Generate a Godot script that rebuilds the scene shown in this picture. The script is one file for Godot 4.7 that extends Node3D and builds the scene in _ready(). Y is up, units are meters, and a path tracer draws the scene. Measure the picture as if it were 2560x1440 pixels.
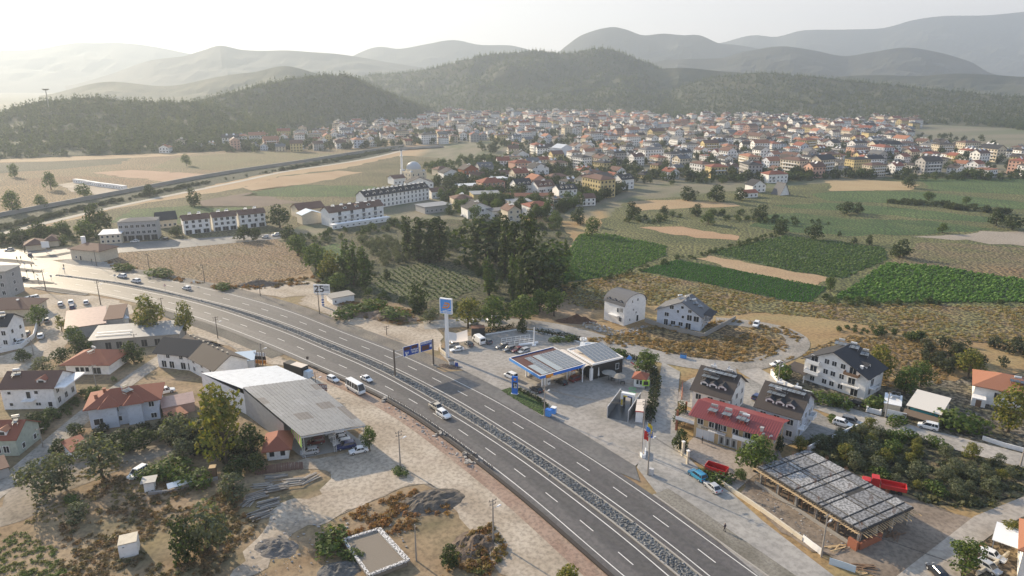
extends Node3D
const FL := 1707.0      # focal length of the photograph in its own pixels
const EYE := 80.0       # height of the camera in metres
const PITCH := 0.295697
var rng := RandomNumberGenerator.new()
var noise := FastNoiseLite.new()
var taken := {}
var M := {}
var S := {}             # shared meshes
const SUN_TO := Vector3(-0.672,0.375,-0.639)

class MB:
	var v := PackedVector3Array()
	var n := PackedVector3Array()
	var c := PackedColorArray()
	var uv := PackedVector2Array()
	var col := Color.WHITE
	var tile := 0.0
	func tri(a: Vector3, b: Vector3, d: Vector3) -> void:
		var m := (b - a).cross(d - a).normalized()
		v.append(a); v.append(d); v.append(b)
		n.append(m); n.append(m); n.append(m)
		c.append(col); c.append(col); c.append(col)
	func tric(a: Vector3, b: Vector3, d: Vector3, ca: Color, cb: Color, cd: Color) -> void:
		var m := (b - a).cross(d - a).normalized()
		v.append(a); v.append(d); v.append(b)
		n.append(m); n.append(m); n.append(m)
		c.append(ca); c.append(cd); c.append(cb)
	func quad(a: Vector3, b: Vector3, d: Vector3, e: Vector3) -> void:
		tri(a, b, d)
		tri(a, d, e)
	func poly(p: Array) -> void:
		for i in range(1, p.size() - 1):
			tri(p[0], p[i], p[i + 1])
	func box(p: Vector3, s: Vector3, yaw := 0.0) -> void:
		hexa(Transform3D(Basis(Vector3.UP, yaw), p), s)
	func hexa(t: Transform3D, s: Vector3, top := 1.0, topz := -1.0) -> void:
		var k: float = top if topz < 0.0 else topz
		var x := s.x / 2
		var z := s.z / 2
		var a := t * Vector3(-x, 0, z)
		var b := t * Vector3(x, 0, z)
		var d := t * Vector3(x, 0,-z)
		var e := t * Vector3(-x, 0,-z)
		var a2 := t * Vector3(-x * top, s.y, z * k)
		var b2 := t * Vector3(x * top, s.y, z * k)
		var d2 := t * Vector3(x * top, s.y, -z * k)
		var e2 := t * Vector3(-x * top, s.y, -z * k)
		quad(a, b, b2, a2); quad(b, d, d2, b2); quad(d, e, e2, d2); quad(e, a, a2, e2)
		quad(a2, b2, d2, e2); quad(e, d, b, a)
	func bar(a: Vector3, b: Vector3, w: float, h := -1.0) -> void:
		var d := b - a
		var y := d.normalized()
		var side := y.cross(Vector3.UP if absf(y.y) < 0.95 else Vector3.RIGHT).normalized()
		var t := Transform3D(Basis(side, y, side.cross(y)), a)
		hexa(t, Vector3(w, d.length(), w if h < 0 else h))
	func tube(a: Vector3, b: Vector3, r0: float, r1: float, k := 8, cap := true) -> void:
		var y := (b - a).normalized()
		var side := y.cross(Vector3.UP if absf(y.y) < 0.95 else Vector3.RIGHT).normalized()
		var o := side.cross(y)
		for i in k:
			var f := TAU * i / k
			var g := TAU * (i + 1) / k
			var p := side * cos(f) + o * sin(f)
			var q := side * cos(g) + o * sin(g)
			quad(a + q * r0, a + p * r0, b + p * r1, b + q * r1)
			if cap:
				tri(b, b + q * r1, b + p * r1)
	func mesh() -> ArrayMesh:
		var arr := []
		arr.resize(Mesh.ARRAY_MAX)
		arr[Mesh.ARRAY_VERTEX] = v
		arr[Mesh.ARRAY_NORMAL] = n
		arr[Mesh.ARRAY_COLOR] = c
		if tile > 0.0:
			var u := PackedVector2Array()
			u.resize(v.size())
			for i in v.size():
				u[i] = Vector2(v[i].x, v[i].z) / tile
			arr[Mesh.ARRAY_TEX_UV] = u
		elif uv.size() == v.size():
			arr[Mesh.ARRAY_TEX_UV] = uv
		var m := ArrayMesh.new()
		m.add_surface_from_arrays(Mesh.PRIMITIVE_TRIANGLES, arr)
		return m

func ray(px: float, py: float) -> Vector3:
	var v := py - 720.0
	return Vector3(px - 1280.0,-v * cos(PITCH) - FL * sin(PITCH),-(FL * cos(PITCH) - v * sin(PITCH)))
func G(px: float, py: float, h := 0.0) -> Vector3:      # the point at height h that the survey sighted there
	var d := ray(px, py)
	var t := (EYE - h) / -d.y
	return Vector3(d.x * t, h, d.z * t)
func P(px: float, py: float, depth: float) -> Vector3:  # the same at a known distance
	var d := ray(px, py)
	return Vector3(0, EYE, 0) + d * (depth / -d.z)
func tall(p: Vector3, py: float) -> float:              # height of what stands at p and reaches up to that sight line
	var k := p.z
	var s := sin(PITCH)
	var cc := cos(PITCH)
	var w := (720.0 - py) / FL
	return EYE + (k * s - w * k * cc) / (cc + w * s)
func V2(p: Vector3) -> Vector2: return Vector2(p.x, p.z)
func W(pts: Array) -> PackedVector2Array:
	var o := PackedVector2Array()
	for i in range(0, pts.size(),2):
		o.append(V2(G(pts[i], pts[i + 1])))
	return o

func numbered(called: String) -> String:
	var k: int = taken.get(called, 0)
	taken[called] = k + 1
	return called if k == 0 else "%s_%03d" % [called, k]
func tag(o: Node, label: String, category := "", group := "", kind := "") -> Node:
	if label: o.set_meta("label", label)
	if category: o.set_meta("category", category)
	if group: o.set_meta("group", group)
	if kind: o.set_meta("kind", kind)
	return o
func thing(called: String, label: String, category: String, at := Vector3.ZERO, yaw := 0.0, group := "") -> Node3D:
	var o := Node3D.new()
	o.name = numbered(called)
	add_child(o)
	o.position = at
	o.rotation.y = yaw
	tag(o, label, category, group)
	return o
func part(p: Node3D, called: String, mesh: Mesh, m: Material, t := Transform3D()) -> MeshInstance3D:
	var o := MeshInstance3D.new()
	o.name = called
	o.mesh = mesh
	o.material_override = m
	o.transform = t
	p.add_child(o, true)
	return o
func struct(called: String, mesh: Mesh, m: Material) -> MeshInstance3D:
	var o := MeshInstance3D.new()
	o.name = numbered(called)
	o.mesh = mesh
	o.material_override = m
	add_child(o)
	o.set_meta("kind","structure")
	return o
func many(called: String, label: String, category: String, mesh: Mesh, m: Material, xs: Array, cs: PackedColorArray, p: Node3D = null) -> MultiMeshInstance3D:
	var mm := MultiMesh.new()
	mm.transform_format = MultiMesh.TRANSFORM_3D
	mm.use_colors = true
	mm.mesh = mesh
	mm.instance_count = xs.size()
	for i in xs.size():
		mm.set_instance_transform(i, xs[i])
		mm.set_instance_color(i, cs[i])
	var o := MultiMeshInstance3D.new()
	o.name = numbered(called)
	o.multimesh = mm
	o.material_override = m
	(self if p == null else p).add_child(o)
	tag(o, label, category, "","stuff")
	return o
func T(p: Vector3, yaw := 0.0, s := Vector3.ONE) -> Transform3D:
	return Transform3D(Basis(Vector3.UP, yaw).scaled_local(s), p)
func U(lo: float, hi: float) -> float: return rng.randf_range(lo, hi)

func L(r: float, g: float, b: float) -> Color: return Color(r, g, b).linear_to_srgb()
func mat(key: String, c: Color, rough := 0.85, metal := 0.0, tex: Texture2D = null, scale := 0.1) -> StandardMaterial3D:
	if M.has(key):
		return M[key]
	var m := StandardMaterial3D.new()
	m.albedo_color = c.linear_to_srgb()
	m.roughness = rough
	m.metallic = metal
	if tex:
		m.albedo_texture = tex
		m.uv1_triplanar = true
		m.uv1_world_triplanar = true
		m.uv1_scale = Vector3.ONE * scale
	M[key] = m
	return m
func vmat(key: String, rough := 0.9, tex: Texture2D = null, uvs := false, scale := 0.1) -> StandardMaterial3D:   # coloured by its vertices
	var m := mat(key, Color.WHITE, rough, 0.0, null)
	m.vertex_color_use_as_albedo = true
	if tex:
		m.albedo_texture = tex
		if not uvs:
			m.uv1_triplanar = true
			m.uv1_world_triplanar = true
			m.uv1_scale = Vector3.ONE * scale
	return m
func noise_tex(seed_: int, freq: float, stops: Array, size := 512, kind := FastNoiseLite.TYPE_SIMPLEX_SMOOTH, oct := 5) -> NoiseTexture2D:
	var f := FastNoiseLite.new()
	f.seed = seed_
	f.frequency = freq
	f.noise_type = kind
	f.fractal_octaves = oct
	f.fractal_gain = 0.62
	var t := NoiseTexture2D.new()
	t.width = size
	t.height = size
	t.seamless = true
	t.noise = f
	var g := Gradient.new()
	g.offsets = PackedFloat32Array()
	g.colors = PackedColorArray()
	var off := PackedFloat32Array()
	var cs := PackedColorArray()
	for s in stops:
		off.append(s[0])
		cs.append(Color(s[1], s[1], s[1]) if s[1] is float else s[1])
	g.offsets = off
	g.colors = cs
	t.color_ramp = g
	return t
func nz(x: float, z: float, f: float, o := 0.0) -> float:   # 0..1
	return clampf(noise.get_noise_2d(x * f + o * 731.0, z * f - o * 177.0) * 0.9 + 0.5,0,1)
func mix3(cs: Array, x: float, z: float, f := 1.0, o := 0.0) -> Color:
	var a := nz(x, z, 50.0 * f, o)
	var b := nz(x, z, 190.0 * f, o + 3.0)
	var k := clampf(a * 0.65 + b * 0.35,0,1)
	k = clampf((k - 0.25) * 2.0,0,0.9999) * (cs.size() - 1)
	var i := int(k)
	var q: Color = cs[i]
	return q.lerp(cs[min(i + 1, cs.size() - 1)], k - i)

func patch(called: String, pts: PackedVector2Array, y: float, m: Material, cell: float, cs: Array, f := 0.012, tile := 9.0, parent: Node3D = null) -> MeshInstance3D:
	if Geometry2D.is_polygon_clockwise(pts):
		pts.reverse()
	var b := MB.new()
	b.tile = tile
	var lo := pts[0]
	var hi := pts[0]
	for p in pts:
		lo = lo.min(p)
		hi = hi.max(p)
	var nx := int(ceil((hi.x - lo.x) / cell))
	var nz_ := int(ceil((hi.y - lo.y) / cell))
	var ins := PackedByteArray()
	ins.resize((nx + 1) * (nz_ + 1))
	for j in nz_ + 1:
		for i in nx + 1:
			ins[j * (nx + 1) + i] = 1 if Geometry2D.is_point_in_polygon(lo + Vector2(i, j) * cell, pts) else 0
	for j in nz_:
		for i in nx:
			var k: int = ins[j * (nx + 1) + i] + ins[j * (nx + 1) + i + 1] + ins[(j + 1) * (nx + 1) + i] + ins[(j + 1) * (nx + 1) + i + 1]
			var a := lo + Vector2(i, j) * cell
			var sq := PackedVector2Array([a, a + Vector2(cell, 0), a + Vector2(cell, cell), a + Vector2(0, cell)])
			if k == 4:
				_face(b, sq, y, cs, f)
			else:
				for q in Geometry2D.intersect_polygons(sq, pts):
					_face(b, q, y, cs, f)
	if parent:
		return part(parent, called, b.mesh(), m)
	return struct(called, b.mesh(), m)
func ragged(pts: PackedVector2Array, amp: float, step: float) -> PackedVector2Array:
	var o := PackedVector2Array()
	for i in pts.size():
		var a := pts[i]
		var c := pts[(i + 1) % pts.size()]
		var k := int(clampf(a.distance_to(c) / step, 1,60))
		for j in k:
			var p := a.lerp(c, float(j) / k)
			o.append(p + Vector2(noise.get_noise_2d(p.x * 5, p.y * 5), noise.get_noise_2d(p.x * 5 + 99, p.y * 5)) * amp + Vector2(noise.get_noise_2d(p.x * 21, p.y * 21), noise.get_noise_2d(p.x * 21 + 50, p.y * 21)) * amp * 0.5)
	return o
func _face(b: MB, q: PackedVector2Array, y: float, cs: Array, f: float) -> void:
	if q.size() < 3: return
	if Geometry2D.is_polygon_clockwise(q): q.reverse()
	var col := []
	for p in q:
		col.append(mix3(cs, p.x, p.y, f))
	for i in range(1, q.size() - 1):
		b.tric(Vector3(q[0].x, y, q[0].y),Vector3(q[i + 1].x, y, q[i + 1].y),Vector3(q[i].x, y, q[i].y), col[0], col[i + 1], col[i])
func curve(pts: Array, step := 2.0, ext0 := 0.0, ext1 := 0.0) -> PackedVector2Array:
	var w := W(pts)
	if ext0 > 0: w.insert(0, w[0] + (w[0] - w[1]).normalized() * ext0)
	if ext1 > 0: w.append(w[-1] + (w[-1] - w[-3]).normalized() * ext1)
	var d := PackedVector2Array()
	for i in w.size() - 1:
		var a := w[max(i - 1,0)]
		var e := w[min(i + 2, w.size() - 1)]
		var k := int(max(2, w[i].distance_to(w[i + 1]) / step))
		for j in k:
			d.append(w[i].cubic_interpolate(w[i + 1], a, e, float(j) / k))
	d.append(w[-1])
	for r in 30:      # fair the reading errors away
		var s := d.duplicate()
		for i in range(1, d.size() - 1):
			s[i] = (d[i - 1] + d[i] * 2 + d[i + 1]) / 4
		d = s
	return d
func resample(c: PackedVector2Array, n: int) -> PackedVector2Array:
	var acc := PackedFloat32Array([0.0])
	for i in range(1, c.size()):
		acc.append(acc[-1] + c[i].distance_to(c[i - 1]))
	var o := PackedVector2Array()
	var k := 0
	for j in n:
		var s := acc[-1] * j / (n - 1)
		while k < c.size() - 2 and acc[k + 1] < s: k += 1
		o.append(c[k].lerp(c[k + 1], clampf((s - acc[k]) / max(acc[k + 1] - acc[k],1e-6),0,1)))
	return o
func offset(c: PackedVector2Array, d: float) -> PackedVector2Array:   # to the right of the way it runs
	var o := PackedVector2Array()
	for i in c.size():
		var t := (c[min(i + 1, c.size() - 1)] - c[max(i - 1,0)]).normalized()
		o.append(c[i] + Vector2(-t.y, t.x) * d)
	return o
func length_of(c: PackedVector2Array) -> float:
	var s := 0.0
	for i in range(1, c.size()): s += c[i].distance_to(c[i - 1])
	return s
func ribbon(b: MB, a: PackedVector2Array, e: PackedVector2Array, y: float, rows: int, cs: Array, f := 0.012, along := 3.0) -> void:
	var n := int(max(3, length_of(a) / along))
	var A := resample(a, n)
	var E := resample(e, n)
	for i in n - 1:
		for r in rows:
			var u := float(r) / rows
			var w := float(r + 1) / rows
			_face(b, PackedVector2Array([A[i].lerp(E[i], u), A[i + 1].lerp(E[i + 1], u), A[i + 1].lerp(E[i + 1], w), A[i].lerp(E[i], w)]), y, cs, f)
func line(called: String, c: PackedVector2Array, w: float, y: float, m: Material, parent: Node3D) -> void:
	var b := MB.new()
	ribbon(b, offset(c, -w / 2), offset(c, w / 2), y, 1,[Color.WHITE, Color(0.8,0.8,0.8),Color.WHITE],0.3)
	part(parent, called, b.mesh(), m)
func kerb(b: MB, c: PackedVector2Array, w: float, h: float, y0 := 0.0) -> void:
	var n := int(max(2, length_of(c) / 4.0))
	var r := resample(c, n)
	var l := offset(r, -w / 2)
	var o := offset(r, w / 2)
	for i in n - 1:
		var p := Vector3(l[i].x, y0, l[i].y)
		var q := Vector3(l[i + 1].x, y0, l[i + 1].y)
		var s := Vector3(o[i].x, y0, o[i].y)
		var t := Vector3(o[i + 1].x, y0, o[i + 1].y)
		var up := Vector3(0, h, 0)
		b.quad(p + up, s + up, t + up, q + up)
		b.quad(q, p, p + up, q + up)
		b.quad(s, t, t + up, s + up)

func sky_and_camera() -> void:
	var cam := Camera3D.new()
	cam.name = "camera"
	add_child(cam)
	cam.position = Vector3(0, EYE, 0)
	cam.rotation.x = -PITCH
	cam.fov = 45.7393
	cam.near = 1.0
	cam.far = 20000.0
	cam.current = true
	var sm := ProceduralSkyMaterial.new()
	sm.sky_top_color = L(0.17,0.26,0.42)
	sm.sky_horizon_color = L(0.74,0.67,0.60)
	sm.sky_curve = 0.2
	sm.ground_horizon_color = L(0.5,0.47,0.43)
	sm.ground_bottom_color = L(0.2,0.18,0.15)
	sm.sun_angle_max = 75.0
	sm.sun_curve = 0.22
	var sky := Sky.new()
	sky.sky_material = sm
	var env := Environment.new()
	env.background_mode = Environment.BG_SKY
	env.sky = sky
	env.background_energy_multiplier = 1.0
	env.tonemap_mode = Environment.TONE_MAPPER_LINEAR
	env.tonemap_exposure = 1.85
	env.volumetric_fog_enabled = true
	env.volumetric_fog_density = 0.00019
	env.volumetric_fog_albedo = L(0.74,0.86,1.0)
	env.volumetric_fog_anisotropy = 0.35
	env.sdfgi_enabled = true
	env.ssao_enabled = true
	env.ssil_enabled = true
	var we := WorldEnvironment.new()
	we.name = "air"
	we.environment = env
	add_child(we)
	var sun := DirectionalLight3D.new()
	sun.name = "sun"
	add_child(sun)
	sun.look_at_from_position(SUN_TO * 100.0,Vector3.ZERO)
	sun.light_color = L(1.0,0.83,0.60)
	sun.light_energy = 1.6
	sun.light_angular_distance = 0.6
	sun.shadow_enabled = true

func ground_materials() -> void:
	var grain := noise_tex(3,0.028,[[0.0,0.72],[0.35,0.86],[0.6,0.95],[1.0,1.0]],1024, FastNoiseLite.TYPE_SIMPLEX, 6)
	var clump := noise_tex(8,0.02,[[0.0,0.2],[0.38,0.5],[0.62,0.88],[1.0,1.0]],1024, FastNoiseLite.TYPE_SIMPLEX, 7)
	var fine := noise_tex(12,0.02,[[0.0,0.8],[0.4,0.9],[0.6,0.96],[1.0,1.0]],1024, FastNoiseLite.TYPE_SIMPLEX, 7)
	S.grain = grain
	S.clump = clump
	S.fine = fine
	vmat("dirt",0.95, grain, true)
	vmat("grass",0.95, clump, true)
	vmat("asphalt",0.56, fine, true)
	vmat("concrete",0.8, fine, true)
	vmat("forest",0.95, clump, true)
	var d: StandardMaterial3D = M.dirt
	d.heightmap_enabled = true
	d.heightmap_texture = grain
	d.heightmap_scale = 3.0
	var e: StandardMaterial3D = M.grass
	e.heightmap_enabled = true
	e.heightmap_texture = clump
	e.heightmap_scale = 30.0
	mat("paint",Color(0.72,0.70,0.66),0.7).vertex_color_use_as_albedo = true
	mat("kerbstone",Color(0.42,0.39,0.35),0.85,0.0, fine, 0.3)
	mat("dark_kerb",Color(0.055,0.045,0.04),0.9,0.0, fine, 0.3)

var C_DIRT := [Color(0.20,0.165,0.125),Color(0.30,0.25,0.195),Color(0.38,0.325,0.26)]
var C_PALE := [Color(0.37,0.30,0.225),Color(0.46,0.385,0.30),Color(0.53,0.455,0.365)]
var C_GREY := [Color(0.25,0.235,0.215),Color(0.33,0.31,0.28),Color(0.40,0.375,0.34)]
var C_SCRUB := [Color(0.16,0.13,0.07),Color(0.27,0.18,0.10),Color(0.37,0.27,0.17),Color(0.26,0.2,0.10)]
var C_DRY := [Color(0.30,0.19,0.085),Color(0.38,0.26,0.12),Color(0.33,0.26,0.12)]
var C_STUBBLE := [Color(0.38,0.24,0.13),Color(0.44,0.30,0.17),Color(0.40,0.30,0.17)]
var C_GRASS := [Color(0.12,0.14,0.045),Color(0.19,0.20,0.06),Color(0.28,0.25,0.09)]
var C_CROP := [Color(0.06,0.12,0.025),Color(0.08,0.15,0.035),Color(0.10,0.17,0.045)]
var C_ASPH := [Color(0.085,0.077,0.072),Color(0.105,0.096,0.09),Color(0.125,0.115,0.107)]
var C_ASPH2 := [Color(0.16,0.15,0.14),Color(0.20,0.19,0.178),Color(0.235,0.222,0.208)]
var C_CONC := [Color(0.29,0.265,0.235),Color(0.35,0.32,0.285),Color(0.39,0.36,0.325)]
var C_STONE := [Color(0.12,0.125,0.125),Color(0.17,0.175,0.172),Color(0.22,0.22,0.21)]
var C_TOWN := [Color(0.14,0.14,0.075),Color(0.24,0.205,0.14),Color(0.12,0.14,0.06)]

func ground() -> void:
	var b := MB.new()
	b.tile = 49.5
	var xs := PackedFloat32Array()
	var zs := PackedFloat32Array()
	var x := -5600.0
	while x <= 5600.0:
		xs.append(x)
		x += clampf(absf(x) * 0.12,7.0,600.0)
	var z := 150.0
	while z >= -6800.0:
		zs.append(z)
		z -= clampf((absf(z) - 60.0) * 0.035,5.0,400.0)
	for j in zs.size() - 1:
		for i in xs.size() - 1:
			var q := [Vector2(xs[i], zs[j]),Vector2(xs[i + 1], zs[j]),Vector2(xs[i + 1], zs[j + 1]),Vector2(xs[i], zs[j + 1])]
			var k := []
			for p in q:
				k.append(base_colour(p))
			b.tric(Vector3(q[0].x, 0, q[0].y),Vector3(q[1].x, 0, q[1].y),Vector3(q[2].x, 0, q[2].y), k[0], k[1], k[2])
			b.tric(Vector3(q[0].x, 0, q[0].y),Vector3(q[2].x, 0, q[2].y),Vector3(q[3].x, 0, q[3].y), k[0], k[2], k[3])
	struct("ground", b.mesh(),M.dirt)
func base_colour(p: Vector2) -> Color:
	p += Vector2(noise.get_noise_2d(p.x, p.y), noise.get_noise_2d(p.y, p.x + 90)) * 25.0
	var cs: Array = C_TOWN
	if p.y > -330 and p.x < 20 - (p.y + 100) * 0.1: cs = C_SCRUB
	elif p.y > -420 and p.x > 0: cs = C_DRY
	elif p.y > -1500 and p.x < -150 + (p.y + 300) * -0.1: cs = C_STUBBLE
	return mix3(cs, p.x, p.y, 0.02)

func field(called: String, pts: Array, y: float, cs: Array, m := "grass", cell := 8.0, f := 0.015, tile := 9.0) -> PackedVector2Array:
	var w := W(pts)
	var e := w
	if m != "asphalt" and m != "concrete": e = ragged(w, clampf(cell * 0.45,1.2,6.0), clampf(cell * 0.6,1.5,12.0))
	patch(called, e, y, M[m], cell, cs, f, tile * 4.5)
	return w

var MR := PackedVector2Array()
var ML := PackedVector2Array()
var LO := PackedVector2Array()
var RO := PackedVector2Array()
func roads() -> void:
	MR = curve([150,686,225,695,290,703,352,713,415,726,490,745,560,761,655,789,752,823,840,859,896,880,986,919,1067,960,1142,1000,1200,1035,1398,1160,1492,1226,1560,1276,1691,1370,1770,1440],2.0,0,60)
	ML = curve([140,692,187,697,250,708,302,716,365,730,452,748,560,778,640,806,727,837,802,871,880,902,967,944,1042,986,1117,1031,1167,1060,1317,1160,1453,1263,1589,1368,1668,1440],2.0,0,60)
	LO = curve([47,718,137,721,219,732,271,741,331,755,415,776,502,803,555,821,605,841,642,856,702,881,765,910,832,940,909,971,967,1000,1017,1029,1065,1060,1200,1160,1336,1269,1527,1438],2.0,0,60)
	RO = curve([147,657,200,667,250,675,302,681,390,696,480,714,580,737,671,762,752,789,852,830,960,870,1067,917,1175,971,1230,997,1317,1050,1362,1075,1524,1176,1569,1209,1680,1284,1779,1361,1892,1440],2.0,0,60)
	for side in 2:
		var b := MB.new()
		b.tile = 31.5
		if side == 0: worn(b, offset(LO, 0.2), offset(ML, -1.2),0.10,[1.0,1.15,1.45,1.3,1.5,1.2,1.0,0.9,0.95,0.85,0.95,0.9])
		else: worn(b, offset(MR, 1.2), offset(RO, -1.3),0.10,[0.85,0.95,1.1,0.92,1.08,0.95,1.0,1.25,1.1,1.3,1.1,1.0])
		var r := struct("road", b.mesh(),M.asphalt)
		var inner: PackedVector2Array = ML if side == 0 else MR
		var outer: PackedVector2Array = offset(LO, -1.6) if side == 0 else RO
		line("edge_line", inner, 0.22,0.112,M.paint, r)
		line("edge_line", outer, 0.2,0.112,M.paint, r)
		var n := int(length_of(inner))
		var A := resample(inner, n)
		var E := resample(outer, n)
		var i := 8
		while i < n - 8:
			for lane in [0.5]:
				var p := A[i].lerp(E[i], lane)
				var q := A[min(i + 4, n - 1)].lerp(E[min(i + 4, n - 1)], lane)
				var d := MB.new()
				d.bar(Vector3.ZERO, Vector3.FORWARD * p.distance_to(q),0.18,0.004)
				var o := part(r, "lane_dash", d.mesh(),M.paint)
				o.position = Vector3(p.x, 0.112, p.y)
				o.rotation.y = atan2(-(q - p).x, -(q - p).y)
			i += 11 if A[i].y > -300 else 16
	var med := MB.new()
	med.tile = 22.5
	ribbon(med, offset(ML, -1.2), offset(MR, 1.2),0.13,3, C_STONE, 0.05)
	struct("median_strip", med.mesh(),M.dirt)
	var k := MB.new()
	kerb(k, offset(MR, 1.3),0.3,0.28)
	struct("median_kerb", k.mesh(),M.kerbstone)
	k = MB.new()
	kerb(k, offset(ML, -1.4),0.35,0.28)
	struct("median_kerb", k.mesh(),M.kerbstone)
	var cut := PackedVector2Array()
	for p in LO:
		if p.x > G(765,911).x: cut.append(p)
	k = MB.new()
	kerb(k, offset(cut, 0.0 + 0.3),0.7,0.45)
	struct("road_edge_wall", k.mesh(),M.dark_kerb)
	var sh := MB.new()
	sh.tile = 36.0
	ribbon(sh, offset(cut, 0.5), offset(cut, 4.0),0.07,2,[Color(0.30,0.20,0.15),Color(0.36,0.25,0.19),Color(0.40,0.30,0.23)],0.05)
	struct("road_shoulder", sh.mesh(),M.dirt)
	var up := PackedVector2Array()
	for p in RO:
		if p.x < G(1085,925).x: up.append(p)
	sh = MB.new()
	sh.tile = 27.0
	ribbon(sh, offset(up, -6.5), offset(up, -1.2),0.07,3,[Color(0.13,0.12,0.105),Color(0.19,0.17,0.15),Color(0.25,0.22,0.18)],0.05)
	struct("road_verge", sh.mesh(),M.dirt)
	up = PackedVector2Array()
	for p in RO:
		if p.x > G(1600,1215).x: up.append(p)
	sh = MB.new()
	sh.tile = 22.5
	ribbon(sh, offset(up, -5.6), offset(up, -1.6),0.14,3,[Color(0.17,0.155,0.125),Color(0.23,0.21,0.175),Color(0.28,0.26,0.22)],0.06)
	struct("road_verge", sh.mesh(),M.dirt)
	k = MB.new()
	kerb(k, offset(up, -1.5),0.3,0.22)
	struct("road_kerb", k.mesh(),M.kerbstone)
	up = PackedVector2Array()
	for p in LO:
		if p.x > G(380,770).x and p.x < G(720,890).x: up.append(p)
	sh = MB.new()
	sh.tile = 27.0
	ribbon(sh, offset(up, 0.3), offset(up, 4.5),0.07,2,[Color(0.10,0.095,0.085),Color(0.14,0.13,0.11),Color(0.17,0.155,0.13)],0.05)
	struct("road_verge", sh.mesh(),M.dirt)

func worn(b: MB, a: PackedVector2Array, e: PackedVector2Array, y: float, bands: Array) -> void:
	var n := int(length_of(a) / 3.0)
	var A := resample(a, n)
	var E := resample(e, n)
	var rows := 24
	var tone := func(i: int, r: int) -> Color:
		var u := float(r) / rows * (bands.size() - 1)
		var k: float = lerpf(bands[int(u)], bands[min(int(u) + 1, bands.size() - 1)], u - int(u))
		var c: Color = C_ASPH[1]
		var w := noise.get_noise_2d(i * 1.1, r * 16.0) * 0.35 + noise.get_noise_2d(i * 0.35 + 400, r * 5.0) * 0.35
		return c * (1.0 + (k - 1.0) * (0.75 + w) + w * 0.35)
	for i in n - 1:
		for r in rows:
			var u := float(r) / rows
			var w := float(r + 1) / rows
			var p := A[i].lerp(E[i], u)
			var q := A[i + 1].lerp(E[i + 1], u)
			var s := A[i + 1].lerp(E[i + 1], w)
			var t := A[i].lerp(E[i], w)
			var c := [tone.call(i, r), tone.call(i + 1, r), tone.call(i + 1, r + 1), tone.call(i, r + 1)]
			b.tric(Vector3(p.x, y, p.y),Vector3(q.x, y, q.y),Vector3(s.x, y, s.y), c[0], c[1], c[2])
			b.tric(Vector3(p.x, y, p.y),Vector3(s.x, y, s.y),Vector3(t.x, y, t.y), c[0], c[2], c[3])
func hill(called: String, prof: Array, front: Array, top: Array, back: float, cs: Array, step := 14.0, rough := 0.25, rows := 26, tile := 40.0, bow := 1.15) -> Array:
	var x0: float = prof[0]
	var x1: float = prof[prof.size() - 2]
	var n := int((x1 - x0) / step) + 1
	var grid := []
	for i in n:
		var px := lerpf(x0, x1, float(i) / (n - 1))
		var py := 0.0
		for k in range(0, prof.size() - 2,2):
			if px >= prof[k] - 0.01 and px <= prof[k + 2] + 0.01:
				var u: float = (px - prof[k]) / (prof[k + 2] - prof[k])
				var y_1: float = prof[k - 1] if k > 0 else prof[k + 1]
				var y_2: float = prof[k + 5] if k + 5 < prof.size() else prof[k + 3]
				py = cubic_interpolate(prof[k + 1], prof[k + 3], y_1, y_2, u)
		var s := float(i) / (n - 1)
		var d0 := lerpf(front[0], front[1], s)
		var d1 := lerpf(top[0], top[1], s)
		var crest := P(px, py, d1)
		var col := []
		for r in rows + 1:
			var t := float(r) / rows
			var d := lerpf(d0, d1, t) if t <= 1.0 else d1
			var q := P(px, 200.0, d)
			var w := sin(PI * t)
			var g := absf(noise.get_noise_2d(q.x * 0.16 * 700.0 / d1, q.z * 0.16 * 700.0 / d1)) * 1.6
			var g2 := noise.get_noise_2d(q.x * 0.5 * 700.0 / d1 + 300, q.z * 0.5 * 700.0 / d1) * 0.5
			var h := maxf(crest.y, 0.0) * pow(t, bow) * (1.0 - rough * w * (1.0 - g + g2))
			col.append(Vector3(q.x, h if r > 0 else -2.0, q.z))
		for r in range(1,7):
			var t := r / 6.0
			var q := P(px, 200.0, d1 + back * t)
			col.append(Vector3(q.x, lerpf(maxf(crest.y, 0.0),-2.0, t * t), q.z))
		grid.append(col)
	var b := MB.new()
	b.tile = tile
	for i in n - 1:
		for r in grid[0].size() - 1:
			var p: Vector3 = grid[i][r]
			var q: Vector3 = grid[i + 1][r]
			var s: Vector3 = grid[i + 1][r + 1]
			var t: Vector3 = grid[i][r + 1]
			var f: float = 9.0 / top[0]
			var cp := mix3(cs, p.x, p.z, f)
			var cq := mix3(cs, q.x, q.z, f)
			var c2 := mix3(cs, s.x, s.z, f)
			var ct := mix3(cs, t.x, t.z, f)
			b.tric(p, q, s, cp, cq, c2)
			b.tric(p, s, t, cp, c2, ct)
	struct(called, b.mesh(),M.forest)
	return grid
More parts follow.
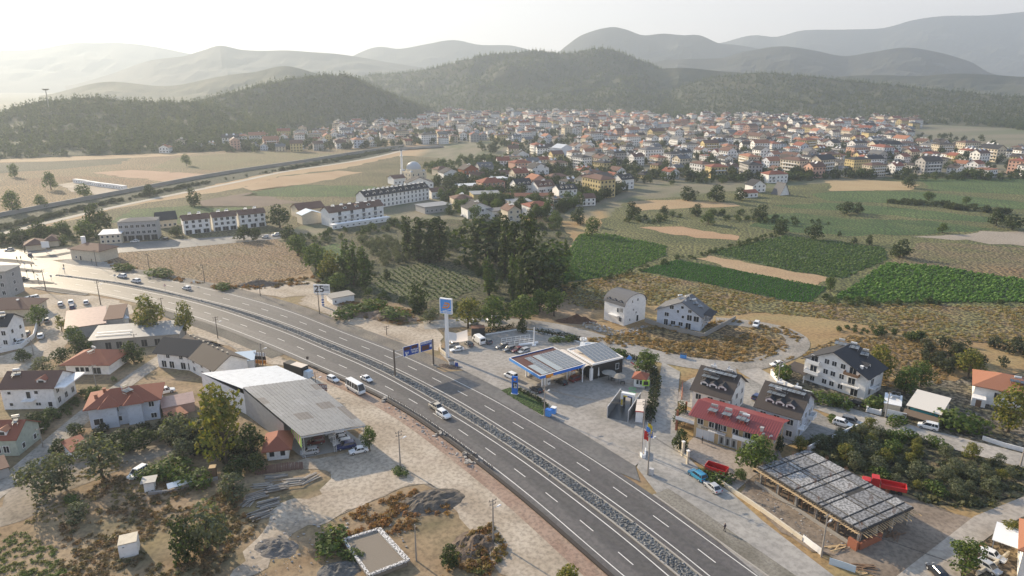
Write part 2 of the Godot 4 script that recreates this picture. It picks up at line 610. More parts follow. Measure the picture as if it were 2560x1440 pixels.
func wood(called: String, label: String, grid: Array, r0: int, r1: int, every: float, mesh: Mesh, size: float, cs: Array) -> void:
	var xs := []
	var col := PackedColorArray()
	for i in grid.size() - 1:
		for r in range(r0, r1):
			var p: Vector3 = grid[i][r]
			var q: Vector3 = grid[i + 1][r]
			var s: Vector3 = grid[i][r + 1]
			var area := (q - p).cross(s - p).length()
			var k := int(area / (every * every) + rng.randf())
			for j in k:
				var w := p + (q - p) * rng.randf() + (s - p) * rng.randf()
				if w.y < 0.5: continue
				if nz(w.x, w.z, 0.5,9.0) < 0.22: continue
				var sc := size * U(0.6,1.25)
				xs.append(T(w - Vector3(0,0.4,0),U(0, TAU),Vector3(sc * U(0.8,1.1), sc, sc * U(0.8,1.1))))
				col.append(mix3(cs, w.x * 3, w.z * 3,0.1).lerp(cs[rng.randi() % cs.size()],0.4))
	many(called, label, "wood", mesh, M.leaf_any, xs, col)
func hills() -> void:
	var far := [Color(0.05,0.062,0.04),Color(0.06,0.07,0.045),Color(0.085,0.085,0.05)]
	var near := [Color(0.07,0.085,0.03),Color(0.10,0.115,0.04),Color(0.15,0.14,0.06)]
	hill("mountain",[1560,150,1700,122,1800,106,1870,88,1930,92,1990,76,2090,74,2190,70,2260,50,2330,40,2440,38,2560,26,2700,20,2900,60],[5000,5000],[6400,6400],400, far, 16,0.25,18)
	hill("mountain",[-260,150,-100,132,0,127,100,124,200,108,260,108,310,107,380,114,460,130,560,150,700,160],[4600,4600],[5900,5900],400, far, 16,0.25,16)
	hill("mountain",[850,160,900,133,950,117,1000,122,1060,112,1135,100,1200,112,1280,114,1340,130,1420,150],[4200,4200],[5300,5300],400, far, 14,0.25,16)
	hill("mountain",[1340,170,1400,126,1450,88,1520,68,1560,74,1600,88,1650,84,1700,88,1740,88,1790,108,1830,112,1900,125,2000,150,2100,175],[3600,3600],[4700,4700],400, far, 12,0.3,20)
	hill("mountain",[160,215,280,185,380,152,470,140,520,125,560,114,610,124,660,127,720,126,780,130,870,138,1000,160,1100,175,1250,190],[3000,3000],[4000,4000],400, far, 12,0.3,20)
	hill("mountain",[1560,190,1640,155,1700,148,1800,145,1850,130,1940,116,2020,125,2100,140,2160,132,2250,119,2340,132,2420,155,2470,182,2560,200],[2600,2600],[3500,3500],400, far, 12,0.3,20)
	hill("hill",[1980,215,2100,192,2200,188,2300,190,2380,184,2460,186,2560,192,2700,188,2850,220],[2000,2000],[2400,2400],500, near, 14,0.3,14)
	hill("hill",[90,240,260,205,420,215,560,190,640,180,715,165,780,180,860,205,980,215],[1800,1800],[2300,2300],500, near, 12,0.3,16)
	hill("hill",[1540,215,1620,178,1700,170,1800,178,1900,185,2050,195,2200,215],[1800,1800],[2200,2200],400, near, 12,0.3,16)
	var g := hill("hill",[820,235,900,196,980,186,1060,178,1130,160,1220,138,1280,134,1340,128,1400,134,1440,132,1500,122,1540,130,1600,152,1660,178,1720,205,1790,226],[1700,1650],[2300,2250],500, near, 9,0.42,30)
	wood("hill_wood","dark pine wood covering the pointed hill behind the town", g, 1,31,13.0, S.far_tree, 11.0,[Color(0.05,0.08,0.022),Color(0.08,0.115,0.03),Color(0.13,0.15,0.045)])
	g = hill("hill",[1640,240,1720,214,1780,196,1850,190,1900,184,1990,190,2080,200,2200,212,2300,222,2400,232,2480,240,2560,246,2700,240,2850,250],[1650,1050],[2050,1500],400, near, 9,0.35,24)
	wood("hill_wood","mixed green wood on the low hills at right", g, 1,25,12.0, S.far_tree, 9.5,[Color(0.055,0.085,0.025),Color(0.09,0.12,0.035),Color(0.15,0.16,0.055)])
	g = hill("hill",[430,268,500,258,550,244,600,232,660,214,700,207,740,199,780,196,830,190,860,192,890,200,930,220,980,240,1020,256,1070,272],[830,1450],[1180,1560],350, near, 8,0.3,26)
	wood("hill_wood","pine wood on the rounded hill left of the town", g, 1,27,8.5, S.far_tree, 9.5,[Color(0.05,0.08,0.025),Color(0.08,0.11,0.035),Color(0.13,0.145,0.05)])
	g = hill("hill",[-260,330,-100,296,0,284,60,270,120,260,190,253,240,252,300,258,370,262,440,262,500,266,560,280,620,300,700,325],[690,830],[960,1120],300, near, 8,0.25,26)
	wood("hill_wood","pine wood on the long low hill at far left", g, 1,27,7.5, S.far_tree, 9.0,[Color(0.05,0.08,0.025),Color(0.08,0.11,0.035),Color(0.13,0.145,0.05)])

func leaf_faces(b: MB, p: Vector3, s: float, out: Vector3, col: Color, k := 2) -> void:
	b.col = col
	for i in k:
		var d := (out + Vector3(U(-1,1),U(-0.6,1),U(-1,1)) * 0.9).normalized()
		var u := d.cross(Vector3(U(-1,1),U(-1,1),U(-1,1))).normalized() * s
		var w := d.cross(u).normalized() * s * U(0.6,1.0)
		var o := p + Vector3(U(-1,1),U(-1,1),U(-1,1)) * s * 0.7
		b.tri(o - u - w * 0.3, o + u * 0.6 - w, o + w)
		b.tri(o - u - w * 0.3, o + w, o - u * 0.4 + w * 0.9)
func crown(lobes: Array, count: int, size: float, cs: Array, seed_: int, hollow := 0.55) -> ArrayMesh:
	rng.seed = seed_
	var b := MB.new()
	var total := 0.0
	for l in lobes: total += l[1].x * l[1].y + l[1].x * l[1].z
	for l in lobes:
		var k := int(count * (l[1].x * l[1].y + l[1].x * l[1].z) / total)
		for i in k:
			var d := Vector3(rng.randfn(), rng.randfn() + 0.15, rng.randfn()).normalized()
			var r := pow(rng.randf(),0.45) * (1.0 - hollow) + hollow
			r *= 1.0 + 0.22 * noise.get_noise_3d(d.x * 60 + seed_ * 9, d.y * 60, d.z * 60)
			var p: Vector3 = l[0] + d * r * l[1]
			var col: Color = cs[rng.randi() % cs.size()]
			col = col * U(0.75,1.2)
			col.a = 1
			leaf_faces(b, p, size * U(0.7,1.3), d, col)
	return b.mesh()
func round_lobes(k: int, seed_: int, w := 0.5, low := 0.0) -> Array:
	rng.seed = seed_
	var o := [[Vector3(0,0.46 + low * 0.5,0),Vector3(w * 0.62,0.4, w * 0.62)]]
	for i in k:
		var a := TAU * i / k + U(-0.4,0.4)
		var y := U(0.14,0.72) + low * 0.3
		var r := w * U(0.35,0.6) * (1.1 - absf(y - 0.45))
		o.append([Vector3(cos(a) * r, y, sin(a) * r),Vector3(w * U(0.32,0.46),U(0.16,0.25), w * U(0.32,0.46))])
	o.append([Vector3(U(-0.08,0.08),0.8,U(-0.08,0.08)),Vector3(w * 0.42,0.2, w * 0.42)])
	return o
func tower_lobes(w: float, seed_: int, point := true) -> Array:
	rng.seed = seed_
	var o := []
	for i in 9:
		var t := (i + 0.5) / 9.0
		var r := w * (sin(PI * clampf(t * 0.82 + 0.16,0,1)) if point else 1.0 - 0.5 * t * t) * U(0.8,1.15)
		o.append([Vector3(U(-0.3,0.3) * w, 0.06 + t * 0.9,U(-0.3,0.3) * w),Vector3(r, 0.085, r)])
	return o
func pine_lobes(seed_: int) -> Array:
	rng.seed = seed_
	var o := []
	for i in 8:
		var t := i / 7.0
		var a := U(0, TAU)
		var r := lerpf(0.34,0.07, t) * U(0.8,1.2)
		o.append([Vector3(cos(a) * r * 0.5,0.12 + t * 0.82, sin(a) * r * 0.5),Vector3(r, 0.1, r)])
	return o
func trunk(seed_: int, limbs: int, top := 0.6) -> ArrayMesh:
	rng.seed = seed_
	var b := MB.new()
	b.tube(Vector3(0,-0.02,0),Vector3(0.01, top * 0.5,0.01),0.032,0.02,7, false)
	b.tube(Vector3(0.01, top * 0.5,0.01),Vector3(0, top, 0.02),0.02,0.008,6, false)
	for i in limbs:
		var a := TAU * i / limbs + U(-0.3,0.3)
		var y := top * U(0.32,0.7)
		b.tube(Vector3(0.005, y, 0.005),Vector3(cos(a) * U(0.14,0.24), y + U(0.14,0.26), sin(a) * U(0.14,0.24)),0.013,0.004,5, false)
	return b.mesh()
func leafmat(key: String, tint: Color) -> StandardMaterial3D:
	var m := vmat(key, 0.75)
	m.albedo_color = tint.linear_to_srgb()
	m.backlight_enabled = true
	m.backlight = L(0.75,0.8,0.3)
	return m
var KIND := {}
func tree_kinds() -> void:
	leafmat("leaf_any",Color.WHITE)
	mat("bark",Color(0.10,0.075,0.055),0.95,0.0, S.grain, 0.8)
	var g := [Color(0.06,0.10,0.018),Color(0.09,0.14,0.026),Color(0.135,0.175,0.04)]
	var y := [Color(0.14,0.155,0.022),Color(0.20,0.19,0.032),Color(0.10,0.125,0.022),Color(0.26,0.22,0.05)]
	var o := [Color(0.125,0.14,0.08),Color(0.175,0.19,0.115),Color(0.09,0.105,0.055)]
	var d := [Color(0.032,0.05,0.014),Color(0.05,0.075,0.02),Color(0.075,0.10,0.028)]
	var n := {"broad": [],"yellow": [],"olive": [],"poplar": [],"cypress": [],"pine": [],"bush": [],"dark": [],"thin": []}
	for k in 3:
		n.broad.append(crown(round_lobes(6 + k, 20 + k, 0.5),760,0.034, g, 100 + k))
		n.dark.append(crown(round_lobes(6 + k, 30 + k, 0.52),560,0.04, d, 130 + k))
		n.yellow.append(crown(round_lobes(7 + k, 40 + k, 0.46),900,0.03, y, 160 + k))
		n.olive.append(crown(round_lobes(6 + k, 50 + k, 0.56),620,0.036, o, 190 + k, 0.6))
		n.poplar.append(crown(tower_lobes(0.15,60 + k),520,0.026,[g[0], g[1], d[2]],220 + k, 0.4))
		n.cypress.append(crown(tower_lobes(0.13,70 + k, false),560,0.024, d, 250 + k, 0.4))
		n.pine.append(crown(pine_lobes(80 + k),520,0.034,[d[1], d[2], g[0]],280 + k, 0.4))
		n.bush.append(crown([[Vector3(0,0.4,0),Vector3(0.55,0.45,0.5)],[Vector3(0.35,0.35,0.2),Vector3(0.4,0.35,0.4)],[Vector3(-0.35,0.32,-0.15),Vector3(0.42,0.33,0.4)]],260,0.075, g, 310 + k, 0.6))
		n.thin.append(crown(round_lobes(5,90 + k, 0.4),240,0.04, y, 340 + k, 0.3))
	KIND = n
	S.trunks = [trunk(1,5), trunk(2,6), trunk(3,4), trunk(4,0,0.85)]
	rng.seed = 5
	S.far_tree = crown(pine_lobes(7),46,0.11,[Color(0.8,0.8,0.8),Color.WHITE, Color(1.1,1.1,1.1)],400,0.3)
	S.mid_tree = crown(round_lobes(5,9,0.55),120,0.085,[Color(0.75,0.75,0.75),Color.WHITE, Color(1.15,1.15,1.1)],401)
	S.tuft = crown([[Vector3(0,0.25,0),Vector3(0.6,0.45,0.6)]],16,0.24,[Color(0.7,0.7,0.7),Color.WHITE, Color(1.2,1.2,1.2)],402,0.3)
	S.plant = crown([[Vector3(0,0.3,0),Vector3(0.5,0.35,0.5)]],9,0.32,[Color(0.75,0.75,0.75),Color.WHITE, Color(1.2,1.2,1.15)],403,0.3)
var SAY := {"broad": "green leafy tree","yellow": "yellowish green tree","olive": "grey green olive tree","poplar": "tall slim poplar","cypress": "tall dark cypress","pine": "dark conical conifer","bush": "rounded green bush","dark": "dark round tree","thin": "thin young tree"}
func tree(kind: String, p: Vector3, h: float, wide: float, label: String, group := "", category := "tree") -> Node3D:
	var o := thing("bush" if kind == "bush" else "olive_tree" if kind == "olive" else "poplar_tree" if kind == "poplar" else "cypress_tree" if kind == "cypress" else "conifer_tree" if kind == "pine" else "tree", label, "bush" if kind == "bush" else category, p, U(0, TAU), group)
	var k := rng.randi() % 3
	var bare := 0.0 if kind in ["bush","cypress","poplar","pine"] else h * (0.02 if kind == "dark" else U(0.06,0.14))
	part(o, "crown", KIND[kind][k],M.leaf_any, T(Vector3(0, bare, 0),0,Vector3(h * wide, h - bare, h * wide)))
	if kind == "bush":
		part(o, "stem", S.trunks[k],M.bark, T(Vector3.ZERO, 0,Vector3(h * 0.7, h * 0.6, h * 0.7)))
	else:
		part(o, "trunk", S.trunks[3 if kind in ["cypress","poplar","pine"] else k],M.bark, T(Vector3.ZERO, 0,Vector3(h * clampf(wide, 0.5,1.2), h * 0.95, h * clampf(wide, 0.5,1.2))))
	return o
func trees(rows: Array, group: String) -> void:
	for r in rows:
		var p := G(r[0], r[1])
		tree(r[4], p, tall(p, r[2]), r[3], SAY[r[4]] + " " + r[5], group)
func scatter(called: String, label: String, category: String, pts: PackedVector2Array, per: float, mesh: Mesh, size: Array, cs: Array, flat := 1.0, gate := 0.0, gf := 0.6) -> void:
	var lo := pts[0]
	var hi := pts[0]
	for p in pts:
		lo = lo.min(p)
		hi = hi.max(p)
	var xs := []
	var col := PackedColorArray()
	var k := int((hi.x - lo.x) * (hi.y - lo.y) / per)
	for i in k:
		var p := Vector2(U(lo.x, hi.x),U(lo.y, hi.y))
		if not Geometry2D.is_point_in_polygon(p, pts): continue
		var g := nz(p.x, p.y, gf, 5.0)
		if g < gate: continue
		var s := U(size[0], size[1]) * (0.7 + 0.5 * g)
		xs.append(T(Vector3(p.x, 0, p.y),U(0, TAU),Vector3(s, s * flat, s)))
		col.append(mix3(cs, p.x, p.y, 0.2).lerp(cs[rng.randi() % cs.size()],0.45))
	if xs.size(): many(called, label, category, mesh, M.leaf_any, xs, col)
func crop(label: String, pts: PackedVector2Array, a: Vector2, row: float, gap: float, size: float, cs: Array, flat := 0.8, bare := 0.0) -> void:
	var u := a.normalized()
	var w := Vector2(-u.y, u.x)
	var lo := Vector2(INF, INF)
	var hi := -lo
	for p in pts:
		var q := Vector2(p.dot(u), p.dot(w))
		lo = lo.min(q)
		hi = hi.max(q)
	var xs := []
	var col := PackedColorArray()
	var r := lo.y
	while r < hi.y:
		var t := lo.x
		while t < hi.x:
			var p := u * (t + U(-0.4,0.4) * gap) + w * (r + U(-0.2,0.2) * row)
			t += gap
			if not Geometry2D.is_point_in_polygon(p, pts): continue
			if nz(p.x, p.y, 0.9,2.0) < bare: continue
			var s := size * U(0.75,1.3)
			xs.append(T(Vector3(p.x, 0.02, p.y),U(0, TAU),Vector3(s, s * flat, s)))
			col.append(mix3(cs, p.x, p.y, 0.12).lerp(cs[rng.randi() % cs.size()],0.35))
		r += row
	many("crop", label, "crop", S.plant, M.leaf_any, xs, col)

func building_materials() -> void:
	var f: Texture2D = S.fine
	var stain := noise_tex(21,0.02,[[0.0,0.84],[0.35,0.95],[1.0,1.0]],512, FastNoiseLite.TYPE_SIMPLEX, 5)
	S.stain = stain
	mat("white",Color(0.86,0.85,0.83),0.8,0, stain, 0.06)
	mat("cream",Color(0.66,0.58,0.45),0.85,0, stain, 0.06)
	mat("tan",Color(0.55,0.40,0.22),0.85,0, stain, 0.06)
	mat("grey_wall",Color(0.42,0.41,0.40),0.85,0, stain, 0.06)
	mat("blue_wall",Color(0.62,0.66,0.73),0.85,0, stain, 0.06)
	mat("pink_wall",Color(0.62,0.38,0.29),0.85,0, stain, 0.06)
	mat("yellow_wall",Color(0.62,0.50,0.25),0.85,0, stain, 0.06)
	mat("green_wall",Color(0.42,0.47,0.40),0.85,0, stain, 0.06)
	mat("concrete_wall",Color(0.36,0.34,0.31),0.9,0, f, 0.15)
	mat("black_wall",Color(0.022,0.022,0.025),0.45)
	mat("brick",Color(0.38,0.14,0.075),0.9,0, S.grain, 0.4)
	mat("tile_red",Color(0.30,0.095,0.055),0.85,0, S.grain, 0.35)
	mat("tile_brown",Color(0.17,0.09,0.065),0.85,0, S.grain, 0.35)
	mat("tile_orange",Color(0.40,0.17,0.095),0.85,0, S.grain, 0.35)
	mat("shingle",Color(0.035,0.036,0.042),0.85,0, f, 0.5)
	mat("shingle_brown",Color(0.075,0.06,0.052),0.85,0, f, 0.5)
	mat("shingle_grey",Color(0.15,0.15,0.155),0.85,0, f, 0.5)
	mat("metal_red",Color(0.26,0.055,0.05),0.5)
	mat("metal_pink",Color(0.46,0.30,0.25),0.6,0, stain, 0.05)
	mat("metal_grey",Color(0.27,0.275,0.28),0.55,0, stain, 0.04)
	mat("metal_white",Color(0.62,0.65,0.68),0.45,0, stain, 0.04)
	mat("metal_blue",Color(0.50,0.60,0.68),0.4)
	mat("glass",Color(0.025,0.03,0.038),0.08)
	mat("frame",Color(0.74,0.74,0.73),0.5)
	mat("dark",Color(0.03,0.03,0.032),0.6)
	mat("wood",Color(0.20,0.12,0.07),0.8)
	mat("panel",Color(0.035,0.045,0.065),0.12)
	mat("panel_grey",Color(0.16,0.18,0.20),0.2)
	mat("steel",Color(0.36,0.37,0.38),0.4)
	mat("galvanised",Color(0.50,0.50,0.50),0.45)
	mat("plastic_white",Color(0.80,0.80,0.79),0.4)
	mat("pole",Color(0.30,0.27,0.235),0.9)
	mat("pole_dark",Color(0.13,0.105,0.085),0.85)
	mat("fabric",Color(0.66,0.58,0.50),0.85)
	mat("orange",Color(0.75,0.28,0.03),0.5)
	mat("blue",Color(0.02,0.16,0.60),0.4)
	mat("blue_light",Color(0.08,0.30,0.72),0.4)
	mat("sign_blue",Color(0.01,0.06,0.32),0.45)
	mat("red",Color(0.50,0.02,0.02),0.45)
	mat("yellow",Color(0.70,0.50,0.03),0.5)
	mat("lime",Color(0.45,0.75,0.10),0.5)
	mat("teal",Color(0.04,0.33,0.36),0.7)
	mat("brown_dark",Color(0.09,0.03,0.025),0.7)
	mat("timber",Color(0.50,0.36,0.20),0.85)
	mat("rubber",Color(0.015,0.015,0.016),0.85)
	mat("rust",Color(0.16,0.075,0.045),0.9)
	mat("rubble",Color(0.40,0.36,0.33),0.95,0, S.grain, 0.5)
	mat("lamp_red",Color(0.35,0.01,0.01),0.3)
	mat("clear",Color(0.6,0.62,0.62),0.15)
	car_meshes("sedan")

func frame_of(called: String, label: String, category: String, a: Vector3, b: Vector3, group := "") -> Node3D:
	var d := b - a
	return thing(called, label, category, a, atan2(-d.z, d.x), group)
func walls(p: Node3D, called: String, x0: float, x1: float, z0: float, z1: float, y0: float, h: float, m: Material, gable := "", rise := 0.0, apex := 0.5) -> void:
	var b := MB.new()
	var q := [Vector3(x0, y0, z0),Vector3(x1, y0, z0),Vector3(x1, y0, z1),Vector3(x0, y0, z1)]   # z0 front
	var up := Vector3(0, h, 0)
	for i in 4:
		b.quad(q[i], q[(i + 1) % 4], q[(i + 1) % 4] + up, q[i] + up)
	b.quad(q[0] + up, q[1] + up, q[2] + up, q[3] + up)
	if gable == "z":     # gables on front and back
		var k := Vector3(lerpf(x0, x1, apex), y0 + h + rise, z0)
		var j := Vector3(k.x, k.y, z1)
		b.tri(q[0] + up, q[1] + up, k)
		b.tri(q[2] + up, q[3] + up, j)
	elif gable == "x":
		var k := Vector3(x0, y0 + h + rise, lerpf(z0, z1, apex))
		var j := Vector3(x1, k.y, k.z)
		b.tri(q[3] + up, q[0] + up, k)
		b.tri(q[1] + up, q[2] + up, j)
	part(p, called, b.mesh(), m)
func slab(b: MB, p: Array, t: float) -> void:
	var n: Vector3 = ((p[1] - p[0]) as Vector3).cross(p[2] - p[0]).normalized() * t
	var k := p.size()
	var low := []
	for q in p: low.append(q - n)
	b.poly(p)
	var r := low.duplicate()
	r.reverse()
	b.poly(r)
	for i in k:
		b.quad(low[i], low[(i + 1) % k], p[(i + 1) % k], p[i])
func roof(p: Node3D, type: String, x0: float, x1: float, z0: float, z1: float, y: float, rise: float, m: Material, over := 0.6, apex := 0.5, thick := 0.18) -> void:
	var b := MB.new()
	var drop := 0.0
	y += 0.06
	if type == "z":
		var kx := lerpf(x0, x1, apex)
		var sl := rise / (kx - x0)
		var sr := rise / (x1 - kx)
		var A := Vector3(x0 - over, y - over * sl, z0 + over)
		var B := Vector3(x1 + over, y - over * sr, z0 + over)
		slab(b, [A, Vector3(kx, y + rise, z0 + over),Vector3(kx, y + rise, z1 - over),Vector3(A.x, A.y, z1 - over)], thick)
		slab(b, [Vector3(kx, y + rise, z0 + over), B, Vector3(B.x, B.y, z1 - over),Vector3(kx, y + rise, z1 - over)], thick)
	elif type == "x":
		var kz := lerpf(z0, z1, apex)
		var sf := rise / (z0 - kz)
		var sb := rise / (kz - z1)
		slab(b, [Vector3(x0 - over, y - over * sf, z0 + over),Vector3(x1 + over, y - over * sf, z0 + over),Vector3(x1 + over, y + rise, kz),Vector3(x0 - over, y + rise, kz)], thick)
		slab(b, [Vector3(x0 - over, y + rise, kz),Vector3(x1 + over, y + rise, kz),Vector3(x1 + over, y - over * sb, z1 - over),Vector3(x0 - over, y - over * sb, z1 - over)], thick)
	elif type == "hip":
		var w := x1 - x0 + 2 * over
		var d := z0 - z1 + 2 * over
		var k := minf(w, d) / 2
		var c := [Vector3(x0 - over, y, z0 + over),Vector3(x1 + over, y, z0 + over),Vector3(x1 + over, y, z1 - over),Vector3(x0 - over, y, z1 - over)]
		var r0: Vector3
		var r1: Vector3
		if w >= d:
			r0 = Vector3(x0 - over + k, y + rise, (z0 + z1) / 2)
			r1 = Vector3(x1 + over - k + 0.01, y + rise, (z0 + z1) / 2)
			b.poly([c[0], c[1], r1, r0]); b.tri(c[1], c[2], r1); b.poly([c[2], c[3], r0, r1]); b.tri(c[3], c[0], r0)
		else:
			r0 = Vector3((x0 + x1) / 2, y + rise, z0 + over - k)
			r1 = Vector3((x0 + x1) / 2, y + rise, z1 - over + k - 0.01)
			b.tri(c[0], c[1], r0); b.poly([c[1], c[2], r1, r0]); b.tri(c[2], c[3], r1); b.poly([c[3], c[0], r0, r1])
		var dn := Vector3(0,-thick, 0)
		for i in 4:
			b.quad(c[i] + dn, c[(i + 1) % 4] + dn, c[(i + 1) % 4], c[i])
		b.quad(c[3] + dn, c[2] + dn, c[1] + dn, c[0] + dn)
	elif type == "flat":
		b.hexa(Transform3D(Basis(),Vector3((x0 + x1) / 2, y, (z0 + z1) / 2)),Vector3(x1 - x0 + 2 * over, maxf(rise, 0.15), z0 - z1 + 2 * over))
	elif type == "lean":     # rises from front to back
		slab(b, [Vector3(x0 - over, y, z0 + over),Vector3(x1 + over, y, z0 + over),Vector3(x1 + over, y + rise, z1 - over),Vector3(x0 - over, y + rise, z1 - over)], thick)
	elif type == "barrel":   # vault whose ends face front and back
		var n := 12
		for i in n:
			var u := PI * i / n
			var v := PI * (i + 1) / n
			var w := (x1 - x0) / 2 + over
			var cx := (x0 + x1) / 2
			slab(b, [Vector3(cx - cos(u) * w, y + sin(u) * rise, z0 + over),Vector3(cx - cos(v) * w, y + sin(v) * rise, z0 + over),Vector3(cx - cos(v) * w, y + sin(v) * rise, z1 - over),Vector3(cx - cos(u) * w, y + sin(u) * rise, z1 - over)], thick)
	part(p, "roof", b.mesh(), m)
func pane(w: float, h: float) -> Array:
	var key := "pane%.1f_%.1f" % [w, h]
	if not S.has(key):
		var b := MB.new()
		b.hexa(Transform3D(Basis(),Vector3(0,0,0)),Vector3(w, h, 0.06))
		var f := MB.new()
		var t := 0.09
		f.hexa(Transform3D(Basis(),Vector3(0,-t, 0.02)),Vector3(w + 2 * t, t, 0.16))
		f.hexa(Transform3D(Basis(),Vector3(0, h, 0.02)),Vector3(w + 2 * t, t, 0.14))
		for s in [-1,1]:
			f.hexa(Transform3D(Basis(),Vector3(s * (w + t) / 2,0,0.02)),Vector3(t, h, 0.13))
		if w > 1.0: f.hexa(Transform3D(Basis(),Vector3(0,0,0.03)),Vector3(0.07, h, 0.1))
		S[key] = [b.mesh(), f.mesh()]
	return S[key]
func window(p: Node3D, face: String, box: Array, u: float, y: float, w := 1.3, h := 1.3, frame := "frame", glass := "glass", called := "window") -> void:
	var t: Transform3D
	var e := 0.02
	match face:
		"f": t = T(Vector3(box[0] + u, y, box[2] + e),0)
		"b": t = T(Vector3(box[1] - u, y, box[3] - e), PI)
		"r": t = T(Vector3(box[1] + e, y, box[2] - u), PI / 2)
		"l": t = T(Vector3(box[0] - e, y, box[3] + u),-PI / 2)
	var k := pane(w, h)
	var o := part(p, called, k[0], M[glass], t)
	part(o, "frame", k[1], M[frame])
func windows(p: Node3D, face: String, box: Array, n: int, floors: Array, w := 1.2, h := 1.3, frame := "frame", edge := 0.0) -> void:
	var full: float = box[1] - box[0] if face in ["f","b"] else box[2] - box[3]
	for y in floors:
		for i in n:
			window(p, face, box, edge + (full - 2 * edge) * (i + 0.5) / n, y, w, h, frame)
func balcony(p: Node3D, face: String, box: Array, u: float, y: float, w: float, d := 1.2, rail := "plastic_white", solid := true) -> void:
	var t: Transform3D
	match face:
		"f": t = T(Vector3(box[0] + u, y, box[2]),0)
		"r": t = T(Vector3(box[1], y, box[2] - u), PI / 2)
		"l": t = T(Vector3(box[0], y, box[3] + u),-PI / 2)
		_: t = T(Vector3(box[1] - u, y, box[3]), PI)
	var b := MB.new()
	b.hexa(Transform3D(Basis(),Vector3(0,-0.15, d / 2)),Vector3(w, 0.15, d))
	var o := part(p, "balcony", b.mesh(),M.white, t)
	var r := MB.new()
	if solid:
		r.hexa(Transform3D(Basis(),Vector3(0,0, d - 0.06)),Vector3(w, 0.85,0.1))
		for s in [-1,1]: r.hexa(Transform3D(Basis(),Vector3(s * (w / 2 - 0.05),0, d / 2 - 0.06)),Vector3(0.1,0.85, d - 0.1))
	else:
		r.hexa(Transform3D(Basis(),Vector3(0,0.85, d - 0.05)),Vector3(w, 0.06,0.06))
		var k := int(w / 0.35)
		for i in k + 1: r.hexa(Transform3D(Basis(),Vector3(-w / 2 + w * i / k, 0, d - 0.05)),Vector3(0.04,0.85,0.04))
	part(o, "railing", r.mesh(), M[rail])
	window(p, face, box, u, y + 0.05, minf(w * 0.5,1.8),2.0,"frame","glass","door")
func dormer(p: Node3D, t: Transform3D, w: float, h: float, d: float, wall: String, roofm: String, rise := 0.5, arched := false) -> void:
	var b := MB.new()
	b.hexa(Transform3D(Basis(),Vector3(0,0,-d / 2)),Vector3(w, h, d))
	b.tri(Vector3(-w / 2, h, 0),Vector3(w / 2, h, 0),Vector3(0, h + rise, 0))
	var o := part(p, "dormer", b.mesh(), M[wall], t)
	var r := MB.new()
	var v := 0.25
	var k := rise / (w / 2)
	slab(r, [Vector3(-w / 2 - v, h - v * k + 0.1, v),Vector3(0, h + rise + 0.1, v),Vector3(0, h + rise + 0.1,-d),Vector3(-w / 2 - v, h - v * k + 0.1,-d)],0.1)
	slab(r, [Vector3(0, h + rise + 0.1, v),Vector3(w / 2 + v, h - v * k + 0.1, v),Vector3(w / 2 + v, h - v * k + 0.1,-d),Vector3(0, h + rise + 0.1,-d)],0.1)
	part(o, "roof", r.mesh(), M[roofm])
	var q := pane(minf(w * 0.6,1.4), h * 0.6)
	part(o, "window", q[0],M.glass, T(Vector3(0, h * 0.25,0.02)))
func chimney(p: Node3D, at: Vector3, h := 1.4, m := "white") -> void:
	var b := MB.new()
	b.hexa(Transform3D(Basis(), at),Vector3(0.6, h, 0.6))
	b.hexa(Transform3D(Basis(), at + Vector3(0, h, 0)),Vector3(0.8,0.14,0.8))
	part(p, "chimney", b.mesh(), M[m])
var n_solar := 0
func solar(at: Vector3, yaw: float, n: int, where: String, tank := true, tilt := 0.6, pm := "panel_grey") -> void:
	var o := thing("solar_water_heater",["no","single panel","twin panel","triple panel","four panel"][n] + " solar heater " + where, "solar heater", at, yaw, "solar water heaters on roofs")
	if not S.has("solar_panel"):
		var b := MB.new()
		b.hexa(Transform3D(Basis(Vector3.RIGHT, -tilt - PI / 2 + PI / 2),Vector3.ZERO),Vector3(0.95,0.08,1.9))
		S.solar_panel = b.mesh()
		b = MB.new()
		b.tube(Vector3(-0.75,0,0),Vector3(0.75,0,0),0.3,0.3,10)
		b.tube(Vector3(0.75,0,0),Vector3(-0.75,0,0),0.3,0.3,10)
		S.solar_tank = b.mesh()
	for i in n:
		part(o, "panel", S.solar_panel, M[pm], Transform3D(Basis(Vector3.RIGHT, tilt),Vector3((i - (n - 1) / 2.0) * 1.05,0.75,0)))
	var f := MB.new()
	for s in [-1,1]:
		f.bar(Vector3(s * n * 0.45,0,-0.7),Vector3(s * n * 0.45,1.3,-0.75),0.06)
		f.bar(Vector3(s * n * 0.45,0,0.8),Vector3(s * n * 0.45,0.25,0.8),0.06)
	for s in [-1,1]: f.bar(Vector3(s * n * 0.45,0.2,0.8),Vector3(s * n * 0.45,0.2,-0.72),0.06)
	f.bar(Vector3(-n * 0.45,1.25,-0.75),Vector3(n * 0.45,1.25,-0.75),0.06)
	part(o, "stand", f.mesh(),M.steel)
	if tank: part(o, "tank", S.solar_tank, M.plastic_white, T(Vector3(0,1.6,-0.95)))
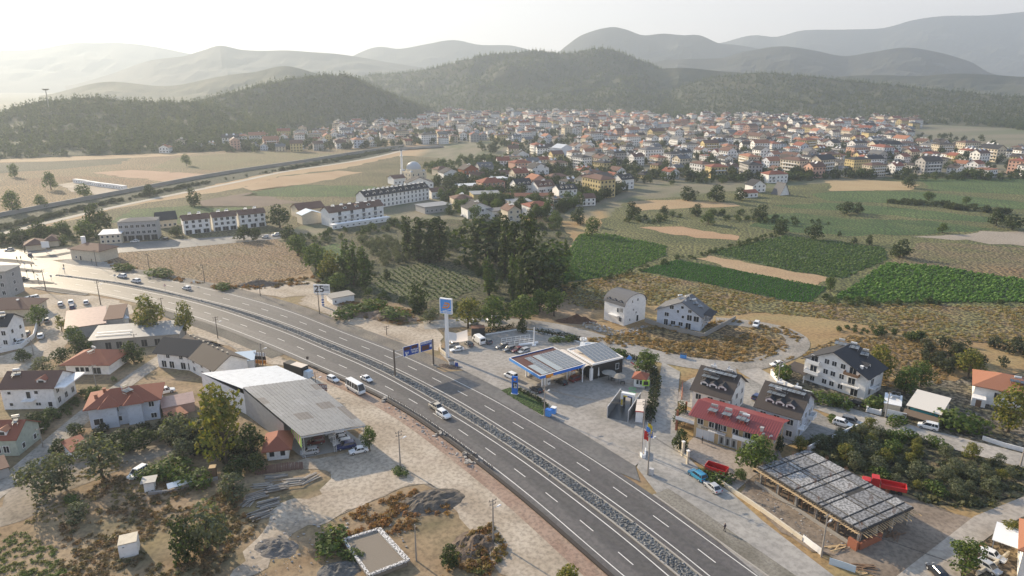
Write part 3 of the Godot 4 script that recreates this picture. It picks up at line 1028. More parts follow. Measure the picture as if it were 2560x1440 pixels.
func dish(at: Vector3, yaw: float, label: String) -> void:
	var o := thing("satellite_dish", label, "satellite dish", at, yaw, "satellite dishes")
	var b := MB.new()
	for r in 3:
		for i in 12:
			var a := TAU * i / 12
			var c := TAU * (i + 1) / 12
			var p := func(k: int, w: float) -> Vector3: return Vector3(cos(w) * k * 0.15,1.1 + sin(w) * k * 0.15,-0.14 + k * k * 0.016)
			b.quad(p.call(r, a), p.call(r + 1, a), p.call(r + 1, c), p.call(r, c))
	part(o, "reflector", b.mesh(),M.plastic_white)
	b = MB.new()
	b.bar(Vector3.ZERO, Vector3(0,1.1,-0.15),0.07)
	b.bar(Vector3(0,0.75,0),Vector3(0,0.95,0.5),0.04)
	part(o, "mount", b.mesh(),M.steel)
func box_thing(called: String, label: String, category: String, p: Vector3, s: Vector3, yaw: float, m: String, lidm := "", group := "") -> Node3D:
	var o := thing(called, label, category, p, yaw, group)
	var b := MB.new()
	b.hexa(Transform3D(), s)
	part(o, "body", b.mesh(), M[m])
	if lidm:
		b = MB.new()
		b.hexa(Transform3D(Basis(),Vector3(0, s.y, 0)),Vector3(s.x + 0.2,0.12, s.z + 0.2))
		part(o, "top", b.mesh(), M[lidm])
	return o
func text(p: Node3D, s: String, size: float, t: Transform3D, m: String, bold := true, called := "lettering") -> void:
	var k := TextMesh.new()
	var f := SystemFont.new()
	f.font_names = PackedStringArray(["Droid Sans"])
	f.font_weight = 700 if bold else 400
	k.font = f
	k.text = s
	k.font_size = 32
	k.pixel_size = size / 24.0
	k.depth = 0.04
	part(p, called, k, M[m], t)
func wall_run(called: String, label: String, category: String, pts: Array, h: float, w: float, m: String, cap := "", posts := 0.0, hp := 0.0) -> Node3D:
	var q := W(pts)
	var o := thing(called, label, category, Vector3(q[0].x, 0, q[0].y))
	for i in q.size() - 1:
		var a := q[i] - q[0]
		var c := q[i + 1] - q[0]
		var b := MB.new()
		var d := c - a
		var t := Transform3D(Basis(Vector3.UP, atan2(-d.y, d.x)),Vector3((a.x + c.x) / 2,0,(a.y + c.y) / 2))
		b.hexa(t, Vector3(d.length(), h, w))
		part(o, "wall_section" if category == "wall" else "panel", b.mesh(), M[m])
		if cap:
			b = MB.new()
			b.hexa(t.translated_local(Vector3(0, h, 0)),Vector3(d.length(),0.1, w + 0.14))
			part(o, "coping", b.mesh(), M[cap])
		if posts > 0:
			var k := int(max(1, d.length() / posts))
			for j in k + 1:
				b = MB.new()
				b.hexa(Transform3D(Basis(),Vector3(a.x, 0, a.y).lerp(Vector3(c.x, 0, c.y), float(j) / k)),Vector3(w + 0.15, hp, w + 0.15))
				part(o, "post", b.mesh(), M[m])
	return o

func house(called: String, label: String, a: Vector3, b: Vector3, d: float, h: float, wall: String, type: String, rise: float, rm: String, over := 0.6, apex := 0.5, category := "house", group := "") -> Node3D:
	var o := frame_of(called, label, category, a, b, group)
	var w := a.distance_to(b)
	walls(o, "wall",0, w, 0,-d, -0.1, h + 0.1, M[wall], type if type in ["x","z"] else "", rise, apex)
	roof(o, type, 0, w, 0,-d, h, rise, M[rm], over, apex)
	o.set_meta("box",[0.0, w, 0.0,-d])
	return o
func on(o: Node3D, v: Vector3) -> Vector3: return o.transform * v

var CAR := {
	"sedan": {"L": 4.4,"W": 1.74,"H": 1.42,"B": 0.88,"g": [-1.75,-1.15,0.25,1.0]},
	"old": {"L": 4.3,"W": 1.66,"H": 1.40,"B": 0.86,"g": [-1.35,-1.0,0.3,0.8]},
	"wagon": {"L": 4.3,"W": 1.66,"H": 1.42,"B": 0.86,"g": [-2.0,-1.8,0.3,0.8]},
	"hatch": {"L": 4.0,"W": 1.75,"H": 1.48,"B": 0.92,"g": [-1.9,-1.5,0.35,1.1]},
	"suv": {"L": 4.5,"W": 1.86,"H": 1.66,"B": 1.05,"g": [-2.1,-1.75,0.3,1.05]},
	"combi": {"L": 4.4,"W": 1.8,"H": 1.82,"B": 1.08,"g": [-2.1,-1.95,0.5,1.25]},
	"van": {"L": 5.9,"W": 2.05,"H": 2.5,"B": 1.35,"g": [1.35,1.4,1.75,2.3],"box": true},
	"minibus": {"L": 7.2,"W": 2.2,"H": 2.85,"B": 1.25,"g": [-3.5,-3.4,2.7,3.35]},
	"pickup": {"L": 5.2,"W": 1.84,"H": 1.75,"B": 1.05,"g": [-0.55,-0.4,0.75,1.35],"bed": true},
}
func car_meshes(k: String) -> Dictionary:
	if S.has("car_" + k): return S["car_" + k]
	var d: Dictionary = CAR[k]
	var h: float = d.L / 2
	var w: float = d.W / 2
	var g: Array = d.g
	var B: float = d.B
	var b := MB.new()
	var hood: float = B - 0.12
	var st := [[-h, 0.42, B - 0.22, w * 0.86],[-h + 0.12,0.3, B - 0.04, w * 0.96],[-h + 0.5,0.26, B, w],[g[3] - 0.1,0.26, B, w],[h - 0.75,0.27, hood, w * 0.98],[h - 0.18,0.3, hood - 0.1, w * 0.92],[h, 0.4, hood - 0.28, w * 0.82]]
	if d.has("bed"): st[2] = [-h + 0.5,0.3, B - 0.1, w]; st.insert(3,[g[0] - 0.05,0.3, B - 0.1, w]); st.insert(4,[g[0],0.28, B, w])
	if d.has("box"): st = [[-h, 0.5, d.H - 0.1, w * 0.95],[-h + 0.1,0.35, d.H, w],[1.3,0.35, d.H, w],[1.5,0.35, d.H - 0.12, w],[2.3,0.35, B, w],[h - 0.15,0.35, B - 0.2, w * 0.95],[h, 0.45, B - 0.45, w * 0.85]]
	var ring := func(s: Array) -> Array:
		var y: float = s[1]
		var t: float = s[2]
		var z: float = s[3]
		return [Vector3(s[0], y, z * 0.94),Vector3(s[0], lerpf(y, t, 0.45), z),Vector3(s[0], t - 0.06, z * 0.97),Vector3(s[0], t, z * 0.86),Vector3(s[0], t, -z * 0.86),Vector3(s[0], t - 0.06,-z * 0.97),Vector3(s[0], lerpf(y, t, 0.45),-z),Vector3(s[0], y, -z * 0.94)]
	for i in st.size() - 1:
		var p: Array = ring.call(st[i])
		var q: Array = ring.call(st[i + 1])
		for j in 8:
			b.quad(p[j], q[j], q[(j + 1) % 8], p[(j + 1) % 8])
	var f: Array = ring.call(st[0])
	f.reverse()
	b.poly(f)
	b.poly(ring.call(st[-1]))
	if d.has("bed"):
		b.col = Color.WHITE
	var o := {"body": b.mesh()}
	b = MB.new()
	var r := MB.new()
	var yr: float = d.H - 0.07
	var zb := w * 0.9
	var zr := w * 0.74
	if d.has("box"):
		b.quad(Vector3(1.55, d.H - 0.2, zr),Vector3(1.55, d.H - 0.2,-zr),Vector3(2.33, B + 0.06,-zb),Vector3(2.33, B + 0.06, zb))
		for s in [-1,1]: b.hexa(Transform3D(Basis(),Vector3(1.25, B, s * w)),Vector3(0.9,0.65,0.06))
		b.hexa(Transform3D(Basis(),Vector3(-h, B + 0.1,0)),Vector3(0.06,0.75, w * 1.5))
		r.hexa(Transform3D(Basis(),Vector3(-0.6, d.H, 0)),Vector3(4.0,0.04, w * 1.5))
	else:
		var lo := [Vector3(g[0], B, zb),Vector3(g[3], B, zb),Vector3(g[3], B, -zb),Vector3(g[0], B, -zb)]
		var hi := [Vector3(g[1], yr, zr),Vector3(g[2], yr, zr),Vector3(g[2], yr, -zr),Vector3(g[1], yr, -zr)]
		for i in 4: b.quad(lo[i], lo[(i + 1) % 4], hi[(i + 1) % 4], hi[i])
		b.quad(hi[0], hi[1], hi[2], hi[3])
		r.hexa(Transform3D(Basis(),Vector3((g[1] + g[2]) / 2, yr - 0.01,0)),Vector3(g[2] - g[1] + 0.12,0.09,2 * zr + 0.1),0.9)
		for s in [-1,1]:
			r.bar(Vector3(g[0], B, s * zb),Vector3(g[1], yr, s * zr),0.1)
			r.bar(Vector3(g[3], B, s * zb),Vector3(g[2], yr, s * zr),0.08)
			r.bar(Vector3((g[0] + g[3]) / 2 - 0.1, B, s * zb),Vector3((g[1] + g[2]) / 2 - 0.1, yr, s * zr),0.08)
			if g[3] - g[0] > 2.8: r.bar(Vector3(g[0] + 0.75, B, s * zb),Vector3(g[0] + 0.85, yr, s * zr),0.1)
			if k == "minibus":
				for i in 4: r.bar(Vector3(g[0] + 0.9 + i * 1.2, B, s * zb),Vector3(g[0] + 0.9 + i * 1.2, yr, s * zr),0.1)
	o.glass = b.mesh()
	o.roof = r.mesh()
	if not S.has("tyre"):
		b = MB.new()
		b.tube(Vector3(0,0,-0.11),Vector3(0,0,0.11),0.33,0.33,14)
		b.tube(Vector3(0,0,0.11),Vector3(0,0,-0.11),0.33,0.33,14)
		S.tyre = b.mesh()
		b = MB.new()
		b.tube(Vector3(0,0,-0.115),Vector3(0,0,0.115),0.2,0.2,10)
		b.tube(Vector3(0,0,0.115),Vector3(0,0,-0.115),0.2,0.2,10)
		S.rim = b.mesh()
	b = MB.new()
	b.hexa(Transform3D(),Vector3(0.1,0.16,0.34))
	o.lamp = b.mesh()
	S["car_" + k] = o
	return o
var PAINT := {"white": Color(0.78,0.78,0.77),"silver": Color(0.42,0.43,0.44),"grey": Color(0.14,0.145,0.15),"black": Color(0.012,0.012,0.014),"red": Color(0.42,0.015,0.02),"blue": Color(0.02,0.24,0.40),"navy": Color(0.015,0.03,0.12),"maroon": Color(0.13,0.012,0.015),"beige": Color(0.50,0.45,0.36)}
func paint(c: String) -> StandardMaterial3D:
	var m := mat("car_" + c, PAINT[c],0.3,0.0)
	m.clearcoat_enabled = true
	m.clearcoat = 0.6
	m.clearcoat_roughness = 0.08
	return m
func car(k: String, c: String, p: Vector3, yaw: float, label: String, group := "") -> Node3D:
	var called := {"van": "panel_van","minibus": "minibus","pickup": "pickup_truck","combi": "combi_van"}
	var o := thing(called.get(k, "car"), label, {"van": "van","minibus": "minibus","pickup": "pickup","combi": "van"}.get(k, "car"), p + Vector3(0,0.12,0), yaw, group)
	var m := car_meshes(k)
	var d: Dictionary = CAR[k]
	part(o, "body", m.body, paint(c))
	part(o, "glass", m.glass, M.glass)
	part(o, "roof", m.roof, paint(c))
	var s: float = 1.2 if k in ["van","minibus","pickup"] else 1.0
	for x in [-d.L * 0.3, d.L * 0.31]:
		for z in [-1,1]:
			var t := part(o, "wheel", S.tyre, M.rubber, T(Vector3(x, 0.33 * s - 0.02, z * (d.W / 2 - 0.1)),0,Vector3.ONE * s))
			part(t, "rim", S.rim, M.steel)
	for z in [-1,1]:
		part(o, "headlight", m.lamp, M.clear, T(Vector3(d.L / 2 - 0.06,0.6 if k != "minibus" else 0.8, z * d.W * 0.33)))
		part(o, "taillight", m.lamp, M.lamp_red, T(Vector3(-d.L / 2 + 0.05,0.68, z * d.W * 0.37)))
	if d.has("bed"):
		var b := MB.new()
		var x0: float = -d.L / 2 + 0.15
		var x1: float = d.g[0] - 0.05
		b.hexa(Transform3D(Basis(),Vector3((x0 + x1) / 2, d.B - 0.09,0)),Vector3(x1 - x0,0.02, d.W - 0.3))
		part(o, "bed", b.mesh(),M.dark)
	return o
func cars(rows: Array, group: String) -> void:
	for r in rows:
		var a := G(r[2], r[3])
		var d := G(r[4], r[5]) - a
		car(r[0], r[1], a, atan2(-d.z, d.x), r[6], group)

func pole(px: float, py: float, ty: float, arms: int, lamp: bool, where: String, m := "pole", turn := 0.6) -> Node3D:
	var p := G(px, py)
	var h := tall(p, ty)
	var o := thing("utility_pole",("street lamp on a power pole " if lamp else "power pole ") + where, "power pole", p, turn, "power poles")
	var b := MB.new()
	b.tube(Vector3.ZERO, Vector3(0, h, 0),0.19 if h > 8 else 0.15,0.1,8)
	part(o, "mast", b.mesh(), M[m])
	for i in arms:
		b = MB.new()
		b.hexa(Transform3D(Basis(),Vector3(0, h - 0.35 - i * 0.75,0)),Vector3(1.7 - 0.3 * i, 0.12,0.12))
		var a := part(o, "crossarm", b.mesh(), M[m])
		for s in [-1,0,1]:
			b = MB.new()
			b.tube(Vector3(s * 0.7 * (1 - 0.18 * i), h - 0.25 - i * 0.75,0),Vector3(s * 0.7 * (1 - 0.18 * i), h + 0.05 - i * 0.75,0),0.06,0.05,6)
			part(a, "insulator", b.mesh(),M.pole_dark)
	if lamp:
		b = MB.new()
		b.bar(Vector3(0, h - 2.0,0),Vector3(1.0, h - 1.75,0),0.07)
		var a := part(o, "lamp_arm", b.mesh(),M.steel)
		b = MB.new()
		b.hexa(Transform3D(Basis(Vector3.BACK, 0.2),Vector3(1.3, h - 1.85,0)),Vector3(0.9,0.18,0.32),0.7)
		part(a, "lamp_head", b.mesh(),M.plastic_white)
	return o
func cable(a: Vector3, c: Vector3, sag: float, label: String) -> void:
	var o := thing("power_cable", label, "cable", a, 0,"power cables")
	var b := MB.new()
	var q := Vector3.ZERO
	for i in range(1,13):
		var t := i / 12.0
		var p := (c - a) * t - Vector3(0, sag * 4 * t * (1 - t),0)
		b.tube(q, p, 0.022,0.022,4, false)
		q = p
	part(o, "wire", b.mesh(),M.dark)
func post_sign(px: float, py: float, h: float, shape: String, m: String, label: String, turn := 0.5, size := 0.9) -> void:
	var o := thing("road_sign", label, "road sign",G(px, py), turn, "small road signs")
	var b := MB.new()
	b.tube(Vector3.ZERO, Vector3(0, h, 0),0.045,0.045,6)
	part(o, "post", b.mesh(),M.steel)
	b = MB.new()
	if shape == "round": b.tube(Vector3(0, h, 0.05),Vector3(0, h, 0.09), size / 2, size / 2,14)
	elif shape == "triangle": b.poly([Vector3(-size / 2, h - size / 2,0.07),Vector3(size / 2, h - size / 2,0.07),Vector3(0, h + size / 2,0.07)])
	else: b.hexa(Transform3D(Basis(),Vector3(0, h - size / 2,0.07)),Vector3(size * 0.8, size, 0.04))
	part(o, "plate", b.mesh(), M[m])
	if shape == "triangle":
		b = MB.new()
		for k in [[Vector3(-size / 2, h - size / 2,0.08),Vector3(size / 2, h - size / 2,0.08)],[Vector3(size / 2, h - size / 2,0.08),Vector3(0, h + size / 2,0.08)],[Vector3(0, h + size / 2,0.08),Vector3(-size / 2, h - size / 2,0.08)]]:
			b.bar(k[0], k[1],0.08)
		part(o, "rim", b.mesh(),M.red)
func signal_light(px: float, py: float, h: float, label: String, turn := 0.5) -> void:
	var o := thing("traffic_signal", label, "traffic light",G(px, py), turn, "traffic lights at the junction")
	var b := MB.new()
	b.tube(Vector3.ZERO, Vector3(0, h, 0),0.06,0.06,6)
	part(o, "post", b.mesh(),M.dark)
	b = MB.new()
	b.hexa(Transform3D(Basis(),Vector3(0, h - 1.1,0.12)),Vector3(0.4,1.1,0.25))
	part(o, "housing", b.mesh(),M.dark)
	for i in 3:
		b = MB.new()
		b.tube(Vector3(0, h - 0.2 - i * 0.35,0.24),Vector3(0, h - 0.2 - i * 0.35,0.3),0.12,0.12,8)
		part(o, "lens", b.mesh(), M[["lamp_red","yellow","teal"][i]])

func person(p: Vector3, yaw: float, label: String, stride: float, top: Color, legs: Color, hair: Color) -> void:
	var o := thing("person", label, "person", p, yaw)
	var J := {"hip": Vector3(0,0.95,0),"chest": Vector3(0.02,1.3,0),"neck": Vector3(0.02,1.5,0),"head": Vector3(0.04,1.64,0)}
	var bones := [[J.hip, J.chest, 0.15,0.16],[J.chest, J.neck, 0.12,0.06],[J.head - Vector3(0,0.05,0), J.head + Vector3(0,0.03,0),0.095,0.1]]
	for s in [-1,1]:
		var k: float = s * stride
		var hip := Vector3(0,0.9, s * 0.09)
		var knee := Vector3(0.18 * k + 0.03,0.5, s * 0.1)
		var foot := Vector3(0.34 * k, 0.07, s * 0.1)
		bones.append([hip, knee, 0.095,0.065])
		bones.append([knee, foot, 0.06,0.045])
		bones.append([foot, foot + Vector3(0.16,-0.02,0),0.045,0.04])
		var sh := Vector3(0.02,1.42, s * 0.19)
		var el := Vector3(-0.12 * k, 1.13, s * 0.25)
		var ha := Vector3(-0.18 * k + 0.1,0.9, s * 0.24)
		bones.append([sh, el, 0.06,0.045])
		bones.append([el, ha, 0.045,0.03])
		for q in 4: bones.append([ha, ha + Vector3(0.03 - q * 0.02,-0.1 + absf(q - 1.5) * 0.01,0),0.018,0.011])
		bones.append([ha, ha + Vector3(0.05,-0.05,0),0.016,0.011])
	var cell := 0.032
	var lo := Vector3(-0.6,-0.06,-0.45)
	var n := Vector3i(38,59,29)
	var f := PackedFloat32Array()
	f.resize(n.x * n.y * n.z)
	f.fill(1.0)
	for bn in bones:
		var a: Vector3 = bn[0]
		var c: Vector3 = bn[1]
		var pad: float = maxf(bn[2], bn[3]) + 0.09
		var i0 := Vector3i(((a.min(c) - Vector3.ONE * pad - lo) / cell).floor()).clamp(Vector3i.ZERO, n - Vector3i.ONE)
		var i1 := Vector3i(((a.max(c) + Vector3.ONE * pad - lo) / cell).ceil()).clamp(Vector3i.ZERO, n - Vector3i.ONE)
		for x in range(i0.x, i1.x + 1):
			for y in range(i0.y, i1.y + 1):
				for z in range(i0.z, i1.z + 1):
					var q := lo + Vector3(x, y, z) * cell
					var t := clampf((q - a).dot(c - a) / maxf((c - a).length_squared(),1e-6),0,1)
					var d := q.distance_to(a.lerp(c, t)) - lerpf(bn[2], bn[3], t)
					var id := (x * n.y + y) * n.z + z
					var e := f[id]
					var h := clampf(0.5 + 0.5 * (e - d) / 0.03,0,1)
					f[id] = lerpf(e, d, h) - 0.03 * h * (1 - h)
	var vid := {}
	var b := MB.new()
	var at := func(x: int, y: int, z: int) -> float: return f[(x * n.y + y) * n.z + z]
	for x in n.x - 1:
		for y in n.y - 1:
			for z in n.z - 1:
				var sum := Vector3.ZERO
				var cnt := 0
				for e in 12:
					var ax := e / 4
					var u := e % 2
					var w := (e / 2) % 2
					var i := Vector3i(0, u, w) if ax == 0 else Vector3i(u, 0, w) if ax == 1 else Vector3i(u, w, 0)
					var j := i + (Vector3i(1,0,0) if ax == 0 else Vector3i(0,1,0) if ax == 1 else Vector3i(0,0,1))
					var d0: float = at.call(x + i.x, y + i.y, z + i.z)
					var d1: float = at.call(x + j.x, y + j.y, z + j.z)
					if (d0 < 0) != (d1 < 0):
						sum += Vector3(i).lerp(Vector3(j), d0 / (d0 - d1))
						cnt += 1
				if cnt: vid[Vector3i(x, y, z)] = lo + (Vector3(x, y, z) + sum / cnt) * cell
	for v in vid:
		for ax in 3:
			var du := Vector3i(0,1,0) if ax == 0 else Vector3i(0,0,1) if ax == 1 else Vector3i(1,0,0)
			var dv := Vector3i(0,0,1) if ax == 0 else Vector3i(1,0,0) if ax == 1 else Vector3i(0,1,0)
			var dn := Vector3i(1,0,0) if ax == 0 else Vector3i(0,1,0) if ax == 1 else Vector3i(0,0,1)
			var w: Vector3i = v
			if w.x + dn.x >= n.x or w.y + dn.y >= n.y or w.z + dn.z >= n.z: continue
			var d0: float = at.call(w.x, w.y, w.z)
			var d1: float = at.call(w.x + dn.x, w.y + dn.y, w.z + dn.z)
			if (d0 < 0) == (d1 < 0): continue
			var q := [vid.get(w), vid.get(w - du), vid.get(w - du - dv), vid.get(w - dv)]
			if null in q: continue
			if d0 > 0: q.reverse()
			var y: float = q[0].y
			b.col = legs if y < 0.92 else top if y < 1.48 else Color(0.42,0.26,0.18)
			if y > 0.85 and y < 1.0 and absf(q[0].z) > 0.2: b.col = Color(0.42,0.26,0.18)
			b.quad(q[0], q[1], q[2], q[3])
	part(o, "figure", b.mesh(), vmat("skin",0.8))
	b = MB.new()
	b.tube(J.head + Vector3(-0.03,0.0,0), J.head + Vector3(-0.02,0.12,0),0.11,0.06,10)
	part(o, "hair", b.mesh(), mat("hair%.2f" % hair.r, hair, 0.8))

func land() -> void:
	var greens := [Color(0.065,0.14,0.025),Color(0.09,0.18,0.035),Color(0.14,0.21,0.05)]
	field("field",[-300,520,-200,440,0,405,150,402,340,394,420,390,640,374,870,372,1000,362,860,386,735,409,560,431,350,474,160,509,0,538,-300,590],0.03,[Color(0.36,0.25,0.13),Color(0.44,0.31,0.165),Color(0.40,0.32,0.17)],"grass",22,0.006)
	field("field",[-150,440,0,408,150,403,330,395,300,410,130,424,0,432,-120,455],0.06,[Color(0.17,0.165,0.10),Color(0.22,0.20,0.12)],"grass",16,0.01)
	field("field",[440,394,640,378,860,384,800,398,600,428,480,424,380,420],0.06,[Color(0.30,0.25,0.11),Color(0.36,0.29,0.14),Color(0.33,0.30,0.13)],"grass",16,0.012)
	field("field",[228,433,325,424,545,438,430,456],0.06,[Color(0.40,0.25,0.16),Color(0.45,0.29,0.19)],"dirt",12,0.01)
	field("field",[60,446,200,440,330,449,400,457,330,468,180,452,80,462],0.06,[Color(0.36,0.23,0.12),Color(0.42,0.27,0.14)],"grass",12,0.01)
	field("container_yard",[150,461,180,454,325,471,312,478,255,488,190,481],0.09, C_PALE, "dirt",10,0.02)
	field("field",[-200,520,0,466,70,460,200,490,160,506,0,534,-200,575],0.06,[Color(0.42,0.28,0.13),Color(0.46,0.32,0.16)],"grass",14,0.01)
	field("canal_bed",[-200,585,0,540,160,511,350,476,560,433,735,411,860,388,1015,366,1022,371,935,393,810,414,685,431,560,457,470,478,265,520,100,558,0,582,-200,632],0.05,[Color(0.06,0.085,0.045),Color(0.09,0.11,0.055),Color(0.13,0.13,0.08)],"grass",10,0.03)
	var t := curve([-120,612,0,583,100,559,265,520,470,478,640,444,685,431,810,414,935,393,1022,371],6.0)
	var b := MB.new()
	b.tile = 31.5
	ribbon(b, offset(t, -0.5), offset(t, 5.0),0.10,2,[Color(0.50,0.45,0.37),Color(0.56,0.51,0.43)],0.03,8.0)
	struct("canal_track", b.mesh(),M.dirt)
	field("field",[-100,640,60,580,300,520,600,470,700,440,850,423,1000,389,1100,395,1050,450,1010,480,900,500,700,590,420,600,250,610,0,630],0.03,[Color(0.17,0.16,0.06),Color(0.24,0.21,0.09),Color(0.30,0.24,0.12)],"grass",12,0.012)
	field("field",[270,556,335,522,480,514,640,516,600,534,440,560],0.06, greens, "grass",10,0.02)
	field("field",[500,502,620,482,750,506,640,517,500,520],0.06,[Color(0.14,0.10,0.075),Color(0.18,0.13,0.095)],"dirt",10,0.02)
	field("field",[605,470,705,441,850,427,905,431,800,455,640,478],0.06,[Color(0.38,0.25,0.14),Color(0.43,0.30,0.18)],"dirt",12,0.02)
	field("field",[610,490,645,474,735,462,905,465,985,470,1012,478,900,492,740,492],0.06, greens, "grass",10,0.02)
	var st := field("stubble_field",[255,656,262,640,300,631,420,622,560,608,690,598,742,616,768,650,770,682,720,692,640,712,560,714,480,702,420,687,330,673],0.05, C_STUBBLE, "grass",6,0.02,7.0)
	crop_lines("pale straw swaths lying on the stubble field", st, V2(G(760,690)) - V2(G(600,605)),4.2,Color(0.46,0.34,0.21))
	field("grass",[700,600,780,600,860,560,1010,545,1400,560,1430,600,1405,720,1300,790,1150,800,1000,770,850,760,790,720,770,650],0.04,[Color(0.07,0.085,0.03),Color(0.12,0.13,0.045),Color(0.19,0.16,0.075)],"grass",7,0.02)
	field("field",[780,632,850,603,862,640,840,662],0.07, greens, "grass",7,0.02)
	var f2 := field("field",[935,693,1000,667,1080,658,1165,692,1205,716,1120,752,1030,752,935,722],0.07,[Color(0.10,0.13,0.04),Color(0.15,0.17,0.06),Color(0.19,0.19,0.075)],"grass",6,0.03)
	crop("low leafy rows in the small field beside the poplars", f2, V2(G(1100,655)) - V2(G(1200,715)),2.6,1.3,0.8,[Color(0.07,0.11,0.028),Color(0.10,0.14,0.04)],0.6)
	field("meadow",[1400,650,1560,505,1900,470,2290,440,2560,440,2800,445,2900,780,2560,772,2050,764,1600,692],0.03,[Color(0.15,0.17,0.05),Color(0.21,0.22,0.07),Color(0.28,0.27,0.095)],"grass",12,0.012)
	field("field",[2065,450,2150,448,2262,455,2292,463,2270,476,2080,477],0.06,[Color(0.42,0.30,0.155),Color(0.46,0.34,0.18)],"dirt",12,0.02)
	field("field",[1560,505,1700,500,1830,508,1860,516,1720,520,1600,528],0.06,[Color(0.40,0.27,0.14),Color(0.44,0.31,0.17)],"dirt",12,0.02)
	field("field",[1600,568,1700,567,1850,590,1848,602,1690,588],0.06,[Color(0.42,0.26,0.145),Color(0.46,0.30,0.175)],"dirt",8,0.02)
	field("field",[1748,646,1782,640,2062,693,2040,722,1900,692],0.06,[Color(0.40,0.27,0.15),Color(0.45,0.32,0.185)],"dirt",7,0.02)
	field("field",[2290,591,2560,577,2800,568,2800,612,2560,616],0.06,[Color(0.33,0.28,0.22),Color(0.38,0.325,0.26)],"dirt",12,0.01)
	field("field",[2230,656,2300,606,2560,620,2800,628,2800,722,2560,698,2340,664],0.05,[Color(0.27,0.22,0.10),Color(0.33,0.25,0.13),Color(0.22,0.22,0.075)],"grass",9,0.02)
	field("field",[2440,662,2560,672,2560,696,2430,684],0.08, C_DRY, "grass",7,0.03)
	field("field",[1920,538,1990,532,2130,548,2330,552,2485,572,2300,588,2100,588,1980,580,1870,566],0.06, greens, "grass",9,0.02)
	for q in [[2295,447,2560,447,2800,452,2800,492,2560,487,2330,476],[2030,486,2110,477,2310,480,2560,505,2800,520,2800,545,2560,522,2300,512,2060,500],[1930,515,2080,507,2300,524,2480,545,2480,556,2300,545,2100,527]]:
		field("field", q, 0.06,[Color(0.085,0.17,0.035),Color(0.12,0.21,0.045),Color(0.16,0.24,0.06)],"grass",12,0.012)
	var dir := V2(G(2060,695)) - V2(G(1780,640))
	var leaf := [Color(0.08,0.17,0.035),Color(0.12,0.22,0.05),Color(0.17,0.27,0.07)]
	var q1 := field("field",[1405,652,1450,585,1520,585,1668,615,1662,640,1540,690,1410,706],0.07, C_CROP, "grass",6,0.02)
	crop("green crop rows in the field right of the cypresses", q1, V2(G(1665,615)) - V2(G(1450,585)),1.9,1.3,1.05, leaf)
	var q2 := field("field",[1770,631,1962,590,2212,620,2216,651,2110,696,1990,680],0.07, C_CROP, "grass",6,0.02)
	crop("dark leafy crop rows behind the narrow sandy strip", q2, dir, 1.9,1.25,1.05,[Color(0.08,0.15,0.045),Color(0.12,0.19,0.065),Color(0.16,0.23,0.085)],0.8,0.03)
	var q3 := field("field",[1595,677,1692,650,1760,661,2066,718,2030,756,1990,756,1800,716],0.07,[Color(0.03,0.085,0.015),Color(0.04,0.10,0.02)],"grass",6,0.02)
	crop("dense bright green crop in the long field behind the two houses", q3, dir, 1.0,0.9,0.62,[Color(0.045,0.15,0.02),Color(0.06,0.18,0.028),Color(0.08,0.21,0.035)])
	var q4 := field("field",[2085,746,2215,658,2340,666,2560,701,2720,722,2720,775,2560,757,2200,757],0.07, C_CROP, "grass",6,0.02)
	crop("broad leafed green crop in the big field at right", q4, dir, 2.0,1.4,1.35,[Color(0.07,0.16,0.03),Color(0.11,0.22,0.045),Color(0.16,0.28,0.06)],0.8,0.02)
	var dm := field("dry_meadow",[1400,712,1590,681,1800,717,1990,758,2560,768,2800,780,2800,885,2560,866,2300,842,2100,800,1900,780,1800,792,1650,762,1480,776,1420,760],0.05,[Color(0.30,0.20,0.10),Color(0.36,0.26,0.11),Color(0.30,0.27,0.10),Color(0.24,0.22,0.08)],"grass",6,0.02)
	scatter("dry_grass","tawny dry grass in the wide meadow behind the houses","grass", dm, 2.6, S.tuft, [0.5,1.3],[Color(0.34,0.22,0.09),Color(0.38,0.28,0.11),Color(0.25,0.24,0.075)],0.6,0.2)
	var lot := field("dry_lot",[1440,850,1560,835,1640,815,1840,800,1960,820,2010,845,1960,880,1890,905,1760,905,1640,880],0.05, C_DRY, "grass",5,0.03)
	scatter("dry_grass","orange dry grass on the lot before the blue house","grass", lot, 1.4, S.tuft, [0.5,1.4],[Color(0.42,0.24,0.08),Color(0.36,0.24,0.10),Color(0.20,0.16,0.07)],0.7,0.36,1.2)
	lot = field("dry_lot",[1950,905,2050,862,2120,838,2330,850,2400,900,2350,960,2210,970,2060,880],0.05, C_DRY, "grass",5,0.03)
	scatter("dry_grass","orange dry grass behind the white apartment house","grass", lot, 1.8, S.tuft, [0.5,1.3],[Color(0.42,0.25,0.09),Color(0.36,0.25,0.11),Color(0.26,0.2,0.08)],0.6,0.2)
	b = MB.new(); b.tile = 31.5
	t = curve([1060,815,1180,806,1300,806,1390,815,1470,845,1560,872,1650,900,1740,924,1840,922],3.0)
	ribbon(b, offset(t, -5.0), offset(t, 3.5),0.09,3,[Color(0.26,0.245,0.225),Color(0.34,0.32,0.295),Color(0.40,0.37,0.33)],0.03)
	struct("back_street", b.mesh(),M.concrete)
	b = MB.new(); b.tile = 31.5
	t = curve([1840,922,1905,915,1960,897,2028,866,2040,845,1995,822,1920,809,1850,803,1790,802],3.0)
	ribbon(b, offset(t, -3.6), offset(t, 3.6),0.10,3,[Color(0.25,0.23,0.20),Color(0.31,0.285,0.25),Color(0.40,0.36,0.31)],0.04)
	struct("dirt_road", b.mesh(),M.dirt)
	b = MB.new(); b.tile = 31.5
	t = curve([1870,924,1925,960,2010,1008,2080,1030,2170,1054,2300,1086,2430,1116,2560,1152,2800,1220],3.0)
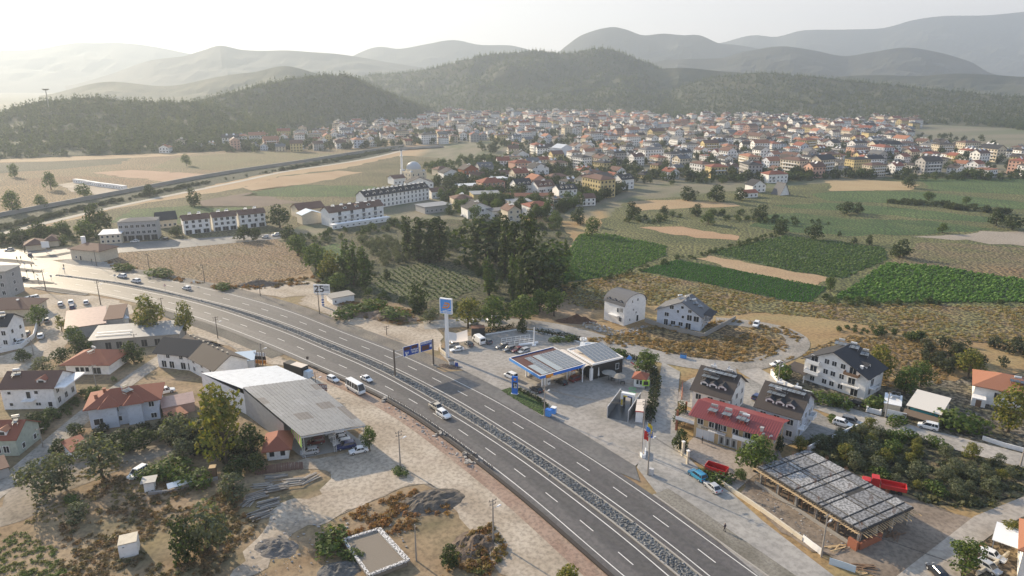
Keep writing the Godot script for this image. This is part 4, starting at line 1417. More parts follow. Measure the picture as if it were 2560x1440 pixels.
	ribbon(b, offset(t, -3.6), offset(t, 3.6),0.11,3,[Color(0.34,0.31,0.275),Color(0.42,0.385,0.34),Color(0.46,0.42,0.375)],0.04)
	struct("street", b.mesh(),M.concrete)
	field("street",[1655,905,1700,930,1694,1000,1692,1080,1716,1140,1762,1186,1832,1236,1905,1302,2010,1384,2090,1445,2300,1600,1990,1600,1905,1448,1792,1352,1690,1272,1640,1232,1592,1170,1622,1090,1640,1000],0.12,[Color(0.29,0.275,0.255),Color(0.36,0.34,0.31),Color(0.41,0.385,0.35)],"concrete",4,0.03)
	field("paved_yard",[1700,1128,1735,1093,1850,1132,1945,1118,1960,1160,1885,1190,1840,1228,1770,1174],0.14,[Color(0.34,0.28,0.235),Color(0.38,0.32,0.27),Color(0.42,0.355,0.30)],"concrete",4,0.05,5.0)
	field("station_apron",[1100,884,1128,848,1200,836,1290,822,1332,828,1520,868,1600,897,1642,918,1638,1000,1606,1150,1588,1166,1465,1090,1386,1044,1355,1041,1255,976,1160,927,1130,915],0.13, C_CONC, "concrete",4,0.035)
	field("lay_by",[1097,932,1160,927,1255,976,1355,1041,1386,1044,1465,1090,1588,1166,1600,1205,1524,1172,1362,1071,1230,993],0.108,[Color(0.12,0.112,0.105),Color(0.15,0.14,0.13),Color(0.19,0.178,0.165)],"asphalt",4,0.03)
	var isl := W([1253,977,1275,970,1300,975,1365,1012,1372,1026,1356,1040,1292,1002])
	patch("planted_island", isl, 0.2,M.grass, 2.0, greens, 0.1,13.0)
	scatter("lawn","clipped green lawn on the island before the fuel station","lawn", isl, 0.25, S.tuft, [0.3,0.5],[Color(0.05,0.13,0.02),Color(0.07,0.16,0.03)],0.7)
	field("building_site",[1842,1232,1885,1192,1905,1165,2012,1128,2310,1262,2440,1296,2350,1445,2200,1445,2090,1408,1990,1350],0.10,[Color(0.20,0.155,0.115),Color(0.27,0.215,0.165),Color(0.33,0.265,0.205)],"dirt",4,0.05)
	var sl := field("shrubby_lot",[2030,1100,2150,1068,2300,1100,2560,1172,2700,1215,2560,1232,2450,1276,2330,1262,2150,1185,2000,1130],0.08,[Color(0.08,0.09,0.04),Color(0.15,0.14,0.06),Color(0.26,0.19,0.10)],"grass",4,0.05)
	scatter("undergrowth","olive green undergrowth on the lot behind the red lorry","undergrowth", sl, 2.0, S.tuft, [0.7,1.9],[Color(0.06,0.075,0.035),Color(0.10,0.11,0.055),Color(0.15,0.145,0.05)],0.8,0.25,1.5)
	field("street",[2230,1450,2345,1362,2435,1292,2560,1242,2750,1180,2750,1290,2560,1290,2490,1330,2410,1390,2400,1450],0.13,[Color(0.36,0.31,0.26),Color(0.42,0.37,0.31),Color(0.45,0.40,0.34)],"concrete",5,0.03)
	field("garden",[2380,1450,2420,1390,2500,1335,2600,1300,2700,1330,2700,1450],0.10, C_SCRUB, "grass",5,0.05)
	field("garden",[1925,965,2000,920,2200,970,2300,960,2560,930,2760,960,2760,1190,2560,1135,2300,1072,2170,1040,2060,1015],0.06,[Color(0.12,0.115,0.06),Color(0.2,0.17,0.10),Color(0.30,0.26,0.21)],"grass",5,0.04)
	field("garden",[1705,960,1760,935,1900,950,1935,975,2060,1040,2140,1066,2030,1100,1950,1120,1900,1105,1780,1050,1700,1010],0.07, C_GREY, "dirt",5,0.04)
	field("junction",[-300,640,0,632,60,641,110,646,147,655,175,662,175,728,110,722,47,717,40,712,0,706,-300,700],0.094, C_ASPH2,"asphalt",5,0.02)
	field("minor_road",[-120,628,0,622,100,628,175,620,250,612,420,600,560,592,690,584,730,590,690,598,420,623,300,632,240,646,180,648,120,652,60,643,0,634,-120,640],0.085,[Color(0.15,0.145,0.14),Color(0.19,0.185,0.178),Color(0.24,0.23,0.22)],"asphalt",6,0.02)
	field("verge",[147,652,180,648,205,640,255,652,330,675,300,676,240,670,200,664,160,657],0.11, C_GREY, "dirt",4,0.05)
	for q in [[-60,646,0,647,40,650,84,656,86,661,60,659,0,654,-60,652],[-60,664,0,666,60,672,100,677,105,680,98,682,60,679,0,673,-60,670],[45,704,60,701,100,702,136,708,132,710,80,710,50,707],[85,643,120,640,170,631,178,630,176,634,125,644,100,645],[76,719,110,718,160,724,210,733,228,738,200,738,140,731,100,724]]:
		var ip := W(q)
		patch("traffic_island", ip, 0.24,M.dirt, 4.0,[Color(0.11,0.10,0.085),Color(0.15,0.135,0.115)],0.05,22.0)
		ip.append(ip[0])
		var kb := MB.new()
		kerb(kb, ip, 0.3,0.26)
		struct("island_kerb", kb.mesh(),M.kerbstone)
	field("dirt_track",[455,800,560,830,640,866,700,893,765,921,832,950,909,981,967,1011,1017,1040,1065,1070,1200,1171,1336,1282,1540,1460,1280,1460,1180,1345,1130,1242,1050,1205,960,1236,830,1296,730,1336,650,1440,560,1460,640,1350,700,1260,800,1235,830,1180,700,1170,760,1148,870,1132,905,1075,790,965,700,912,640,905,560,862,450,835],0.05, C_PALE, "dirt",4,0.04)
	field("yard",[30,742,130,735,230,740,280,748,330,764,330,785,230,800,150,800,165,840,170,880,110,905,60,935,-60,960,-60,905,40,880,100,850,90,800,40,770],0.05, C_PALE, "dirt",5,0.04)
	var lane := curve([-140,1330,0,1232,70,1165,150,1085,240,1018,320,950,390,905,430,880],3.0)
	b = MB.new(); b.tile = 36.0
	ribbon(b, offset(lane, -2.6), offset(lane, 2.6),0.07,2,[Color(0.30,0.265,0.225),Color(0.37,0.33,0.28),Color(0.44,0.39,0.33)],0.06)
	struct("dirt_lane", b.mesh(),M.dirt)
	field("clearing",[60,1190,130,1170,250,1150,330,1120,420,1110,440,1130,340,1160,260,1190,170,1230,60,1300,-40,1330,-40,1290],0.04, C_DIRT, "dirt",4,0.06)
	field("pale_verge",[770,740,700,745,640,735,600,722,660,712,740,700,790,708,860,770,930,790,1080,808,1110,840,1095,880,1040,868,1000,862,900,820,820,785,740,760],0.06, C_PALE, "dirt",5,0.04)
	field("scrub_strip",[830,745,900,745,1080,770,1110,800,1000,815,920,800,850,775],0.07, C_SCRUB, "dirt",5,0.05)
	var rusty := [Color(0.34,0.15,0.045),Color(0.28,0.14,0.06),Color(0.22,0.15,0.07),Color(0.36,0.20,0.07)]
	var browns := [Color(0.24,0.15,0.085),Color(0.30,0.18,0.09),Color(0.17,0.13,0.065),Color(0.11,0.11,0.05)]
	scatter("dry_scrub","brown dry scrub covering the rough ground at lower left","scrub", W([150,1300,260,1190,420,1180,620,1225,650,1300,560,1460,150,1460]),0.75, S.tuft, [0.35,1.1], browns, 0.7,0.3,1.6)
	scatter("dry_scrub","rusty dry bushes around the abandoned concrete slab","scrub", W([820,1330,900,1270,1000,1232,1060,1222,1125,1248,1120,1290,1060,1300,1030,1330,900,1345,850,1370]),0.7, S.tuft, [0.4,1.2], rusty, 0.8,0.4,2.0)
	scatter("dry_scrub","rusty and green brush below the street lamp","scrub", W([1100,1460,1130,1390,1190,1325,1235,1310,1275,1370,1250,1410,1200,1460]),0.5, S.tuft, [0.4,1.3], rusty + [Color(0.09,0.11,0.03),Color(0.13,0.14,0.04)],0.9,0.2,2.0)
	scatter("grass_tufts","fresh green grass tufts in the lower left corner","grass", W([-60,1340,60,1330,130,1370,190,1460,-60,1460]),0.6, S.tuft, [0.4,1.0],[Color(0.10,0.16,0.03),Color(0.15,0.19,0.045),Color(0.2,0.18,0.06)],0.6,0.25,1.5)
	scatter("dry_grass","yellow dry grass beneath the old olive trees","grass", W([120,1190,300,1150,420,1170,330,1260,180,1300,60,1310]),0.9, S.tuft, [0.3,0.8],[Color(0.30,0.22,0.09),Color(0.20,0.18,0.065),Color(0.35,0.25,0.12)],0.6,0.3,1.5)
	scatter("dry_scrub","rusty brush on the bank between track and orchard","scrub", W([830,750,920,760,1060,780,1100,800,1000,812,900,792]),1.2, S.tuft, [0.5,1.4], rusty + browns, 0.8,0.3,1.5)
	scatter("dry_scrub","brown brush along the lower edge of the stubble field","scrub", W([270,652,420,690,560,718,700,703,790,690,800,706,680,722,560,728,430,700,280,668]),2.0, S.tuft, [0.5,1.6], rusty + [Color(0.12,0.10,0.05)],0.8,0.35,1.5)
	scatter("reeds","dark green reeds and bushes filling the canal bed","reeds", W([-120,598,0,568,200,520,470,464,640,437,860,394,1010,368,1015,371,810,411,560,450,265,513,0,577,-120,606]),5.0, S.mid_tree, [1.5,4.0],[Color(0.05,0.075,0.03),Color(0.08,0.10,0.04),Color(0.035,0.05,0.022)],0.7,0.25,0.9)
	rng.seed = 77
	var sm := MB.new()
	sm.hexa(Transform3D(Basis(Vector3(1,0.3,0.2).normalized(),0.5),Vector3(0,-0.3,0)),Vector3(1,0.8,0.9),0.6,0.5)
	S.stone = sm.mesh()
	var n := int(length_of(ML))
	var A := resample(offset(ML, -1.8), n)
	var E := resample(offset(MR, 1.7), n)
	var xs := []
	var cs := PackedColorArray()
	for i in n:
		if A[i].y < -330: continue
		for k in int(26 * clampf(1.0 - (absf(A[i].y) - 110.0) / 300.0,0.25,1)):
			var p := A[i].lerp(E[i], rng.randf()) + Vector2(U(-0.5,0.5),U(-0.5,0.5))
			var s := U(0.18,0.5)
			xs.append(Transform3D(Basis(Vector3(U(-1,1),U(-1,1),U(-1,1)).normalized(),U(0, TAU)).scaled(Vector3(s, s * 0.7, s)),Vector3(p.x, 0.2, p.y)))
			var g := U(0.10,0.24)
			cs.append(Color(g, g * 1.01, g * 1.0))
	many("median_stones","grey broken stone filling the strip between the two carriageways","stones", S.stone, vmat("stone",0.9), xs, cs)
func crop_lines(label: String, pts: PackedVector2Array, a: Vector2, row: float, c: Color) -> void:
	var u := a.normalized()
	var w := Vector2(-u.y, u.x)
	var lo := Vector2(INF, INF)
	var hi := -lo
	for p in pts:
		lo = lo.min(Vector2(p.dot(u), p.dot(w)))
		hi = hi.max(Vector2(p.dot(u), p.dot(w)))
	var xs := []
	var cs := PackedColorArray()
	var r := lo.y
	while r < hi.y:
		var t := lo.x
		while t < hi.x:
			t += 1.5
			var p := u * (t + U(-0.5,0.5)) + w * (r + noise.get_noise_2d(t, r * 3) * 2.0 + U(-0.3,0.3))
			if nz(p.x, p.y, 0.7,6.0) < 0.4 or not Geometry2D.is_point_in_polygon(p, pts): continue
			var s := U(0.5,1.0)
			xs.append(T(Vector3(p.x, 0.0, p.y),U(0, TAU),Vector3(s, s * 0.3, s)))
			cs.append(c * U(0.85,1.15))
		r += row
	many("straw", label, "straw", S.tuft, M.leaf_any, xs, cs)

func station() -> void:
	var h := 5.0
	var a := G(1350,941, h)      # front corner
	var l := G(1261,897, h)      # left
	var r := G(1463,910, h)      # right
	a.y = 0; l.y = 0; r.y = 0
	var o := frame_of("fuel_canopy","blue edged fuel station canopy with solar panels on its brown roof","canopy", a, r)
	var w := a.distance_to(r)
	var d := a.distance_to(l) * 0.98
	var b := MB.new()
	b.hexa(Transform3D(Basis(),Vector3(w / 2, h - 0.75,-d / 2)),Vector3(w - 0.3,0.5, d - 0.3))
	part(o, "ceiling", b.mesh(),M.plastic_white)
	b = MB.new()
	b.hexa(Transform3D(Basis(),Vector3(w / 2, h - 0.24,-d / 2)),Vector3(w - 0.35,0.08, d - 0.35))
	part(o, "roof", b.mesh(),M.brown_dark)
	for q in [[Vector3(w / 2, h - 0.8,0),Vector3(w + 0.1,0.85,0.16),"blue"],[Vector3(0, h - 0.8,-d / 2),Vector3(0.16,0.85, d - 0.17),"blue_light"],[Vector3(w / 2, h - 0.8,-d),Vector3(w + 0.1,0.85,0.16),"blue"],[Vector3(w, h - 0.8,-d / 2),Vector3(0.16,0.85, d - 0.17),"plastic_white"]]:
		b = MB.new()
		b.hexa(Transform3D(Basis(), q[0]), q[1])
		var fa := part(o, "fascia", b.mesh(), M[q[2]])
		b = MB.new()
		b.hexa(Transform3D(Basis(), q[0] + Vector3(0,0.85,0)),Vector3(q[1].x + 0.02,0.05, q[1].z + 0.1))
		part(fa, "trim", b.mesh(),M.plastic_white)
	var pm := MB.new()
	pm.hexa(Transform3D(),Vector3(1.0,0.05,1.62))
	var pv := pm.mesh()
	var pf := MB.new()
	for s in [-1,1]:
		pf.hexa(Transform3D(Basis(),Vector3(s * 0.51,0,0)),Vector3(0.03,0.07,1.66))
		pf.hexa(Transform3D(Basis(),Vector3(0,0, s * 0.83)),Vector3(1.0,0.07,0.03))
	var pfm := pf.mesh()
	for bank in [[1.0,2,4,"clear_panel"],[3.3,2,8,"panel_grey"],[6.0,2,8,"clear_panel"],[8.3,2,8,"panel_grey"],[10.5,2,8,"panel_grey"],[12.7,2,8,"panel_grey"]]:
		for i in bank[1]:
			for j in int(minf(bank[2],(d - 2.2) / 1.7)):
				var x: float = bank[0] + i * 1.06 + 0.6
				if x > w - 0.7: continue
				var t := part(o, "solar_panel", pv, M[bank[3]] if bank[3] != "clear_panel" else mat("pv_pale",Color(0.33,0.37,0.38),0.25),T(Vector3(x, h + 0.02,-1.4 - j * 1.7)))
				part(t, "frame", pfm, M.galvanised)
	for q in [[0.22,0.2],[0.78,0.2],[0.22,0.72],[0.78,0.72]]:
		b = MB.new()
		for s in [-0.45,0.45]: b.hexa(Transform3D(Basis(),Vector3(w * q[0] + s, 0,-d * q[1])),Vector3(0.4, h - 0.75,0.4))
		part(o, "column", b.mesh(),M.plastic_white)
	b = MB.new()
	b.hexa(Transform3D(Basis(),Vector3(w * 0.2, h - 0.75,0.12)),Vector3(2.4,0.7,0.12))
	part(o, "badge", b.mesh(),M.orange)
	for q in [[0.22,0.2,"at the front corner"],[0.78,0.2,"at the right column"],[0.22,0.72,"at the left column"],[0.78,0.72,"nearest the shop"]]:
		var fp := thing("fuel_pump","fuel pump on its island under the canopy, " + q[2],"fuel pump", on(o, Vector3(w * q[0] + 1.6,0.13,-d * q[1])), o.rotation.y, "fuel pumps")
		b = MB.new()
		b.hexa(Transform3D(),Vector3(3.6,0.16,1.1))
		part(fp, "island", b.mesh(),M.kerbstone)
		b = MB.new()
		b.hexa(Transform3D(Basis(),Vector3(0,0.16,0)),Vector3(1.0,2.0,0.6),0.95)
		part(fp, "cabinet", b.mesh(),M.plastic_white)
		b = MB.new()
		b.hexa(Transform3D(Basis(),Vector3(0,2.16,0)),Vector3(1.5,0.4,0.5))
		part(fp, "header", b.mesh(),M.orange)
		b = MB.new()
		for s in [-1,1]: b.hexa(Transform3D(Basis(),Vector3(s * 0.25,0.9,0.31)),Vector3(0.3,0.5,0.06))
		part(fp, "display", b.mesh(),M.dark)
	var sa := G(1482,912,4.6)
	var sb := G(1557,894,4.6)
	sa.y = 0; sb.y = 0
	o = house("station_shop","low black fuel station shop with solar panels on its flat roof", sa, sb, 12.5,4.4,"black_wall","flat",0.1,"fabric",-0.2,0.5,"shop")
	var box: Array = o.get_meta("box")
	w = box[1]
	for q in [[Vector3(w / 2,4.4,0.02),Vector3(w + 0.2,0.5,0.24)],[Vector3(w / 2,4.4,-12.52),Vector3(w + 0.2,0.5,0.24)],[Vector3(0.0,4.4,-6.25),Vector3(0.24,0.5,12.2)],[Vector3(w, 4.4,-6.25),Vector3(0.24,0.5,12.2)]]:
		b = MB.new()
		b.hexa(Transform3D(Basis(), q[0]), q[1])
		part(o, "parapet", b.mesh(),M.plastic_white)
	for i in 7:
		for j in 5:
			var t := part(o, "solar_panel", pv, M.panel_grey, Transform3D(Basis(Vector3.RIGHT, 0.1).scaled_local(Vector3(1.22,1,1.12)),Vector3(w * 0.2 + i * 1.32,4.75 + (j * 0.2),-2.0 - j * 1.9)))
			part(t, "frame", pfm, M.galvanised)
	window(o, "f", box, w * 0.82,1.6,1.0,1.6)
	b = MB.new()
	for i in 4: b.hexa(Transform3D(Basis(),Vector3(-0.3,0,-1.5 - i * 3.0)),Vector3(0.08,3.0,2.2))
	part(o, "shopfront", b.mesh(),M.glass)
	b = MB.new()
	b.hexa(Transform3D(Basis(),Vector3(-0.5,0,0.1)),Vector3(0.9,3.6,0.5))
	part(o, "pillar", b.mesh(),M.plastic_white)
	o = thing("vault_roof","cream vaulted roof between the fuel canopy and the black shop","roof", sa, o.rotation.y)
	b = MB.new()
	for i in 8:
		var u := PI * i / 8
		var v := PI * (i + 1) / 8
		slab(b, [Vector3(-1.9 - cos(u) * 1.6,4.0 + sin(u) * 1.0,0.4),Vector3(-1.9 - cos(v) * 1.6,4.0 + sin(v) * 1.0,0.4),Vector3(-1.9 - cos(v) * 1.6,4.0 + sin(v) * 1.0,-13),Vector3(-1.9 - cos(u) * 1.6,4.0 + sin(u) * 1.0,-13)],0.08)
	part(o, "vault", b.mesh(),M.fabric)
	for q in [0.0,-6.0,-12.4]:
		b = MB.new()
		for s in [-3.4,-0.45]: b.hexa(Transform3D(Basis(),Vector3(s, 0, q)),Vector3(0.22,4.0,0.22))
		part(o, "post", b.mesh(),M.plastic_white)
	dish(on_box(sa, sb, Vector3(1.2,4.5,-10.5)),0.4,"white satellite dish on the flat roof of the fuel shop")
	var la := G(1450,868,3.0)
	var lb := G(1505,872,3.0)
	la.y = 0; lb.y = 0
	o = frame_of("store_shed","white lean-to roof standing behind the fuel shop","shed", la, lb)
	roof(o, "flat",0, la.distance_to(lb),0,-4.0,3.0,0.15,M.metal_white, 0.2)
	for q in [Vector3(0.1,0,-0.1),Vector3(la.distance_to(lb) - 0.1,0,-0.1),Vector3(0.1,0,-3.9),Vector3(la.distance_to(lb) - 0.1,0,-3.9)]:
		b = MB.new()
		b.hexa(Transform3D(Basis(), q),Vector3(0.12,3.0,0.12))
		part(o, "post", b.mesh(),M.steel)
	var p := G(1119,893)
	h = tall(p, 746)
	o = thing("price_totem","tall white pole sign with an orange letter on blue","sign", p, -0.35)
	b = MB.new()
	b.hexa(Transform3D(),Vector3(0.95, h - 4.5,0.6))
	part(o, "mast", b.mesh(),M.plastic_white)
	b = MB.new()
	b.hexa(Transform3D(Basis(),Vector3(0, h - 4.7,0)),Vector3(3.9,4.7,0.8))
	var hd := part(o, "sign_head", b.mesh(),M.plastic_white)
	b = MB.new()
	b.hexa(Transform3D(Basis(),Vector3(0.05, h - 4.45,0.42)),Vector3(3.4,4.2,0.06))
	part(hd, "face", b.mesh(),M.blue_light)
	b = MB.new()     # a D with three speed bars
	var cx := 0.45
	var cy := h - 2.0
	for i in 14:
		var u := -PI / 2 + PI * i / 14
		var v := -PI / 2 + PI * (i + 1) / 14
		var f := func(g: float, rr: float) -> Vector3: return Vector3(cx + cos(g) * rr + sin(g) * rr * 0.25, cy + sin(g) * rr, 0.47)
		b.quad(f.call(u, 0.5), f.call(u, 0.95), f.call(v, 0.95), f.call(v, 0.5))
	for i in 3:
		var y := cy - 0.95 + i * 0.725
		b.quad(Vector3(cx - 1.5 + 0.35 * i, y, 0.47),Vector3(cx + 0.0 + 0.12 * i, y, 0.47),Vector3(cx + 0.1 + 0.12 * i, y + 0.42,0.47),Vector3(cx - 1.35 + 0.35 * i, y + 0.42,0.47))
	part(hd, "emblem", b.mesh(),M.orange)
	b = MB.new()
	b.quad(Vector3(-1.6, h - 4.1,0.47),Vector3(-1.6, h - 4.25,0.47),Vector3(1.7, h - 3.1,0.47),Vector3(1.7, h - 2.95,0.47))
	part(hd, "stripe", b.mesh(),M.plastic_white)
	text(hd, "alpet",0.85,T(Vector3(0.5, h - 3.95,0.47)),"plastic_white")
	p = G(1287,986)
	o = thing("price_board","blue price board with white figures on the green island","sign", p, -0.3)
	h = tall(p, 941)
	b = MB.new()
	b.hexa(Transform3D(),Vector3(1.9,0.3,0.9))
	part(o, "base", b.mesh(),M.plastic_white)
	b = MB.new()
	b.hexa(Transform3D(Basis(),Vector3(0,0.3,0)),Vector3(1.6, h - 0.3,0.4))
	var pb := part(o, "board", b.mesh(),M.blue)
	b = MB.new()
	b.hexa(Transform3D(Basis(),Vector3(0.1,1.9,0.21)),Vector3(1.2,1.7,0.03))
	part(pb, "display", b.mesh(),M.dark)
	text(pb, "51",0.6,T(Vector3(0.2,2.9,0.25)),"plastic_white")
	text(pb, "49",0.6,T(Vector3(0.2,2.2,0.25)),"plastic_white")
	b = MB.new()
	b.tube(Vector3(0.1, h - 0.8,0.2),Vector3(0.1, h - 0.8,0.26),0.35,0.35,10)
	part(pb, "badge", b.mesh(),M.orange)
	p = G(1140,872)
	o = thing("car_shelter","cream stretched fabric car shelter by the low white wall","shelter", p, 0.1)
	b = MB.new()
	var n := 8
	var sh := func(i: int, j: int) -> Vector3:
		var u := float(i) / n
		var v := float(j) / n
		return Vector3(-3.4 + 7.2 * u, 2.5 + 1.2 * v * v + 0.5 * absf(u - 0.5) * 2.0 * v - 0.5 * sin(PI * u),-0.5 - 5.0 * v)
	for i in n:
		for j in n: slab(b, [sh.call(i, j), sh.call(i + 1, j), sh.call(i + 1, j + 1), sh.call(i, j + 1)],0.03)
	part(o, "fabric", b.mesh(),M.fabric)
	for q in [Vector3(-3.3,2.5,-0.6),Vector3(3.7,2.5,-0.6),Vector3(-3.3,4.0,-5.4),Vector3(3.7,4.0,-5.4)]:
		b = MB.new()
		b.tube(Vector3(q.x, 0, q.z), q, 0.09,0.07,6)
		part(o, "post", b.mesh(),M.steel)
	wall_run("low_wall","low cream wall at the entrance corner of the station","wall",[1100,868,1102,880,1118,893,1119,894],1.1,0.3,"cream")
	wall_run("hedge_kerb","white kerb along the back hedge of the station","wall",[1215,838,1290,826,1330,829,1420,847,1448,857],0.35,0.3,"plastic_white")
	box_thing("store_box","black storage box with brown top at the back hedge","container",G(1195,842),Vector3(4.2,3.4,2.6),0.15,"dark","rust")
	o = thing("pipe_frame","white tubular railing frames beside the parked dark cars","railing",G(1300,862),0.35)
	for j in 2:
		for i in 7:
			b = MB.new()
			b.bar(Vector3(-5 + i * 1.6,0,-j * 3.2),Vector3(-5 + i * 1.6,1.7,-j * 3.2),0.1)
			part(o, "post", b.mesh(),M.plastic_white)
		for y in [0.9,1.65]:
			b = MB.new()
			b.bar(Vector3(-5, y, -j * 3.2),Vector3(4.6, y, -j * 3.2),0.09)
			part(o, "rail", b.mesh(),M.plastic_white)
	b = MB.new()
	b.tube(Vector3(-1.0,0.45,1.2),Vector3(5.6,0.45,1.2),0.42,0.42,12)
	part(thing("gas_tank","long white gas tank lying beside the railing frames","tank",G(1300,862),0.35),"shell", b.mesh(),M.plastic_white)
	p = G(1335,864)
	o = thing("light_mast","slender white lighting mast on a square white foot","mast", p)
	b = MB.new()
	b.tube(Vector3(0,0.4,0),Vector3(0, tall(p, 818),0),0.22,0.16,8)
	part(o, "mast", b.mesh(),M.plastic_white)
	b = MB.new()
	b.hexa(Transform3D(),Vector3(1.5,0.4,1.5),0.8)
	part(o, "foot", b.mesh(),M.plastic_white)
	p = G(1457,880)
	o = thing("floodlight_mast","tall mast with a white floodlight ring behind the shop","mast", p)
	b = MB.new()
	b.tube(Vector3.ZERO, Vector3(0, tall(p, 846),0),0.13,0.09,7)
	part(o, "mast", b.mesh(),M.plastic_white)
	for i in 6:
		b = MB.new()
		b.hexa(Transform3D(Basis(Vector3.UP, i * PI / 3),Vector3(0, tall(p, 846) - 0.5,0)).translated_local(Vector3(0,0,0.9)),Vector3(0.7,0.5,0.25))
		part(o, "floodlight", b.mesh(),M.plastic_white)
	var ka := G(1584,967)
	var kb := G(1611,971)
	o = house("kiosk","small white kiosk with red tiled hip roof", ka, kb, 3.4,2.7,"white","hip",1.3,"tile_red",0.6,0.5,"kiosk")
	box = o.get_meta("box")
	window(o, "f", box, 1.0,1.0,0.6,1.2)
	window(o, "f", box, 1.9,1.0,0.6,1.2)
	o = thing("menu_frame","lime green framed board at the kiosk corner","sign", kb + Vector3(0.2,0,0.5),-0.1)
	b = MB.new()
	b.hexa(Transform3D(Basis(),Vector3(0,1.0,0)),Vector3(1.9,1.7,0.3))
	part(o, "frame", b.mesh(),M.lime)
	b = MB.new()
	b.hexa(Transform3D(Basis(),Vector3(0,1.3,0.16)),Vector3(1.3,1.1,0.04))
	part(o, "board", b.mesh(),M.dark)
	b = MB.new()
	b.bar(Vector3(0,0,0),Vector3(0,1.0,0),0.15)
	part(o, "post", b.mesh(),M.dark)
	for q in [[1581,973,"nearer the kiosk"],[1580,983,"farther from the kiosk"]]:
		o = thing("bay_marking","green painted charging ring on the apron, " + q[2],"marking",G(q[0], q[1]) + Vector3(0,0.14,0),0,"green charging rings")
		b = MB.new()
		for i in 16:
			var u := TAU * i / 16
			var v := TAU * (i + 1) / 16
			b.quad(Vector3(cos(u) * 0.7,0,-sin(u) * 0.7),Vector3(cos(u),0,-sin(u)),Vector3(cos(v),0,-sin(v)),Vector3(cos(v) * 0.7,0,-sin(v) * 0.7))
		b.hexa(Transform3D(Basis(),Vector3(0,0,0)),Vector3(0.9,0.01,0.2))
		part(o, "ring", b.mesh(), mat("ring",Color(0.12,0.42,0.14),0.7))
	for q in [[1521,951,"farther from the lane"],[1545,960,"beside the kiosk"]]:
		o = thing("parasol","grey parasol over the terrace tables, " + q[2],"parasol",G(q[0], q[1]) + Vector3(0,0.13,0),U(0,1),"terrace parasols")
		b = MB.new()
		for i in 10:
			var u := TAU * i / 10
			var v := TAU * (i + 1) / 10
			b.tri(Vector3(0,2.9,0),Vector3(cos(v) * 2.0,2.3, sin(v) * 2.0),Vector3(cos(u) * 2.0,2.3, sin(u) * 2.0))
			b.tri(Vector3(0,2.86,0),Vector3(cos(u) * 2.0,2.26, sin(u) * 2.0),Vector3(cos(v) * 2.0,2.26, sin(v) * 2.0))
		part(o, "canopy", b.mesh(), mat("parasol",Color(0.25,0.23,0.2),0.9))
		b = MB.new()
		b.tube(Vector3.ZERO, Vector3(0,2.9,0),0.05,0.05,6)
		part(o, "pole", b.mesh(),M.dark)
		var tb := thing("terrace_table","dark table under the grey parasol " + q[2],"table",G(q[0], q[1]) + Vector3(1.2,0.13,0.3),0,"terrace tables")
		b = MB.new()
		b.hexa(Transform3D(Basis(),Vector3(0,0.7,0)),Vector3(1.2,0.06,0.8))
		part(tb, "top", b.mesh(),M.dark)
		for s in [-0.5,0.5]:
			b = MB.new()
			b.hexa(Transform3D(Basis(),Vector3(s, 0,0)),Vector3(0.08,0.7,0.6))
			part(tb, "leg", b.mesh(),M.dark)
	o = thing("closed_umbrella","closed white sunshade standing against the black shop wall","umbrella",G(1496,947) + Vector3(0,0.13,0))
	b = MB.new()
	b.tube(Vector3(0,0.9,0),Vector3(0,3.4,0),0.28,0.04,7)
	part(o, "cloth", b.mesh(),M.plastic_white)
	b = MB.new()
	b.tube(Vector3.ZERO, Vector3(0,0.9,0),0.05,0.05,6)
	part(o, "pole", b.mesh(),M.steel)
	p = G(1572,915)
	o = thing("play_tower","small play tower with blue hood and red slide","playground slide", p, -0.5)
	b = MB.new()
	for s in [-0.5,0.5]:
		for k in [-0.5,0.5]: b.bar(Vector3(s, 0, k),Vector3(s, 2.4, k),0.1)
	part(o, "frame", b.mesh(),M.plastic_white)
	b = MB.new()
	b.hexa(Transform3D(Basis(),Vector3(0,2.4,0)),Vector3(1.4,0.9,1.4),0.2)
	part(o, "hood", b.mesh(),M.blue_light)
	b = MB.new()
	slab(b, [Vector3(0.5,1.3,0.35),Vector3(0.5,1.3,-0.35),Vector3(2.9,0.2,-0.35),Vector3(2.9,0.2,0.35)].slice(0),0.08)
	part(o, "slide", b.mesh(),M.red)
	var ca := G(1518,1045)
	var cb := G(1570,1056)
	o = frame_of("car_wash","open car wash bay with white gantry between steel screens","car wash", ca, cb)
	w = ca.distance_to(cb)
	d = 11.0
	b = MB.new()
	b.hexa(Transform3D(Basis(),Vector3(w / 2,0.1,-d / 2)),Vector3(w, 0.08, d))
	part(o, "floor", b.mesh(), mat("wet",Color(0.05,0.055,0.06),0.3))
	for s in [0.0, w]:
		b = MB.new()
		b.hexa(Transform3D(Basis(),Vector3(s, 0.1,-d / 2)),Vector3(0.08,3.0, d))
		var sc := part(o, "screen", b.mesh(), mat("screen",Color(0.16,0.17,0.18),0.35))
		b = MB.new()
		b.hexa(Transform3D(Basis(),Vector3(s, 3.1,-d / 2)),Vector3(0.18,0.14, d + 0.1))
		b.hexa(Transform3D(Basis(),Vector3(s, 0.1,0.05)),Vector3(0.18,3.0,0.16))
		part(sc, "rail", b.mesh(),M.galvanised)
	b = MB.new()
	b.hexa(Transform3D(Basis(),Vector3(w * 0.27,0.1,-d + 3.0)),Vector3(0.55,3.2,1.0))
	b.hexa(Transform3D(Basis(),Vector3(w * 0.82,0.1,-d + 3.0)),Vector3(0.55,3.2,1.0))
	b.hexa(Transform3D(Basis(),Vector3(w * 0.545,3.3,-d + 3.0)),Vector3(w * 0.55 + 0.55,0.55,1.1))
	part(o, "gantry", b.mesh(),M.plastic_white)
